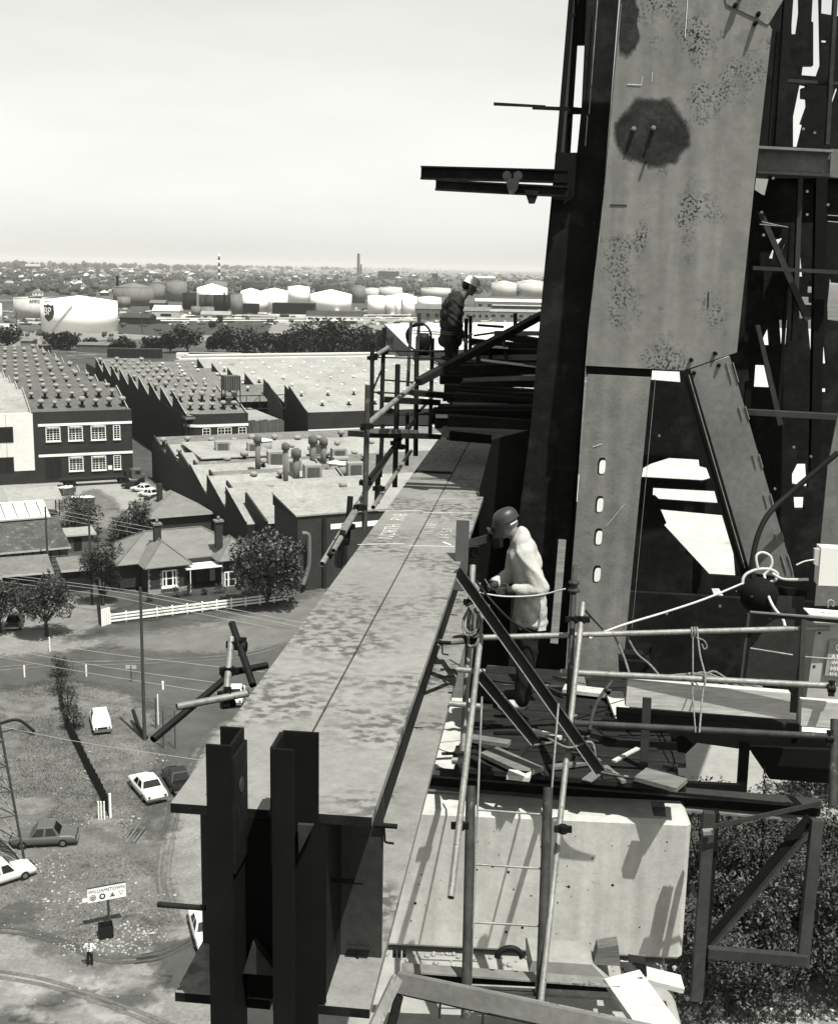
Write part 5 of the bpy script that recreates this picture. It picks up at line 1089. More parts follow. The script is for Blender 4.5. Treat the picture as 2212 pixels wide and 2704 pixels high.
# white rail fence
fw = thing('rail_fence', G(480, 1630), 'white three rail fence along the front of the brick house', 'fence')
fa0, fa1 = G(292, 1648), G(760, 1588); n_ = 12
for k, z in enumerate((.35, .75, 1.12)):
    MB().obox((fa0 + fa1) / 2 + UP * z, (fa1 - fa0) / 2, Vector((.03, -.03, 0)), UP * .1).build('rail', 'white_paint', fw)
for i in range(n_ + 1):
    p = fa0.lerp(fa1, i / n_) + Vector((-.04, .08, 0)); MB().box(p + Vector((-.09, -.06, 0)), p + Vector((.09, .06, 1.35))).build('post', 'white_paint', fw)
p, q = G(268, 1655), G(292, 1648); p2 = G(262, 1600)
fp = thing('side_fence', p, 'tall pale board fence panel at the corner of the house garden', 'fence')
for i in range(5):
    a_, b_ = p.lerp(q, i / 5), p.lerp(q, (i + .9) / 5); MB().prism([a_, b_, b_ + UP * 2.1, a_ + UP * 2.1], Vector((-.02, .06, 0))).build('board', 'white_paint', fp)
for i in range(8):
    a_, b_ = p.lerp(p2, i / 8), p.lerp(p2, (i + .94) / 8); MB().prism([a_, b_, b_ + UP * 2.0, a_ + UP * 2.0], Vector((-.06, 0, 0))).build('board', 'timber_dark', fp)
# ---------------------------------------------------------------- sheds and yard clutter at the left
def shed(name, x, y, w_, d_, h0, h1, wm, rm, label, az=62, over=.4, door=False, open_front=False):
    f = Fr(G(x, y), az); t = thing(name, f.p(w_ / 2, d_ / 2, 0), label, 'shed')
    if open_front:
        for u in (0.1, w_ - .1):
            for v in (.1, d_ - .1): MB().tube([f.p(u, v, 0), f.p(u, v, h0)], .1, 6).build('post', 'timber_dark', t)
    else:
        f.box(MB(), 0, w_, 0, d_, 0, h0 - .02).build('wall', wm, t)
        if door: f.box(MB(), w_ * .25, w_ * .55, -.05, -.005, 0, h0 * .8).build('door', 'tank_black', t)
    mb = MB(); mb.prism([f.p(-over, -over, h0), f.p(w_ + over, -over, h0), f.p(w_ + over, d_ + over, h1), f.p(-over, d_ + over, h1)], UP * .12); mb.build('roof', rm, t)
    f.box(MB(), -over, w_ + over, -over - .06, -over - .003, h0 - .12, h0 + .13).build('fascia', 'cream_paint', t)
    return f, t
shed('timber_shed', 5, 1582, 6.0, 5, 3.0, 4.0, 'timber_dark', 'roof_mid', 'dark shed with a pale sloping roof by the street trees', 66)
shed('timber_shed', -95, 1600, 4.2, 5, 3.0, 4.0, 'timber_dark', 'roof_mid', 'dark lean-to against the shed by the street trees', 66)
shed('garden_shed', 170, 1565, 3.4, 3, 2.9, 3.8, 'shed_dark', 'roof_mid', 'small black shed with a pale roof beside the wooden pole', 64)
f, t = shed('store_shed', -60, 1430, 10.5, 5, 3.0, 4.6, 'cladding', 'roof_white', 'long shed with white roof sheets and dark gaps', 62)
for i in range(6): mb = MB(); u = .6 + i * 1.8; mb.prism([f.p(u, -.2, 3.16), f.p(u + .12, -.2, 3.16), f.p(u + .12, 4.6, 4.66), f.p(u, 4.6, 4.66)], UP * .02); mb.build('roof_joint', 'tank_black', t)
f, t = shed('rusty_shed', -40, 1530, 11, 8, 3.4, 5.6, 'cladding', 'roof_rust', 'large rusty iron roofed shed stacked with timber', 62)
for i in range(9): f.box(MB(), .2 + i * 1.2, .35 + i * 1.2, -.12, -.005, 0, 3.3).build('stud', 'tank_black', t)
for i in range(5): f.box(MB(), .1, 10.8, -.06, -.003, .4 + i * .6, .55 + i * .6).build('stacked_board', 'timber_grey', t)
shed('open_carport', 28, 1372, 8.0, 4.0, 3.0, 4.2, 'cladding', 'roof_pale', 'open carport with a pale roof in the factory yard', 64, open_front=True)
shed('garden_shed', 178, 1458, 3.8, 2.6, 2.5, 2.9, 'cladding', 'roof_pale', 'low pale shed between the rusty shed and bushy tree', 64, door=True)
def skip(x, y, L_, label, az):
    f = Fr(G(x, y), az); t = thing('waste_skip', f.p(L_ / 2, 1, 0), label, 'skip'); mb = MB()
    mb.hexa([f.p(.4, .2, .15), f.p(L_ - .4, .2, .15), f.p(L_ - .4, 1.8, .15), f.p(.4, 1.8, .15)], [f.p(0, 0, 1.4), f.p(L_, 0, 1.4), f.p(L_, 2, 1.4), f.p(0, 2, 1.4)]); mb.build('bin', 'roof_grey', t)
    mb = MB()
    for _ in range(30): mb.ball(f.p(random.uniform(.3, L_ - .3), random.uniform(.3, 1.7), 1.42), (random.uniform(.15, .4), random.uniform(.15, .4), random.uniform(.1, .3)), seg=6)
    tag(mb.build('rubbish', 'roof_white', t), kind='stuff')
    for u in (.2, L_ / 2, L_ - .2): f.box(MB(), u - .06, u + .06, -.06, -.0, .3, 1.38).build('rib', 'roof_mid', t)
skip(188, 1338, 4.2, 'open steel skip heaped with white rubbish in the factory yard', 70)
skip(165, 1312, 3.0, 'dark skip full of sacks behind the carport', 40)
# ================================================================== TREES
def leaf_card(mb, c, s, n, mi=0):
    a = Vector((random.gauss(0, 1), random.gauss(0, 1), random.gauss(0, .6))).normalized(); b = a.cross(Vector((random.random(), random.random(), 1))).normalized()
    a = (a * .5 + b.cross(n) * .5 if False else a) * s; b = b * s * .55
    mb.add([c - a, c + b * .9, c + a, c - b], [(0, 1, 2, 3)], mi)
def crown(blobs, count, size, mat, name, par, dark='leaf_dark', flat=1.0, gap=.22):
    """leaf-sized faces spread through several uneven clumps, thickest near each clump's outside"""
    mb = MB(); tot = sum(b[1] ** 2 for b in blobs)
    for c, r in blobs:
        c = Vector(c); k = int(count * r * r / tot)
        for _ in range(k):
            d = Vector((random.gauss(0, 1), random.gauss(0, 1), random.gauss(0, 1))).normalized()
            rr = r * (1 - .55 * random.random() ** 2.2) * (1 + .28 * noise.noise(c * .7 + d * 2.3)) 
            if noise.noise(c + d * 3.1 + Vector((5, 1, 2))) > gap: continue
            p = c + Vector((d.x, d.y, d.z * flat)) * rr
            leaf_card(mb, p, size * random.uniform(.6, 1.3), d, 0 if random.random() < .7 else 1)
    return mb.build(name, [mat, dark], par)
def tree(x, y, h, rx, label, leaf='leaf_mid', n=2600, trunk_h=.25, conical=0, name='street_tree', group=None, size=None, z=0, blobs=9, narrow=1.0, gap=.22):
    p = G(x, y, z); t = thing(name, p, label, 'tree', group)
    th = h * trunk_h; lean = Vector((random.uniform(-.04, .04), random.uniform(-.04, .04), 1))
    r0 = max(.09, h * .026)
    tr_ = MB().tube([p, p + lean * th * .5, p + lean * th, p + lean * h * .75], [r0 * 1.25, r0, r0 * .8, r0 * .25], 7).build('trunk', 'bark', t)
    bl = []
    for i in range(blobs):
        a = 2 * math.pi * i / blobs + random.uniform(-.4, .4); zz = random.uniform(.15, .85); k = (1 - conical * zz)
        q = p + Vector((math.cos(a) * rx * .55 * k, math.sin(a) * rx * .55 * k, th + (h - th) * zz)); r = rx * random.uniform(.38, .55) * (1 - .45 * conical * zz)
        r = min(r, (h - th) * .4); bl.append((q, r))
    bl.append((p + UP * (th + (h - th) * .5), rx * .55))
    if n > 500:
        for q, r in bl[:6]: MB().tube([p + lean * th * .8, q.lerp(p + UP * th, .35), q], [r0 * .5, r0 * .3, r0 * .12], 5).build('limb', 'bark', t)
    crown(bl, n, size or max(.1, rx * .06), leaf, 'crown', t, flat=narrow, gap=gap)
    return t
def px_h(x, y, ytop): return (y - ytop) * zc(G(x, y)) / FOC / .93
tree(124, 1682, 8.2, 3.1, 'round street tree with a dark crown by the white post', 'leaf_mid', 7140, .26)
tree(0, 1672, 7.5, 3.0, 'street tree beside the footway next to the dark shed', 'leaf_mid', 6120, .25)
tree(272, 1600, 8.4, 2.7, 'dense dark tree standing against the side of the brick house', 'leaf_dark', 5200, .1)
tree(232, 1545, 5.5, 2.2, 'scraggy bush between the wooden pole and the house', 'leaf_dark', 2720, .1)
tree(705, 1606, 9.0, 4.6, 'broad feathery tree at the end of the white rail fence', 'leaf_light', 11900, .14, blobs=14)
tree(212, 1432, 7.2, 3.4, 'bushy round tree between the carport and the rusty shed', 'leaf_mid', 6120, .12)
tree(342, 1425, 5.2, 3.6, 'spreading bush behind the brick house at the yard edge', 'leaf_mid', 5440, .1)
for x, y, r in ((395, 1590, .55), (468, 1578, .8), (495, 1575, .9), (540, 1572, .5), (580, 1568, .8)): tree(x, y, r * 1.9, r, 'small clipped shrub in the garden of the brick house', 'leaf_dark', 260, .1, name='garden_shrub', group='shrubs in the house garden', size=.12)
for i, (x, y, h, r) in enumerate(((165, 1830, 4.2, 1.5), (180, 1878, 3.3, 1.3), (195, 1925, 2.6, 1.2), (160, 1790, 2.6, .9))):
    tree(x, y, h, r, ('tallest shrub at the road end of the wire fence', 'round shrub midway in the clump along the wire fence', 'lowest shrub at the tail of the clump along the wire fence', 'thin shrub in front of the fence corner by the road')[i], 'leaf_dark', 1200, .08, name='fence_shrub', narrow=1.2)
# river-bank trees seen from above at the lower right
k = 0
bank = []
for yy in (2250, 2330, 2410, 2490, 2570):
    for xx in range(1850, 2260, 78): bank.append((xx + random.uniform(-22, 22), yy + random.uniform(-25, 25), random.uniform(5.5, 10), random.uniform(2.2, 3.4)))
for x, y, h, r in bank:
    if y > 2560 and x > 2060: continue
    tree(x, y + 120, h, r, 'dense leafy river bank tree below the truss bracket', random.choice(('leaf_dark', 'leaf_mid', 'leaf_light', 'leaf_mid')), 4200, .12, name='bank_tree', group='trees on the river bank', size=.15, blobs=6, gap=.12)
for x, y in ((2080, 2085), (2130, 2092), (2180, 2080), (2200, 2100)): tree(x, y + 15, 2.4, 2.2, 'low scrubby bush on the pale flat beyond the bank trees', 'leaf_light', 500, .05, name='scrub_bush', group='bushes on the pale flat', size=.25)
pp = thing('pipe_line', G(2000, 2215), 'pair of pale pipes running along the ground past the bank trees', 'pipeline')
for dy in (0, 9): MB().tube([G(1700, 2188 + dy) + UP * 9, G(2400, 2246 + dy) + UP * 9], .13, 6).build('pipe', 'white_paint', pp)
# ================================================================== GRASS AND RUBBLE
import numpy as np
rng = np.random.default_rng(5)
def inside(poly, x, y):
    c = False; j = len(poly) - 1
    for i in range(len(poly)):
        if (poly[i][1] > y) != (poly[j][1] > y) and x < (poly[j][0] - poly[i][0]) * (y - poly[i][1]) / (poly[j][1] - poly[i][1]) + poly[i][0]: c = not c
        j = i
    return c
def tufts(name, poly, count, smin, smax, mat, label, thresh=-.15, z=.06):
    xs = [p[0] for p in poly]; ys = [p[1] for p in poly]; mb = MB(); n_ = 0; vs_ = []; fs_ = []
    while n_ < count:
        x, y = random.uniform(min(xs), max(xs)), random.uniform(min(ys), max(ys)); n_ += 1
        if not inside(poly, x, y): continue
        g = G(x, y)
        if noise.noise(Vector((g.x * .18, g.y * .18, 0))) < thresh: continue
        s = random.uniform(smin, smax); b = len(vs_)
        for q in range(3):
            a = random.random() * 6.3; dx, dy = math.cos(a) * s * .5, math.sin(a) * s * .5
            vs_ += [(g.x - dy * .5, g.y + dx * .5, z), (g.x + dy * .5, g.y - dx * .5, z), (g.x + dx, g.y + dy, z + s * random.uniform(.7, 1.3))]
            fs_.append((b + q * 3, b + q * 3 + 1, b + q * 3 + 2))
    mb.add(vs_, fs_); o = mb.build(name, mat, base=Vector((0, 0, 0))); return tag(o, label, 'grass', kind='stuff')
tufts('grass', [(0, 1830), (140, 1790), (300, 2150), (200, 2180), (0, 2170)], 13000, .05, .13, 'grass_blade', 'dry grass tufts in the fenced paddock')
tufts('grass', [(160, 1790), (380, 1790), (440, 1990), (390, 2100), (330, 2230), (300, 2150)], 5500, .05, .12, 'grass_blade', 'dry grass tufts between the fence and the road')
tufts('grass', [(0, 2200), (430, 2280), (450, 2440), (250, 2520), (100, 2440), (0, 2420)], 5500, .05, .12, 'grass_blade', 'weeds round the town sign')
tufts('grass', [(1700, 2180), (2212, 2180), (2212, 2704), (1700, 2704)], 9000, .12, .3, 'grass_blade', 'long grass on the river bank')
def rubble(name, spots, label, mat='rock'):
    mb = MB()
    for x, y, sx, sy, n_, s0, s1 in spots:
        for _ in range(n_):
            g = G(random.gauss(x, sx), random.gauss(y, sy)); s = random.uniform(s0, s1) * (1 if random.random() < .85 else 1.8)
            mb.ball(g + UP * (.03 + s * .25), (s, s * random.uniform(.5, 1), s * .5), seg=5, rot=Matrix.Rotation(random.random() * 6, 3, 'Z'))
    return tag(mb.build(name, mat, base=Vector((0, 0, 0))), label, 'rubble', kind='stuff')
rubble('rubble', [(200, 2505, 30, 10, 60, .03, .10), (300, 2500, 40, 12, 120, .03, .11), (380, 2470, 35, 14, 110, .03, .1), (180, 2380, 40, 25, 110, .03, .09), (330, 2380, 60, 30, 90, .03, .09), (120, 2290, 60, 25, 50, .04, .12), (250, 2165, 45, 10, 50, .04, .12), (225, 2020, 15, 40, 40, .03, .1), (420, 2010, 15, 8, 30, .04, .1), (120, 2440, 90, 40, 60, .03, .08), (200, 2600, 150, 40, 40, .02, .07), (150, 2050, 80, 60, 60, .03, .08)], 'pale stones and broken rubble scattered round the town sign')
rubble('debris', [(2150, 2680, 60, 15, 60, .08, .25), (1950, 2670, 60, 15, 50, .08, .25), (1850, 2590, 30, 30, 30, .08, .25)], 'pale debris on the sandy river bank')
def track(px, w_, mat='asphalt', z=.068):
    pts = smooth_pts([G(x, y) for x, y in px], 10); vs_ = []; at_ = []; fs_ = []
    for i, p in enumerate(pts):
        d = (pts[min(i + 1, len(pts) - 1)] - pts[max(i - 1, 0)]).normalized(); s = Vector((-d.y, d.x, 0)); k = w_ * (1 + .4 * noise.noise(p * .3))
        for u in (-1, 0, 1): vs_.append((p.x + s.x * u * k, p.y + s.y * u * k, z)); at_.append(0.0 if u else (.75 if 0 < i < len(pts) - 1 else 0))
    for i in range(len(pts) - 1): o = i * 3; fs_ += [(o, o + 1, o + 4, o + 3), (o + 1, o + 2, o + 5, o + 4)]
    mb = MB(); mb.add(vs_, fs_); o = mb.build('wheel_track', feathered(mat), base=Vector((0, 0, 0))); at = o.data.attributes.new('edge', 'FLOAT', 'POINT'); at.data.foreach_set('value', at_); tag(o, kind='structure')
for dy in (0, 13): track([(-60, 2448 + dy), (80, 2460 + dy), (180, 2490 + dy), (280, 2530 + dy), (420, 2520 + dy), (520, 2470 + dy)], .28)
for dy in (0, 16): track([(-60, 2560 + dy), (120, 2590 + dy), (300, 2650 + dy), (480, 2720 + dy)], .3, 'dirt')
for dx in (0, 24): track([(520 + dx, 1960), (470 + dx, 2060), (440 + dx, 2180), (420 + dx, 2320), (450 + dx, 2440)], .3, 'dirt')
for dx in (0, 20): track([(330 + dx, 2230), (380 + dx, 2150), (415 + dx, 2010), (480 + dx, 1900), (620 + dx, 1800)], .25, 'dirt')
for dy in (0, 9): track([(-60, 1770 + dy), (150, 1752 + dy), (400, 1745 + dy), (650, 1725 + dy), (850, 1660 + dy)], .35, 'asphalt_pale', .10)
# ================================================================== VEHICLES
def car_proto(L_, W_, H_, col, hood, boot, belt=.86, fins=False, name='parked_car'):
    """saloon: nose at +x; wheels on z = 0"""
    t = thing(name, (0, 0, 0), 'saloon car', 'car'); x0, x1 = -L_ / 2, L_ / 2; w_ = W_ / 2
    prof = [(x0, .34, .92), (x0 + .05, .74, .94), (x0 + .35, belt, .97), (x0 + boot, belt + .03, 1.0), (0, belt + .01, 1.0), (x1 - hood, belt, 1.0), (x1 - .45, belt - .06, .97), (x1 - .08, belt - .16, .93), (x1, .45, .9)]
    xs = [p[0] for p in prof]; mb = MB(); ring = []
    for x, zt, k in prof:
        yk = w_ * k; ring.append([(x, -yk * .94, .26), (x, -yk, .42), (x, -yk * 1.0, .62), (x, -yk * .95, zt - .06), (x, -yk * .80, zt), (x, yk * .80, zt), (x, yk * .95, zt - .06), (x, yk, .62), (x, yk, .42), (x, yk * .94, .26)])
    for i in range(len(ring) - 1):
        o = len(mb.v); mb.add(ring[i] + ring[i + 1], [(j, (j + 1) % 10, 10 + (j + 1) % 10, 10 + j) for j in range(10)], 0, True)
    mb.add(ring[0], [tuple(reversed(range(10)))]); mb.add(ring[-1], [tuple(range(10))])
    body = mb.build('body', col, t)
    c0, c1 = x0 + boot, x1 - hood; rz = H_; q = w_ * .93; qt = w_ * .74; s0, s1 = (c1 - c0) * .20, (c1 - c0) * .24
    lo = [(c0, -q, belt), (c1, -q, belt), (c1, q, belt), (c0, q, belt)]; hi = [(c0 + s0, -qt, rz), (c1 - s1, -qt, rz), (c1 - s1, qt, rz), (c0 + s0, qt, rz)]
    mb = MB(); mb.hexa(lo, hi); lo2 = [Vector(p) for p in hi]; mb.hexa([p + Vector((0, 0, .001)) for p in lo2], [Vector((p.x * .93 + (c0 + c1) / 2 * .07, p.y * .86, rz + .06)) for p in lo2]); cb_ = mb.build('cabin', col, t)
    def quad(name, a, b, c, d, inset=.1, off=.012):
        P4 = [Vector(p) for p in (a, b, c, d)]; ce = sum(P4, Vector()) / 4; n = (P4[1] - P4[0]).cross(P4[2] - P4[0]).normalized()
        if n.dot(ce - Vector(((c0 + c1) / 2, 0, (belt + rz) / 2))) < 0: n = -n
        MB().prism([p.lerp(ce, inset) + n * off for p in P4], n * .008).build(name, 'glass_dark', cb_)
    quad('rear_window', lo[0], hi[0], hi[3], lo[3], .13); quad('windscreen', lo[1], lo[2], hi[2], hi[1], .11)
    for s in (0, 1):
        i0, i1 = (0, 1) if s == 0 else (3, 2)
        L0, L1, T0, T1 = Vector(lo[i0]), Vector(lo[i1]), Vector(hi[i0]), Vector(hi[i1])
        quad('side_window', L0.lerp(L1, .06), L0.lerp(L1, .5), T0.lerp(T1, .48), T0.lerp(T1, .02), .14); quad('side_window', L0.lerp(L1, .52), L0.lerp(L1, .95), T0.lerp(T1, .98), T0.lerp(T1, .52), .14)
    for x in (x0 + L_ * .2, x1 - L_ * .19):
        for s in (-1, 1):
            wh = MB().tube([(x, s * (w_ - .19), .31), (x, s * (w_ - .0) + s * .012, .31)], .31, 16).build('wheel', 'tyre', t); MB().tube([(x, s * (w_ + .013), .31), (x, s * (w_ + .025), .31)], .17, 12).build('hubcap', 'chrome', wh)
    for x, s in ((x0 - .07, -1), (x1 + .06, 1)): MB().box((x - .05, -w_ * .93, .40), (x + .05, w_ * .93, .54)).build('bumper', 'chrome', t)
    for s in (-1, 1):
        MB().tube([(x1 - .12, s * w_ * .70, .64), (x1 + .02, s * w_ * .70, .63)], .10, 12).build('headlight', 'chrome', t); MB().box((x0 - .02, s * w_ * .72 - .08, .60), (x0 + .06, s * w_ * .72 + .08, .74)).build('tail_light', 'ink', t)
    MB().box((x1 - .03, -w_ * .5, .52), (x1 + .025, w_ * .5, .72)).build('grille', 'ink', t)
    return t
def rest(o, p, heading): o.location = p; o.rotation_euler = (0, 0, heading)
def head(a, b): d = G(*b) - G(*a); return math.atan2(d.y, d.x)
c1_ = car_proto(4.5, 1.72, 1.46, 'car_white', 1.35, .95); rest(c1_, G(266, 1918) + UP * .03, head((258, 1885), (274, 1950))); tag(c1_, 'small white saloon facing out on the grass beside the wire fence', 'car', 'cars around the road junction')
c2_ = car_proto(4.9, 1.85, 1.40, 'car_white', 1.45, 1.25, .90); rest(c2_, G(390, 2095) + UP * .06, head((425, 2130), (355, 2050))); tag(c2_, 'large white saloon seen from behind on the dirt road', 'car', 'cars around the road junction')
c3_ = car_proto(4.7, 1.78, 1.45, 'car_grey', 1.4, 1.15); rest(c3_, G(118, 2228) + UP * .06, head((195, 2230), (50, 2238))); tag(c3_, 'grey saloon parked broadside next to the lattice mast', 'car', 'cars around the road junction')
def more(src, p, h, label): o = copy_tree(src, p, None, label); o.rotation_euler = (0, 0, h); return o
more(c1_, G(2, 2330) + UP * .06, head((-40, 2345), (45, 2318)), 'white car nosing in past the foot of the lattice mast')
more(c2_, G(545, 2470) + UP * .06, head((560, 2540), (520, 2400)), 'white car partly hidden behind the end of the girder')
dk = car_proto(4.6, 1.75, 1.42, 'car_dark', 1.4, 1.1); rest(dk, G(470, 2075) + UP * .06, head((500, 2120), (445, 2030))); tag(dk, 'dark car on the road just behind the girder edge', 'car', 'cars around the road junction')
more(c1_, G(622, 1850) + UP * .1, head((615, 1880), (635, 1800)), 'white car on the road behind the clamped scaffold tubes')
YL = 'cars parked in the factory yard'
for p, src, lb in (((352, 1292), dk, 'dark saloon parked beside the factory wall corner'), ((378, 1300), c2_, 'white saloon with the dark car on its far side in the yard'), ((395, 1313), c1_, 'white saloon at the middle of the yard row'), ((413, 1328), dk, 'dark saloon at the near end of the yard row by the workshop wall'), ((500, 1360), c1_, 'white car in the shade of the workshop wall'), ((523, 1378), c2_, 'white car nosed against the workshop wall behind the cottage'), ((40, 1655), dk, 'dark car in the shade beside the street trees')):
    more(src, G(*p) + UP * .1, R_(152) if p[1] < 1340 else R_(100), lb)['group'] = YL
# semi-trailer in front of the brick factory
ft = Fr(fa.p(3.6, -4.6, .06), AZ - 1); T_ = thing('flatbed_truck', ft.p(8, 0, 0), 'long dark flatbed semi-trailer parked in front of the brick factory', 'truck')
ft.box(MB(), 0, 12.6, -1.2, 1.2, 1.05, 1.35).build('flatbed', 'shed_dark', T_); ft.box(MB(), .2, 12.4, -.4, .4, .75, 1.04).build('chassis', 'tank_black', T_); ft.box(MB(), 12.5, 12.65, -1.15, 1.15, 1.36, 2.3).build('headboard', 'shed_dark', T_)
cbx = ft.box(MB(), 13.6, 15.6, -1.1, 1.1, .7, 2.6).build('cab', 'car_grey', T_); ft.box(MB(), 15.61, 15.64, -.9, .9, 1.7, 2.4).build('windscreen', 'glass_dark', cbx); ft.box(MB(), 14.3, 15.2, -1.14, -1.105, 1.7, 2.35).build('side_window', 'glass_dark', cbx); ft.box(MB(), 15.6, 16.4, -1.0, 1.0, .7, 1.5).build('bonnet', 'car_grey', cbx)
for u in (1.4, 2.6, 11.6, 12.7, 15.6):
    for s in (-1, 1): MB().tube([ft.p(u, s * .85, .5), ft.p(u, s * 1.18, .5)], .5, 12).build('wheel', 'tyre', T_)
# ================================================================== POLES, WIRES, SIGNS, FENCE
def pole(x, y, h, label, arms=1, name='power_pole', r=.17):
    p = G(x, y); t = thing(name, p, label, 'pole'); MB().tube([p, p + UP * h], [r, r * .7], 8).build('shaft', 'pole_wood', t)
    for i in range(arms):
        z = h - .4 - i * .9; MB().obox(p + UP * z, azv(100) * 1.2, Vector((0, .06, 0)), UP * .07).build('crossarm', 'pole_wood', t)
        for k in (-1.1, -.4, .4, 1.1): MB().lathe(p + UP * (z + .07) + azv(100) * k, [(.05, 0), (.08, .06), (.03, .18)], 6).build('insulator', 'white_paint', t)
    return p
p1 = pole(382, 1955, 14.2, 'leaning grey power pole beside the road bend', 0)
for dz_ in (10.4, 10.0, 9.7): 
    q = p1 + UP * dz_
pole(243, 1598, 12.5, 'dark wooden pole beside the dense tree at the house side', 0); pole(128, 1530, 10, 'dark wooden pole in front of the rusty shed', 0)
pole(375, 880, 13, 'thin pole standing in the field by the railway', 1, r=.3); pole(46, 890, 14, 'thin pole beside the low tank by the railway', 1, r=.3); pole(1073, 1190, 9, 'slim pole beside the long brick factory', 0, r=.12)
def post(x, y, h, r, mat, name, label, cat='post'): p = G(x, y); return tag(MB().tube([p, p + UP * h], r, 7).build(name, mat), label, cat)
post(228, 1788, 1.3, .09, 'white_paint', 'guide_post', 'white guide post at the road edge near the fence shrubs'); post(65, 1790, 1.3, .09, 'white_paint', 'guide_post', 'white guide post at the road edge by the paddock'); post(132, 1722, 1.7, .08, 'white_paint', 'guide_post', 'white guide post in front of the round street tree'); post(430, 1822, .9, .12, 'white_paint', 'guide_post', 'white guide post on the road bend beside the power pole')
for i, x in enumerate((261, 268, 276)): tag(post(x, 2165, 1.5, .06, 'white_paint', 'marker_post', 'white marker stake in the bunch at the fence end'), group='white stakes at the fence end')
post(292, 2160, 2.0, .1, 'white_paint', 'marker_post', 'stout white post closing the wire fence')
post(418, 1915, 3.0, .06, 'white_paint', 'stay_post', 'thin pale stay post beside the power pole'); post(412, 1925, 3.0, .06, 'pole_wood', 'stay_post', 'thin dark stay post beside the power pole')
post(432, 1978, 3.6, .05, 'pole_wood', 'stay_post', 'bare left upright of an old sign frame on the verge'); post(463, 1980, 3.6, .05, 'pole_wood', 'stay_post', 'bare right upright of an old sign frame on the verge')
tg = thing('log_stump', G(375, 1950), 'charred log lying at the foot of the power pole', 'log'); MB().tube([G(352, 1908) + UP * 1.2, G(366, 1935) + UP * .5, G(385, 1955) + UP * .2], [.16, .2, .24], 7).build('log', 'tank_black', tg)
ss = thing('street_sign', G(347, 1802), 'small two bladed street name sign on a dark post', 'sign'); sp = G(347, 1802); MB().tube([sp, sp + UP * 1.75], .06, 6).build('post', 'pole_wood', ss)
for s in (-1, 1): MB().box(sp + Vector((s * .05 if s > 0 else -.55, -.03, 1.45)), sp + Vector((.55 if s > 0 else -.05, .03, 1.8))).build('blade', 'cream_paint', ss)
# wire fence down the paddock
wf = thing('wire_fence', G(230, 1980), 'dark paling fence running down between the paddock and the cars', 'fence')
fpts = [(150, 1790), (163, 1870), (185, 1945), (205, 1985), (235, 2050), (262, 2100), (285, 2150)]
seg = [G(*p) for p in fpts]; fine = smooth_pts(seg, 14)
for i in range(len(fine) - 1):
    a_, b_ = fine[i], fine[i + 1]; hh = 1.5 + .12 * math.sin(i * 1.7)
    for k in range(2):
        c_ = a_.lerp(b_, k / 2); e_ = a_.lerp(b_, k / 2 + .44); MB().prism([c_, e_, e_ + UP * hh, c_ + UP * hh], Vector((.03, .02, 0))).build('paling', 'timber_dark', wf)
# town sign
SGN = thing('town_sign', G(288, 2447), 'white WILLIAMSTOWN town sign with four round badges on a post', 'sign')
sp = G(288, 2447); MB().tube([sp - UP * .2, sp + UP * 2.5], .085, 8).build('post', 'pole_wood', SGN)
fsg = Fr(sp + Vector((-.05, -.1, 0)), 66)
zl = zc(sp); sw = 1.2
bdp = fsg.box(MB(), -sw, sw, -.04, .02, 1.95, 2.92).build('board', 'white_paint', SGN); fsg.box(MB(), -sw, sw, -.05, .03, 2.921, 2.97).build('top_cap', 'roof_dark', bdp)
text_mesh('lettering', 'WILLIAMSTOWN', .30, 'ink', bdp, fsg.p(0, -.05, 2.58), fsg.u, UP, .004, 'CENTER', (1.0, 1))
def disc(u, z, r, m_, off, n=20, k=3): MB().prism([fsg.p(u + r * math.cos(2 * math.pi * i / n + math.pi / 2), -.043 - off, z + r * math.sin(2 * math.pi * i / n + math.pi / 2)) for i in range(n)], fsg.v * -.004).build('badge', m_, bdp)
disc(-.87, 2.25, .21, 'badge', 0); disc(-.87, 2.25, .16, 'white_paint', .006); disc(-.87, 2.25, .12, 'badge', .012); disc(-.87, 2.25, .04, 'white_paint', .018)
disc(-.28, 2.25, .20, 'ink', 0); disc(-.28, 2.26, .105, 'white_paint', .006, 8)
disc(.35, 2.23, .23, 'badge_pale', 0, 3); disc(.35, 2.21, .12, 'badge', .006, 3); MB().prism([fsg.p(.73, -.045, 2.42), fsg.p(1.05, -.045, 2.42), fsg.p(.9, -.045, 2.1)], fsg.v * -.004).build('badge', 'badge_pale', bdp); MB().prism([fsg.p(.82, -.05, 2.37), fsg.p(.97, -.05, 2.37), fsg.p(.9, -.05, 2.2)], fsg.v * -.004).build('badge', 'white_paint', bdp)
fsg.box(MB(), -sw - .32, -sw - .02, -.03, .01, 2.05, 2.3).build('arrow_plate', 'white_paint', SGN)
bx = Fr(G(262, 2486), 70); dbx = thing('dark_crate', bx.p(.4, .3, 0), 'open black box standing on the ground beneath the town sign', 'box')
for u0, u1, v0, v1 in ((0, .9, 0, .05), (0, .9, .75, .8), (0, .05, .051, .749), (.85, .9, .051, .749)): bx.box(MB(), u0, u1, v0, v1, .02, .85).build('side', 'tank_black', dbx)
bx.box(MB(), .06, .84, .06, .74, .03, .08).build('base', 'tank_black', dbx)
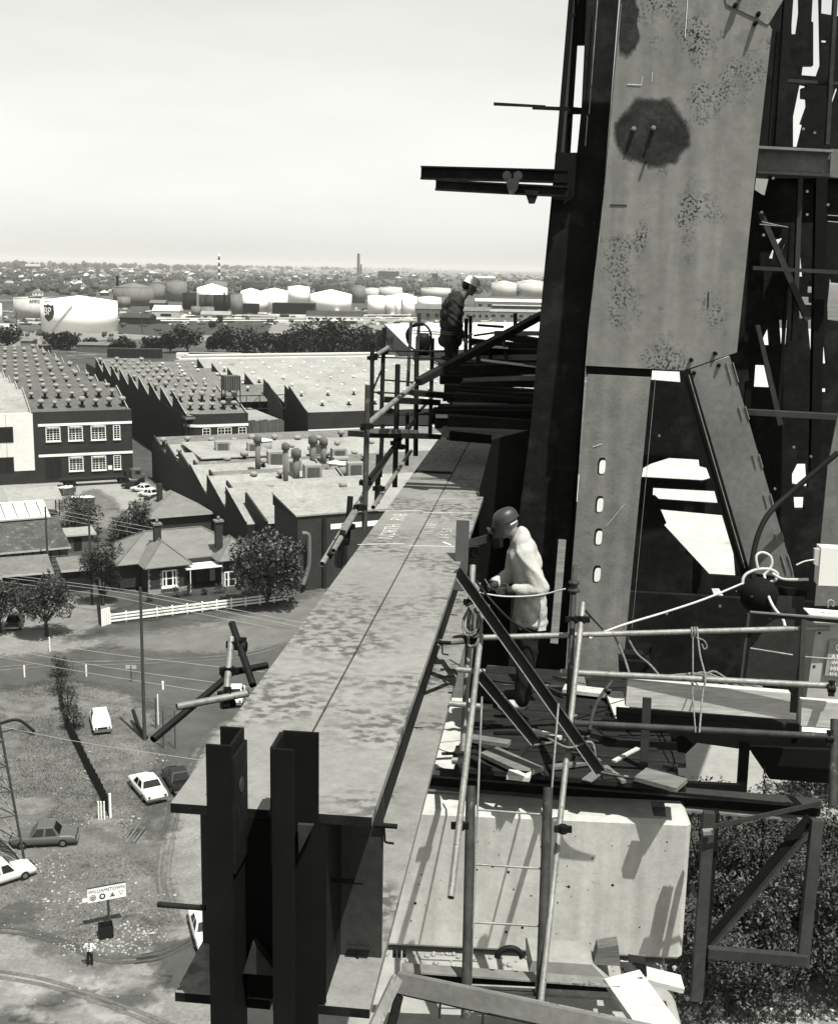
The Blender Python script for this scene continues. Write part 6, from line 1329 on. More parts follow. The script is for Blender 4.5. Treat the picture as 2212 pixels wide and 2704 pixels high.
# lattice mast leg at the left edge
lm = thing('lattice_mast', G(20, 2275), 'steel lattice mast leaning up at the edge of the paddock', 'mast')
m1 = G(66, 2282); m2 = G(-40, 2300); m3 = G(-20, 2240); top = m1 + Vector((-2.6, 1.6, 16))
for m_ in (m1, m2, m3): MB().tube([m_, m_.lerp(top, .95)], .09, 6).build('leg', 'tube_dark' if m_ is not m1 else 'tube_brown', lm)
for a_, b_ in ((m1, m2), (m1, m3), (m2, m3)):
    for i in range(8):
        p, q = a_.lerp(top, i * .11), b_.lerp(top, (i + 1) * .11); MB().tube([p, q], .05, 5).build('lacing', 'tube_steel', lm); MB().tube([a_.lerp(top, i * .11 + .11), b_.lerp(top, i * .11 + .11)], .04, 5).build('lacing', 'tube_brown', lm)
st_lamp = thing('street_lamp_arm', G(0, 2050), 'dark curved pipe reaching over the paddock', 'pipe'); MB().tube(smooth_pts([G(-60, 1960) + UP * 1.0, G(0, 1942) + UP * 1.1, G(50, 1932) + UP * 1.1, G(90, 1945) + UP * .5]), .14, 7).build('arm', 'tube_dark', st_lamp)
# overhead wires
def owire(pts, label, r=.032):
    p = [D(*q) for q in pts]; o = MB().tube(smooth_pts(p, 6), r, 4).build('overhead_wire', 'wire'); tag(o, label, 'wire', 'overhead wires'); return o
WL = 'thin overhead wire crossing above the street'
for ys in ((1508, 1575, 1612, 1690), (1516, 1583, 1622, 1702), (1528, 1596, 1640, 1720)): owire([(-60, ys[0], 150), (250, ys[1] - 28, 145), (420, ys[2] - 40, 143), (800, ys[3] - 45, 140)], WL)
for ys in ((1330, 1440), (1340, 1452), (1352, 1462)): owire([(60, ys[0], 175), (300, ys[0] + 45, 170), (560, ys[1] - 15, 165), (900, ys[1] + 70, 160)], WL)
for ys in ((1700, 1762, 1820), (1725, 1785, 1850), (1670, 1725, 1775)): owire([(-60, ys[0], 118), (280, ys[1], 114), (700, ys[2], 112)], WL, .026)
owire([(-60, 1905, 95), (200, 1958, 93), (560, 2012, 92)], WL, .022)
# ================================================================== TANK FARM AND FAR TOWN
def tank(x0, x1, yt, yb, cone, mat, label, roof=None, ring=False):
    xc = (x0 + x1) / 2; p = G(xc, yb); z = zc(p); r = (x1 - x0) / 2 * z / FOC; h = (yb - yt) * z / FOC / .985; p = p + Vector((p.x, p.y, 0)).normalized() * (r * .98)
    t = thing('storage_tank', p, label, 'tank', 'storage tanks'); MB().lathe(p, [(r, 0), (r, h)], 40).build('shell', mat, t)
    MB().lathe(p + UP * h, [(r * 1.004, 0), (r * 1.004, .25), (.3, max(.4, cone * z / FOC))], 40).build('roof', roof or mat, t)
    return t, p, r, h
BPt, bp_, br_, bh_ = tank(111, 313, 800, 879, 15, 'tank_white', 'big white storage tank with a BP shield and a stair')
dcam = Vector((CAM.x - bp_.x, CAM.y - bp_.y, 0)).normalized()
def cyl(p, r, ang, z, off): a = math.atan2(dcam.y, dcam.x) + ang; return p + Vector((math.cos(a), math.sin(a), 0)) * (r + off) + UP * z
# shield badge wrapped on the shell
def wrap(poly, off, name, m_, par, thk=.15):
    n = len(poly); inner = [cyl(bp_, br_, a_, z, off) for a_, z in poly]; outer = [cyl(bp_, br_, a_, z, off + thk) for a_, z in poly]
    mb = MB(); c0 = len(poly); ca, cz = sum(a_ for a_, z in poly) / n, sum(z for a_, z in poly) / n
    vs_ = outer + inner + [cyl(bp_, br_, ca, cz, off + thk)]; mb.add(vs_, [(i, (i + 1) % n, 2 * n) for i in range(n)] + [((i + 1) % n, i, n + i, n + (i + 1) % n) for i in range(n)]); return mb.build(name, m_, par)
AC = -.90; k_ = bh_
sh = [(AC - .20, k_ * .90), (AC - .1, k_ * .87), (AC, k_ * .92), (AC + .1, k_ * .87), (AC + .20, k_ * .90), (AC + .21, k_ * .62), (AC + .15, k_ * .45), (AC, k_ * .34), (AC - .15, k_ * .45), (AC - .21, k_ * .62)]
wrap(sh, .05, 'shield', 'badge', BPt)
aa = math.atan2(dcam.y, dcam.x) + AC; tang = Vector((-math.sin(aa), math.cos(aa), 0))
text_mesh('lettering', 'BP', 6.6, 'white_paint', BPt, cyl(bp_, br_, AC, k_ * .56, .7), tang, UP, .1, 'CENTER', (1.0, 1.0))
stair = [cyl(bp_, br_, AC + .12 + .62 * i / 14, k_ * (.03 + .92 * i / 14), .5) for i in range(15)]
mb = MB()
for i in range(14): mb.add([stair[i], stair[i + 1], stair[i + 1] + UP * -1.3, stair[i] + UP * -1.3], [(0, 1, 2, 3), (3, 2, 1, 0)])
mb.build('stair', 'tank_pale', BPt)
AMt, ap, ar_, ah = tank(39, 135, 790, 842, 4, 'tank_pale', 'pale storage tank carrying the AMPOL name board')
fm = Fr(ap + azv(200) * (ar_ + 1.0) + azv(110) * 0, 95); fm.o.z = 0
ab = fm.box(MB(), -2.0 - 6, 14 - 6, -.3, .2, ah * .55, ah * .92)
q0 = G(75, 842); zq = zc(ap) - ar_
aP = D(76, 802, zq - 6); 
bo_ = MB().box(aP + Vector((0, 0, 0)), aP + Vector((9.3, .4, 4.2))); bo = bo_.build('name_board', 'white_paint', AMt)
text_mesh('lettering', 'AMPOL', 3.6, 'ink', bo, aP + Vector((.5, -.3, .7)), Vector((1, 0, 0)), UP, .05, 'LEFT', (.82, 1))
MB().box(aP + Vector((-.2, -.05, 4.2)), aP + Vector((9.5, .45, 5.0))).build('board_cap', 'tank_dark', bo)
TL = [(-60, 6, 804, 858, 3, 'tank_white', 'white tank next to the pale name board tank'), (-50, 48, 860, 884, 1, 'tank_pale', 'low pale tank behind the railway sheds'),
 (300, 408, 761, 808, 13, 'tank_grey', 'wide grey tank with a low cone roof beside the dark stack'), (395, 438, 754, 795, 4, 'tank_grey', 'grey tank behind the wide cone roofed tank'), (440, 494, 745, 796, 3, 'tank_grey', 'tall grey tank standing apart in the tank farm'),
 (482, 519, 776, 817, 2, 'tank_black', 'black tank with a pale roof rim'), (520, 601, 762, 796, 12, 'tank_white', 'broad white tank with a domed roof under the striped chimney'), (541, 600, 745, 775, 3, 'tank_grey', 'grey tank behind the broad white domed tank'),
 (526, 541, 780, 818, 1, 'tank_dark', 'narrow dark tank in the row of black tanks'), (541, 561, 780, 818, 1, 'tank_dark', 'narrow dark tank touching its twin in the black row'), (562, 609, 781, 821, 1, 'tank_black', 'squat black tank in the row before the domed tank'), (609, 641, 779, 832, 1, 'tank_grey', 'upright grey tank beside the squat black tank'),
 (636, 690, 770, 812, 8, 'tank_white', 'white tank with a shallow cone behind the black bund wall'), (640, 708, 778, 826, 2, 'tank_white', 'white tank just behind the black bund wall'), (638, 705, 748, 775, 3, 'tank_dark', 'dark roofed tank at the back of the tank farm'), (690, 760, 770, 822, 8, 'tank_white', 'white cone roofed tank left of the tall white tank'),
 (760, 818, 759, 802, 4, 'tank_white', 'tall white tank with a spiral stair shadow'), (818, 929, 779, 820, 13, 'tank_white', 'very broad white tank with a cone roof in the middle'), (832, 900, 757, 780, 3, 'tank_dark', 'dark tank behind the very broad white tank'), (929, 964, 757, 800, 3, 'tank_grey', 'grey upright tank next to the very broad white tank'),
 (962, 1000, 762, 790, 2, 'tank_pale', 'pale tank behind the row of white cylinders'), (1000, 1062, 760, 790, 2, 'tank_pale', 'broad pale tank behind the row of white cylinders'), (1035, 1092, 780, 800, 6, 'tank_white', 'white dome rising behind the row of white cylinders'),
 (970, 1016, 783, 832, 2, 'tank_white', 'first of the white cylinders standing in a row'), (1017, 1046, 783, 832, 2, 'tank_white', 'slim white cylinder in the row'), (1042, 1058, 786, 836, 2, 'tank_white', 'slimmest white cylinder in the row'), (1062, 1100, 785, 836, 2, 'tank_white', 'last white cylinder in the row next to the gabled shed'),
 (1102, 1165, 787, 815, 4, 'tank_white', 'white tank behind the gabled shed'), (1110, 1190, 762, 785, 2, 'tank_pale', 'wide pale tank far behind the white tanks'), (1296, 1363, 748, 783, 6, 'tank_pale', 'large pale tank beside the bridge section'), (1361, 1440, 746, 783, 7, 'tank_pale', 'large pale tank half hidden by the bridge section'), (310, 345, 785, 812, 1, 'tank_grey', 'small pale cylinder in front of the wide cone roofed tank'), (505, 530, 810, 836, 1, 'tank_grey', 'small grey cylinder before the black tanks'), (530, 566, 812, 838, 1, 'tank_grey', 'low grey tank next to the skylight shed')]
for a in TL: tank(*a)
def far_box(x0, x1, yt, yb, mat, label, name='far_building', roof=None, gab=0, depth=14, cat='building', skew=0, win=0):
    p, q = G(x0, yb), G(x1, yb); q = Vector((q.x, p.y + (q.x - p.x) * skew, 0)); z = zc(p); h = (yb - yt) * z / FOC
    u = (q - p).normalized(); v = Vector((-u.y, u.x, 0)); L_ = (q - p).length
    t = thing(name, (p + q) / 2, label, cat)
    MB().hexa([p, q, q + v * depth, p + v * depth], [p + UP * h, q + UP * h, q + v * depth + UP * h, p + v * depth + UP * h]).build('wall', mat, t)
    if gab > 0:
        g = gab * z / FOC; mb = MB(); a_ = p + v * depth / 2 + UP * (h + g); b_ = q + v * depth / 2 + UP * (h + g); e = u * .4
        mb.add([p - e - v * .4 + UP * (h + .02), q + e - v * .4 + UP * (h + .02), q + e + v * (depth + .4) + UP * (h + .02), p - e + v * (depth + .4) + UP * (h + .02), a_ - e, b_ + e], [(0, 1, 5, 4), (2, 3, 4, 5), (1, 2, 5), (3, 0, 4), (3, 2, 1, 0)]); mb.build('roof', roof or mat, t)
    elif roof: MB().prism([p + UP * (h + .02), q + UP * (h + .02), q + v * depth + UP * (h + .02), p + v * depth + UP * (h + .02)], UP * .3).build('roof', roof, t)
    for i in range(win): a_ = p + u * L_ * (i + .3) / win - v * .1 + UP * h * .4; MB().obox(a_ + u * L_ * .2 / win, u * L_ * .2 / win, v * .06, UP * h * .18).build('window', 'glass_dark', t)
    return t
far_box(719, 834, 800, 828, 'tank_black', 'long black corrugated store before the white tanks', depth=20); far_box(640, 683, 802, 828, 'tank_black', 'square black store before the white tanks', depth=12)
far_box(808, 960, 832, 846, 'render_white', 'long low shed with a dark roof before the tanks', roof='roof_dark', gab=11, depth=18, win=8)
far_box(1095, 1164, 815, 842, 'roof_grey', 'grey gabled shed beside the white cylinders', roof='roof_mid', gab=12, depth=20, win=3); far_box(1210, 1290, 820, 842, 'brick_pale', 'pale long shed behind the worker', roof='roof_mid', gab=9, depth=16, win=5)
far_box(1290, 1430, 822, 840, 'brick_pale', 'cluster shed with a pale roof beside the bridge section', roof='roof_pale', gab=6, depth=16, win=6); far_box(1255, 1440, 795, 812, 'brick_pale', 'long workshop with pale roofs beyond the worker', roof='roof_white', gab=7, depth=20, win=8)
far_box(1300, 1430, 806, 818, 'shed_dark', 'dark fronted depot with a flat white roof', roof='roof_white', depth=14, win=6); far_box(1235, 1300, 733, 745, 'brick_pale', 'hall with a broad white roof near the shore', roof='roof_white', gab=5, depth=40, win=5)
far_box(403, 480, 820, 838, 'cream_paint', 'pale gabled pump house with a dark window', roof='roof_white', gab=14, depth=16, win=1); far_box(395, 440, 800, 818, 'shed_dark', 'sloping conveyor house behind the pump house', roof='roof_mid', gab=8, depth=14); far_box(530, 612, 830, 840, 'cream_paint', 'skylight shed with a pale sloping roof in the tank farm', roof='roof_pale', gab=9, depth=12, win=3)
far_box(316, 400, 838, 856, 'shed_dark', 'low dark gabled shed beside the big white tank', roof='roof_dark', gab=10, depth=24); far_box(700, 1000, 843, 848, 'cream_paint', 'low pale depot wall along the tank farm road', depth=4); far_box(660, 740, 835, 842, 'cladding', 'small depot shed before the black stores', roof='roof_pale', gab=4, depth=10)
# big pale roofed warehouse behind the far scaffold
fwh = Fr(G(1085, 945), 66); Wh = thing('pale_roof_warehouse', fwh.p(20, 10, 0), 'large warehouse with a wide white roof behind the far scaffold', 'warehouse')
q0, q1, q2, q3 = G(1015, 856, 9), G(1085, 925, 6), G(1500, 920, 6), G(1480, 850, 9)
MB().prism([q0, q1, q2, q3], UP * .3).build('roof', 'roof_white', Wh)
MB().prism([q0 - UP * .1, q1 - UP * .1, Vector((q1.x, q1.y, 0)), Vector((q0.x, q0.y, 0))], Vector((.3, .1, 0))).build('side_wall', 'roof_grey', Wh); MB().prism([q1 - UP * .1, q2 - UP * .1, Vector((q2.x, q2.y, 0)), Vector((q1.x, q1.y, 0))], Vector((0, .3, 0))).build('front_wall', 'brick_dark', Wh)
for i in range(12):
    for j in range(3):
        a_ = q0.lerp(q3, (i + .5) / 12).lerp(q1.lerp(q2, (i + .5) / 12), (j + .6) / 3.4) + UP * .31; MB().box(a_, a_ + Vector((2.2, 3.0, .05))).build('skylight', 'roof_grey', Wh)
# railway wagons and sheds
far_box(283, 432, 921, 944, 'shed_dark', 'long dark railway carriage behind the factory roofs', 'railway_carriage', roof='roof_dark', depth=4, cat='carriage', win=0)
far_box(497, 640, 932, 945, 'shed_dark', 'string of dark flat wagons behind the factory roofs', 'railway_wagon', roof='roof_pale', depth=4, cat='wagon'); far_box(465, 497, 932, 946, 'render_white', 'pale wagon coupled between the carriage and the flat wagons', 'railway_wagon', depth=4, cat='wagon')
far_box(85, 125, 913, 934, 'tank_black', 'dark railway hut with a pale lean-to', roof='roof_grey', depth=8); far_box(55, 88, 900, 930, 'brick_pale', 'pale lean-to beside the dark railway hut', roof='roof_mid', gab=6, depth=8); far_box(205, 290, 910, 930, 'roof_grey', 'low grey store behind the first factory', roof='roof_mid', gab=6, depth=10)
# chimneys
def stack(x, yb, yt, w_, label, stripes=0, mat='brick_dark'):
    p = G(x, yb); z = zc(p); h = (yb - yt) * z / FOC; r = w_ / 2 * z / FOC; t = thing('chimney_stack', p, label, 'chimney')
    if stripes:
        for i in range(stripes): MB().lathe(p + UP * (h * i / stripes), [(r * (1.15 - .3 * i / stripes), 0), (r * (1.15 - .3 * (i + 1) / stripes), h / stripes - .05)], 14).build('band', 'ink' if i % 2 else 'white_paint', t)
    else: MB().lathe(p, [(r * 1.2, 0), (r, h * .97), (r * 1.15, h * .975), (r * 1.15, h)], 14).build('shaft', mat, t); MB().lathe(p + UP * h, [(r * .7, 0), (r * .7, r * .3)], 10).build('rim', 'ink', t)
stack(579, 745, 672, 6, 'black and white striped chimney rising behind the tanks', 9); stack(946, 724, 671, 7, 'tall dark brick chimney near the shore'); stack(953, 724, 698, 4, 'short chimney next to the tall brick chimney'); stack(312, 806, 730, 7, 'dark stack beside the wide grey cone roofed tank'); stack(593, 835, 773, 4, 'thin dark vent stack before the grey upright tank', mat='ink')
far_box(998, 1055, 716, 736, 'brick_dark', 'square dark block building near the shore', depth=60, win=6); far_box(740, 755, 706, 720, 'tank_grey', 'small round water tower block on the shore', depth=20); far_box(1140, 1155, 722, 745, 'brick_dark', 'dark square tower among shore trees', depth=30)
gs_ = thing('grandstand', G(120, 713), 'grandstand with a white zigzag roof on the skyline', 'grandstand')
p, q = G(68, 713), G(182, 713); MB().box((p.x, p.y, 0), (q.x, p.y + 60, 16)).build('stand', 'tank_black', gs_)
for i in range(16):
    a_ = p.x + (q.x - p.x) * i / 16; b_ = p.x + (q.x - p.x) * (i + 1) / 16; MB().prism([(a_, p.y - 6, 17), (b_, p.y - 6, 17), ((a_ + b_) / 2, p.y - 6, 27)], (0, 70, 0)).build('roof_bay', 'roof_white', gs_)
# houses of the suburb: individuals, several kinds
def house_mesh(nm, w_, d_, h, rise, roof, wall_):
    mb = MB(); mb.box((-w_ / 2, -d_ / 2, 0), (w_ / 2, d_ / 2, h), 1); k = d_ * .35
    mb.add([(-w_ / 2 - .5, -d_ / 2 - .5, h + .02), (w_ / 2 + .5, -d_ / 2 - .5, h + .02), (w_ / 2 + .5, d_ / 2 + .5, h + .02), (-w_ / 2 - .5, d_ / 2 + .5, h + .02), (-w_ / 2 + k, 0, h + rise), (w_ / 2 - k, 0, h + rise)], [(0, 1, 5, 4), (1, 2, 5), (2, 3, 4, 5), (3, 0, 4), (3, 2, 1, 0)], 0)
    for i in range(3): x = -w_ / 2 + w_ * (i + .5) / 3; mb.box((x - .7, -d_ / 2 - .05, 1.2), (x + .7, -d_ / 2 - .01, 2.6), 2)
    mb.box((w_ * .18, -.5, h + rise * .4), (w_ * .18 + .9, .4, h + rise + 1.2), 1); return mb.mesh(nm, [roof, wall_, 'glass_dark'])
HM = [house_mesh('suburb_house', 13, 9, 3.6, 3.2, r_, w_) for r_, w_ in (('slate', 'render_white'), ('roof_pale', 'brick_pale'), ('roof_dark', 'cream_paint'), ('roof_white', 'brick_red'), ('roof_mid', 'render_white'))]
HL = ('pale walled suburban house with a slate roof beyond the tanks', 'suburban house with a light roof and pale brick beyond the tanks', 'suburban house with a dark roof and cream walls beyond the tanks', 'suburban house with a white roof and red brick beyond the tanks', 'white suburban house with a mid grey roof beyond the tanks')
n_ = 0
while n_ < 290:
    x = random.uniform(-30, 1440); y = 712 + 68 * random.random() ** 1.5
    if x > 330 and y > 752: continue
    if x > 600 and y > 742: continue
    k = random.randrange(5); o = bpy.data.objects.new('suburb_house', HM[k]); COL.objects.link(o); o.location = G(x, y); o.rotation_euler = (0, 0, random.choice((.4, .4 + math.pi / 2)) + random.uniform(-.1, .1)); s = 1 + (780 - y) / 90; o.scale = (s, s, s)
    tag(o, HL[k], 'house', 'suburban houses beyond the tank farm'); n_ += 1
# smaller buildings in the tank-farm yards and along the railway
# suburban trees: one mass
def woods(name, spots, label, smin, smax, mat='leaf_far'):
    mb = MB(); 
    for x, y in spots:
        p = G(x, y); s = random.uniform(smin, smax) 
        for _ in range(4):
            c = p + Vector((random.gauss(0, s * .6), random.gauss(0, s * .4), s * random.uniform(.4, 1.1)))
            r = s * random.uniform(.35, .7); vs_ = []; fs_ = []
            for i in range(4):
                th = math.pi * (i + .35) / 4.7
                for j in range(6): k = 1 + .4 * noise.noise(Vector((c.x + i, c.y * .3 + j * 1.7, i * 2.1))); vs_.append(c + Vector((math.sin(th) * math.cos(j * 1.047 + i), math.sin(th) * math.sin(j * 1.047 + i), math.cos(th))) * r * k)
            for i in range(3):
                for j in range(6): fs_.append((i * 6 + j, (i + 1) * 6 + j, (i + 1) * 6 + (j + 1) % 6, i * 6 + (j + 1) % 6))
            fs_.append((0, 1, 2, 3, 4, 5)); mb.add(vs_, fs_)
    return tag(mb.build(name, mat, base=Vector((0, 0, 0))), label, 'woodland', kind='stuff')
woods('woodland', [(random.uniform(-40, 1450), 708 + 75 * random.random() ** 1.3) for _ in range(900)], 'dark garden trees massed among the suburban houses', 5, 10)
woods('woodland', [(random.uniform(-40, 1450), random.uniform(706, 714)) for _ in range(300)], 'dark trees along the shore', 14, 26)
woods('shrubbery', [(random.uniform(-40, 1100), random.uniform(840, 925)) for _ in range(160)], 'scattered scrub along the railway land', .8, 2.2)
# clutter in the tank farm
mb = MB()
for _ in range(700):
    p = G(random.uniform(-20, 1430), random.uniform(815, 858)); s = random.uniform(.6, 2.4); c = Vector((s * random.uniform(.5, 2.5), s * .6, s * random.uniform(.3, .9))); mb.box(p - Vector((c.x, c.y, 0)), p + c, random.randrange(3))
tag(mb.build('yard_clutter', ['roof_white', 'tank_dark', 'roof_mid'], base=Vector((0, 0, 0))), 'drums, pipes and stacked goods strewn across the depot yards', 'clutter', kind='stuff')
tr = thing('pipe_rack', G(700, 850), 'low white pipe racks along the tank farm', 'pipes')
for y in (838, 846, 852): MB().tube([G(400, y) + UP * 1.5, G(1100, y - 2) + UP * 1.5], .35, 5).build('pipe', 'white_paint', tr)
# belt of trees behind the factories
BT = [(20, 918, 78, 868), (150, 922, 55, 885), (185, 924, 60, 884), (335, 925, 45, 893), (400, 928, 60, 895), (450, 932, 60, 868), (495, 930, 80, 862), (562, 928, 34, 880), (600, 932, 70, 866), (645, 930, 90, 868), (690, 935, 60, 880), (770, 940, 70, 870), (805, 945, 90, 855), (850, 950, 100, 850), (905, 952, 100, 858), (950, 950, 90, 868), (990, 948, 70, 880), (310, 930, 30, 900), (240, 926, 40, 898), (740, 936, 60, 880), (880, 950, 70, 850)]
for i, (x, y, w_, yt) in enumerate(BT):
    z = zc(G(x, y)); tree(x, y, (y - yt) * z / FOC * 1.02, w_ / 2 * z / FOC, 'dark tree in the belt behind the factory roofs', 'leaf_dark' if i % 3 else 'leaf_mid', 1500, .1, name='belt_tree', group='trees behind the factory roofs', size=1.0)
for x, y, h in ((1005, 905, 7), (1040, 918, 6), (965, 905, 6), (880, 880, 5), (580, 855, 6), (120, 900, 5), (700, 895, 4), (560, 868, 5)): tree(x, y, h, h * .45, 'small round tree standing on the railway land', 'leaf_mid', 500, .15, name='yard_tree', group='small trees on the railway land', size=.7)
# ================================================================== PEOPLE
def cap(mb, p0, r0, p1, r1, k=1.0):
    p0, p1 = Vector(p0), Vector(p1); mb.tube([p0, p0.lerp(p1, .5), p1], [r0 * k, (r0 + r1) / 2 * k, r1 * k], 12); mb.ball(p0, r0 * k, seg=12); mb.ball(p1, r1 * k, seg=12)
def fuse(mb, name, mat, parent, voxel=.012, wrinkle=0.0, wscale=9.0, smooth=3, cutz=None):
    me = mb.mesh(name, mat, None); o = bpy.data.objects.new(name, me); COL.objects.link(o)
    m = o.modifiers.new('r', 'REMESH'); m.mode = 'VOXEL'; m.voxel_size = voxel; m.use_smooth_shade = True
    s = o.modifiers.new('s', 'SMOOTH'); s.factor = .5; s.iterations = smooth
    dg = bpy.context.evaluated_depsgraph_get(); m2 = bpy.data.meshes.new_from_object(o.evaluated_get(dg)); bpy.data.objects.remove(o)
    if wrinkle:
        nv = [v.normal.copy() for v in m2.vertices]
        for v, n in zip(m2.vertices, nv):
            q = v.co; u_ = q.z * .8 + q.x * .6; f = 1 - 2 * abs(noise.noise(Vector((q.x * wscale * .5 + u_ * wscale * .9, q.y * wscale * .6, q.z * wscale * .35)))) + .45 * noise.noise(Vector((q.x * wscale * 2.3 + 7, q.y * wscale * 2.3, q.z * wscale * 1.2)))
            v.co = q + n * wrinkle * f
    m2.name = name; m2.polygons.foreach_set('use_smooth', [True] * len(m2.polygons))
    if not m2.materials: m2.materials.append(MATS[mat])
    o = bpy.data.objects.new(name, m2); COL.objects.link(o); o.parent = parent; return o
def hand(mb, wrist, d, side, curl=.6):
    """palm, four bent fingers of different length and a thumb off the side of the palm"""
    d = Vector(d).normalized(); s = Vector(side).normalized(); n = d.cross(s).normalized(); w_ = Vector(wrist)
    pc_ = w_ + d * .05; mb.ball(pc_, (.001, .001, .001), seg=6)
    for i in range(4):
        b = w_ + d * .085 + s * (.03 - .02 * i); cap(mb, w_ + d * .015 + s * (.018 - .012 * i), .017, b, .0125)
        L_ = (.036, .042, .039, .03)[i]; k1 = b + (d * math.cos(curl * .7) - n * math.sin(curl * .7)) * L_; k2 = k1 + (d * math.cos(curl * 1.6) - n * math.sin(curl * 1.6)) * L_ * .75
        cap(mb, b, .0105, k1, .0098); cap(mb, k1, .0098, k2, .0085)
    t0 = w_ + d * .03 + s * .03; t1 = t0 + (d * .6 + s * .8).normalized() * .04; t2 = t1 + (d * .9 + s * .2 - n * .4).normalized() * .032
    cap(mb, t0, .014, t1, .0115); cap(mb, t1, .0115, t2, .0095)
def skull(mb, c, f, up_):
    """head of about 23 cm with brow, nose, lips, chin and ears; f = facing"""
    f = f.normalized(); r = up_.cross(f).normalized(); u = f.cross(r).normalized(); rot = Matrix((r, f, u)).transposed()
    mb.ball(c + u * .02, (.073, .094, .10), seg=18, rot=rot); mb.ball(c - u * .045 + f * .028, (.056, .064, .072), seg=14, rot=rot)
    cap(mb, c + f * .088 + u * .012, .009, c + f * .108 - u * .022, .014); mb.ball(c + f * .086 - u * .055, (.026, .012, .012), seg=10, rot=rot); mb.ball(c + f * .075 - u * .092, (.024, .02, .018), seg=10, rot=rot)
    for s in (-1, 1): mb.ball(c + r * s * .076 - f * .004, (.012, .022, .033), seg=10, rot=rot); mb.ball(c + r * s * .034 + f * .082 + u * .032, (.026, .012, .009), seg=8, rot=rot)
def dome(c, f, u, rx, ry, h, name, mat, par, brim=.03, peak=.05):
    r = u.cross(f).normalized(); mb = MB(); n = 28; rings = []
    prof = [(1.0, 0), (.985, .25), (.92, .52), (.78, .76), (.55, .92), (.28, .985), (0.001, 1.0)]
    for k, z in prof: rings.append([c + (r * math.cos(2 * math.pi * j / n) * rx + f * math.sin(2 * math.pi * j / n) * ry) * k + u * h * z for j in range(n)])
    vs_ = [p for rg in rings for p in rg]; mb.add(vs_, [(i * n + j, i * n + (j + 1) % n, (i + 1) * n + (j + 1) % n, (i + 1) * n + j) for i in range(len(prof) - 1) for j in range(n)], 0, True)
    inn = rings[0]; outr = []
    for j in range(n):
        sf = max(0, math.sin(2 * math.pi * j / n)); e = brim * .5 + peak * sf ** 2; d = (r * math.cos(2 * math.pi * j / n) + f * math.sin(2 * math.pi * j / n)); outr.append(inn[j] + d * e - u * .012)
    mb.add(inn + outr + [p - u * .006 for p in outr] + [p - u * .01 for p in inn], [((k * n) + j, (k + 1) * n + j, (k + 1) * n + (j + 1) % n, k * n + (j + 1) % n) for k in range(3) for j in range(n)], 0, True)
    return mb.build(name, mat, par)
V = Vector
# ---- rigger on the far scaffold: dark jacket, white safety helmet, looking down to the right
Wk = thing('person', D(1196, 1064, 17.2), 'person in dark crumpled jacket and white hard hat looking down from the far scaffold', 'person')
fx = V((.93, .2, -.42)).normalized(); ux = V((.40, 0, .92)); hc = V((.20, 0, 1.655))
mb = MB(); skull(mb, hc, fx, ux); cap(mb, (.06, 0, 1.47), .062, (.15, 0, 1.59), .058)
cap(mb, (-.05, 0, 1.0), .11, (-.02, 0, 1.38), .105)
for s in (-1, 1):
    cap(mb, (-.01, s * .17, 1.43), .055, (-.02, s * .25, 1.16), .042); cap(mb, (-.02, s * .25, 1.16), .042, (.11, s * .17, .96), .03); hand(mb, V((.11, s * .17, .96)), (.55, -s * .15, -.8), (.3, -s * 1, 0), .5)
    cap(mb, (-.05, s * .09, .95), .085, (-.03, s * .11, .52), .06); cap(mb, (-.03, s * .11, .52), .055, (-.04, s * .12, .10), .04); cap(mb, (-.05, s * .12, .05), .04, (.12, s * .13, .04), .035)
fuse(mb, 'body', 'skin', Wk, .009)
mb = MB()
for z, x, rx, ry in ((1.46, .0, .11, .17), (1.38, -.035, .145, .20), (1.26, -.05, .16, .205), (1.12, -.055, .155, .195), (.98, -.06, .16, .195), (.90, -.065, .165, .20)): mb.ball((x, 0, z), (rx, ry, .12), seg=18)
for s in (-1, 1): cap(mb, (-.01, s * .19, 1.43), .085, (-.02, s * .265, 1.16), .072); cap(mb, (-.02, s * .265, 1.16), .07, (.08, s * .19, .985), .055)
cap(mb, (.03, .05, 1.5), .05, (.03, -.05, 1.5), .05)
fuse(mb, 'jacket', 'jacket_dark', Wk, .011, .022, 11)
mb = MB()
for s in (-1, 1): cap(mb, (-.055, s * .085, .93), .105, (-.03, s * .11, .52), .082); cap(mb, (-.03, s * .11, .52), .08, (-.04, s * .12, .10), .07)
mb.ball((-.055, 0, .92), (.13, .17, .12), seg=16); fuse(mb, 'trousers', 'denim_dark', Wk, .012, .010, 10)
for s in (-1, 1):
    mb = MB(); cap(mb, (-.055, s * .12, .055), .048, (.13, s * .13, .045), .042); cap(mb, (-.04, s * .12, .06), .05, (-.04, s * .12, .15), .05); fuse(mb, 'boot', 'leather', Wk, .01)
mb = MB(); cap(mb, (.045, -.06, 1.50), .02, (.095, -.035, 1.535), .02); cap(mb, (.095, -.035, 1.535), .02, (.10, .04, 1.54), .02); fuse(mb, 'shirt_collar', 'white_paint', Wk, .008)
hr = MB(); hr.ball(hc + V((-.045, 0, .02)), (.07, .08, .085), seg=16); hr.build('hair', 'hair', None).parent = Wk
kids_hair = [o for o in bpy.data.objects if o.parent == Wk and o.name.startswith('hair')]
dome(hc + ux.normalized() * .05 + fx * .006, fx, ux.normalized(), .098, .118, .105, 'hard_hat', 'helmet_white', None, .02, .045)
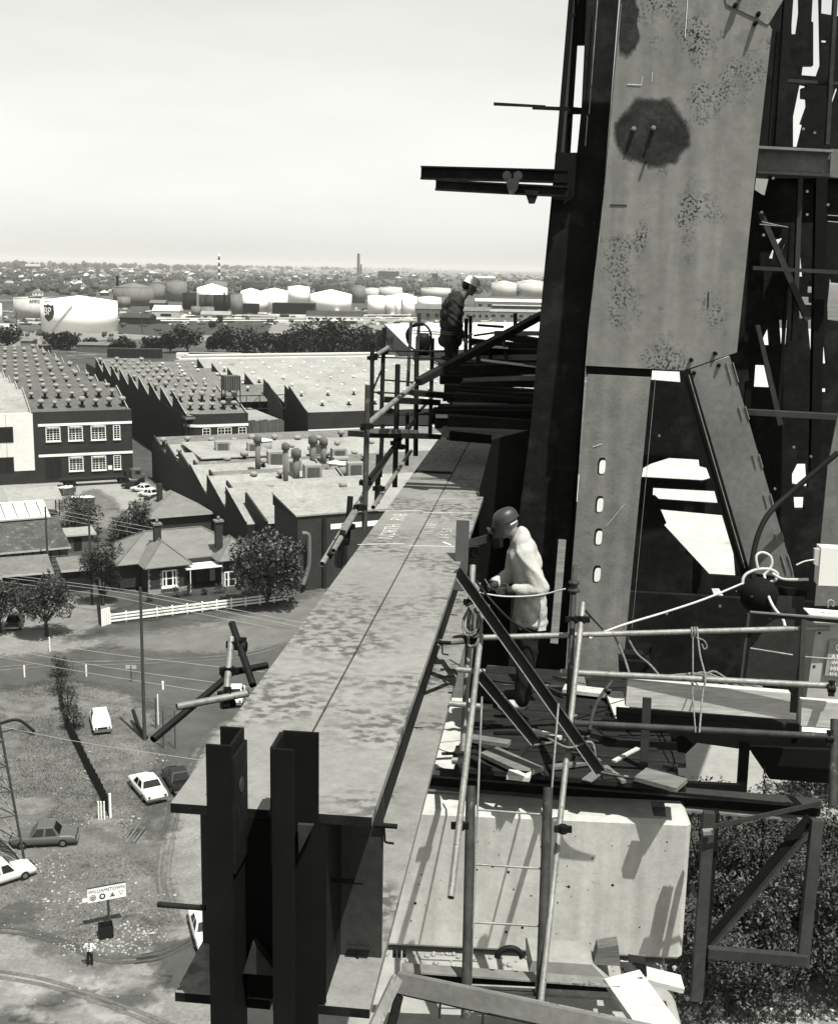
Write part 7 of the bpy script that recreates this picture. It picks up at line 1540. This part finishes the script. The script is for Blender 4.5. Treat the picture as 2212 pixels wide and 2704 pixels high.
# ---- welder beside the girder: white jacket, raised grey welding mask, gauntlets
We = thing('person', D(1375, 1862, 10.7), 'person in white jacket and welding mask bending over work beside the girder', 'person')
fx2 = V((-.90, -.22, -.40)).normalized(); ux2 = V((-.38, 0, .92)).normalized(); hc2 = V((-.18, 0, 1.66))
mb = MB(); skull(mb, hc2, fx2, ux2); cap(mb, (-.05, 0, 1.48), .062, (-.135, 0, 1.595), .058)
cap(mb, (.04, 0, .98), .10, (-.01, 0, 1.38), .095)
arms = ((-1, V((-.03, -.18, 1.44)), V((.11, -.27, 1.15)), V((-.13, -.20, 1.11))), (1, V((-.06, .18, 1.44)), V((-.11, .22, 1.15)), V((-.27, .05, 1.10))))
for s, a_, b_, c_ in arms:
    cap(mb, a_, .055, b_, .043); cap(mb, b_, .043, c_, .031)
    cap(mb, (.04, s * .09, .93), .085, (.03, s * .12, .50), .06); cap(mb, (.03, s * .12, .50), .055, (.05 if s > 0 else -.01, s * .13, .10), .04); cap(mb, (.03, s * .13, .05), .04, (-.13, s * .14, .04), .035)
fuse(mb, 'body', 'skin', We, .009)
mb = MB()
for z, x, rx, ry in ((1.47, -.05, .085, .125), (1.39, -.03, .118, .18), (1.30, .0, .128, .195), (1.18, .022, .13, .19), (1.06, .038, .132, .19), (.95, .046, .138, .195), (.86, .05, .143, .20)): mb.ball((x, 0, z), (rx, ry, .16), seg=20)
mb.ball((.05, 0, .80), (.15, .205, .10), seg=18)
for s, a_, b_, c_ in arms: cap(mb, a_, .076, b_, .064); cap(mb, b_, .063, c_.lerp(b_, .15), .052)
cap(mb, (-.075, .05, 1.535), .04, (-.075, -.05, 1.535), .04)
fuse(mb, 'jacket', 'jacket_white', We, .010, .013, 9)
mb = MB(); mb.prism([(.10, -.21, .76), (.175, -.12, .74), (.185, .0, .70), (.19, -.02, .92), (.12, -.2, .92)], (.006, -.006, 0)); mb.build('jacket_tail', 'jacket_white', None).parent = We
mb = MB()
for s in (-1, 1): cap(mb, (.04, s * .085, .80), .095, (.03, s * .12, .50), .082); cap(mb, (.03, s * .12, .50), .08, (.05 if s > 0 else -.01, s * .13, .10), .07)
fuse(mb, 'trousers', 'denim_dark', We, .012, .010, 10)
for s in (-1, 1):
    x = .05 if s > 0 else -.01; mb = MB(); cap(mb, (x + .01, s * .13, .055), .05, (x - .17, s * .14, .045), .044); cap(mb, (x, s * .13, .06), .052, (x, s * .13, .15), .052); fuse(mb, 'boot', 'leather' if s > 0 else 'timber_pale', We, .01)
for s, a_, b_, c_ in arms:
    d_ = (c_ - b_).normalized(); mb = MB(); cap(mb, c_ - d_ * .05, .05, c_ + d_ * .02, .042); hand(mb, c_, d_, (0, s * -.2, 1), .75); 
    for q in list(range(0)): pass
    fuse(mb, 'glove', 'leather', We, .0075, smooth=1)
# welding mask: skull cap dome, flared face shield with window, headband
dome(hc2 + ux2 * .045 - fx2 * .005, fx2, ux2, .10, .115, .095, 'mask_dome', 'mask_grey', None, .004, .004)
rv = ux2.cross(fx2).normalized(); mb = MB(); n = 9; fr_ = []
for z, k, fo in ((.075, .098, .05), (.03, .105, .075), (-.06, .11, .12), (-.15, .085, .14)):
    fr_.append([hc2 + ux2 * z + fx2 * fo + rv * math.sin(t) * k + fx2 * (math.cos(t) - .35) * k * .9 for t in [(-1.45 + 2.9 * j / (n - 1)) for j in range(n)]])
vs_ = [p for r_ in fr_ for p in r_]; mb.add(vs_, [(i * n + j, i * n + j + 1, (i + 1) * n + j + 1, (i + 1) * n + j) for i in range(3) for j in range(n - 1)] + [((i + 1) * n + j, (i + 1) * n + j + 1, i * n + j + 1, i * n + j) for i in range(3) for j in range(n - 1)], 0, False)
sd = mb.build('face_shield', 'mask_grey', None)
c_ = hc2 + fx2 * .165 + ux2 * .01; wb = MB().obox(c_, rv * .055, fx2 * .006, ux2 * .025).build('shield_window', 'glass_dark', None)
hb = MB().tube([hc2 - fx2 * (.085 * math.cos(t)) + rv * .085 * math.sin(t) + ux2 * .0 for t in [(-1.5 + 3 * i / 10) for i in range(11)]], .012, 6).build('headband', 'timber_pale', None)
hb2 = MB().tube([hc2 - fx2 * .09 * math.cos(t) + ux2 * (.09 * math.sin(t)) for t in [(-.6 + 2.0 * i / 8) for i in range(9)]], .010, 6).build('headband', 'timber_grey', None)
def adopt(root, names):
    for o in list(bpy.data.objects):
        if o.parent is None and o.type == 'MESH' and o.name.split('.')[0] in names: o.parent = root
adopt(Wk, ('hard_hat',)); adopt(We, ('mask_dome', 'face_shield', 'shield_window', 'headband'))
eh = thing('electrode_holder', We.location + V((-.30, -.18, 1.12)), 'small welding torch held in the gloved hand of the welder', 'tool')
e0 = We.location + V((-.24, -.19, 1.10)); MB().tube([e0, e0 + V((-.09, 0, .03))], .013, 8).build('grip', 'rubber', eh); MB().tube([e0 + V((-.08, 0, .03)), e0 + V((-.13, 0, .11))], .006, 6).build('rod', 'tube_steel', eh)
# ---- man standing below the town sign
Mn = thing('person', G(238, 2552) + V((0, 0, .04)), 'person in white shirt and dark trousers standing below the town sign', 'person')
hm = V((.02, -.02, 1.60)); mb = MB(); skull(mb, hm, V((.25, -1, -.1)), V((0, 0, 1))); cap(mb, (0, 0, 1.42), .06, (.01, -.01, 1.53), .055); cap(mb, (0, 0, 1.0), .13, (0, 0, 1.38), .14)
am = ((-1, V((-.19, 0, 1.40)), V((-.34, .02, 1.16)), V((-.22, -.12, 1.0))), (1, V((.19, 0, 1.40)), V((.33, .02, 1.16)), V((.2, -.14, 1.02))))
for s, a_, b_, c_ in am:
    cap(mb, a_, .05, b_, .042); cap(mb, b_, .04, c_, .03); hand(mb, c_, (c_ - b_), (0, -1, 0), .7)
    cap(mb, (s * .09, 0, .93), .085, (s * .11, 0, .5), .06); cap(mb, (s * .11, 0, .5), .055, (s * .12, .01, .1), .04)
fuse(mb, 'body', 'skin', Mn, .012)
mb = MB()
for z, rx, ry in ((1.40, .19, .11), (1.28, .19, .13), (1.14, .18, .13), (1.02, .17, .125)): mb.ball((0, 0, z), (rx, ry, .11), seg=16)
for s, a_, b_, c_ in am: cap(mb, a_, .07, a_.lerp(b_, .9), .062)
fuse(mb, 'shirt', 'white_paint', Mn, .015, .01, 9)
mb = MB()
for s in (-1, 1): cap(mb, (s * .09, 0, .93), .10, (s * .11, 0, .5), .08); cap(mb, (s * .11, 0, .5), .078, (s * .12, .01, .12), .07)
mb.ball((0, 0, .95), (.17, .13, .1), seg=14); fuse(mb, 'trousers', 'denim_dark', Mn, .015, .006, 9)
for s in (-1, 1): mb = MB(); cap(mb, (s * .12, .03, .045), .045, (s * .14, -.12, .04), .04); fuse(mb, 'shoe', 'leather', Mn, .012)
hr = MB(); hr.ball(hm + V((0, .02, .045)), (.08, .095, .085), seg=14); o = hr.build('hair', 'hair', None); o.parent = Mn
# ================================================================== HAZE
hz = MB().box((-41000, -320, -1), (41000, 61500, 150)).build('haze', 'ink', base=Vector((0, 0, 0)))
hm_ = bpy.data.materials.new('haze'); hm_.use_nodes = True; n = hm_.node_tree.nodes; n.clear(); ov = n.new('ShaderNodeOutputMaterial'); pv_ = n.new('ShaderNodeVolumePrincipled')
pv_.inputs['Color'].default_value = (.99, .99, .955, 1); pv_.inputs['Density'].default_value = 5.2e-5; pv_.inputs['Anisotropy'].default_value = -.1
hm_.node_tree.links.new(pv_.outputs[0], ov.inputs['Volume']); hz.data.materials.clear(); hz.data.materials.append(hm_)
tag(hz, 'thin summer haze over the far town and sea', 'haze', kind='stuff')
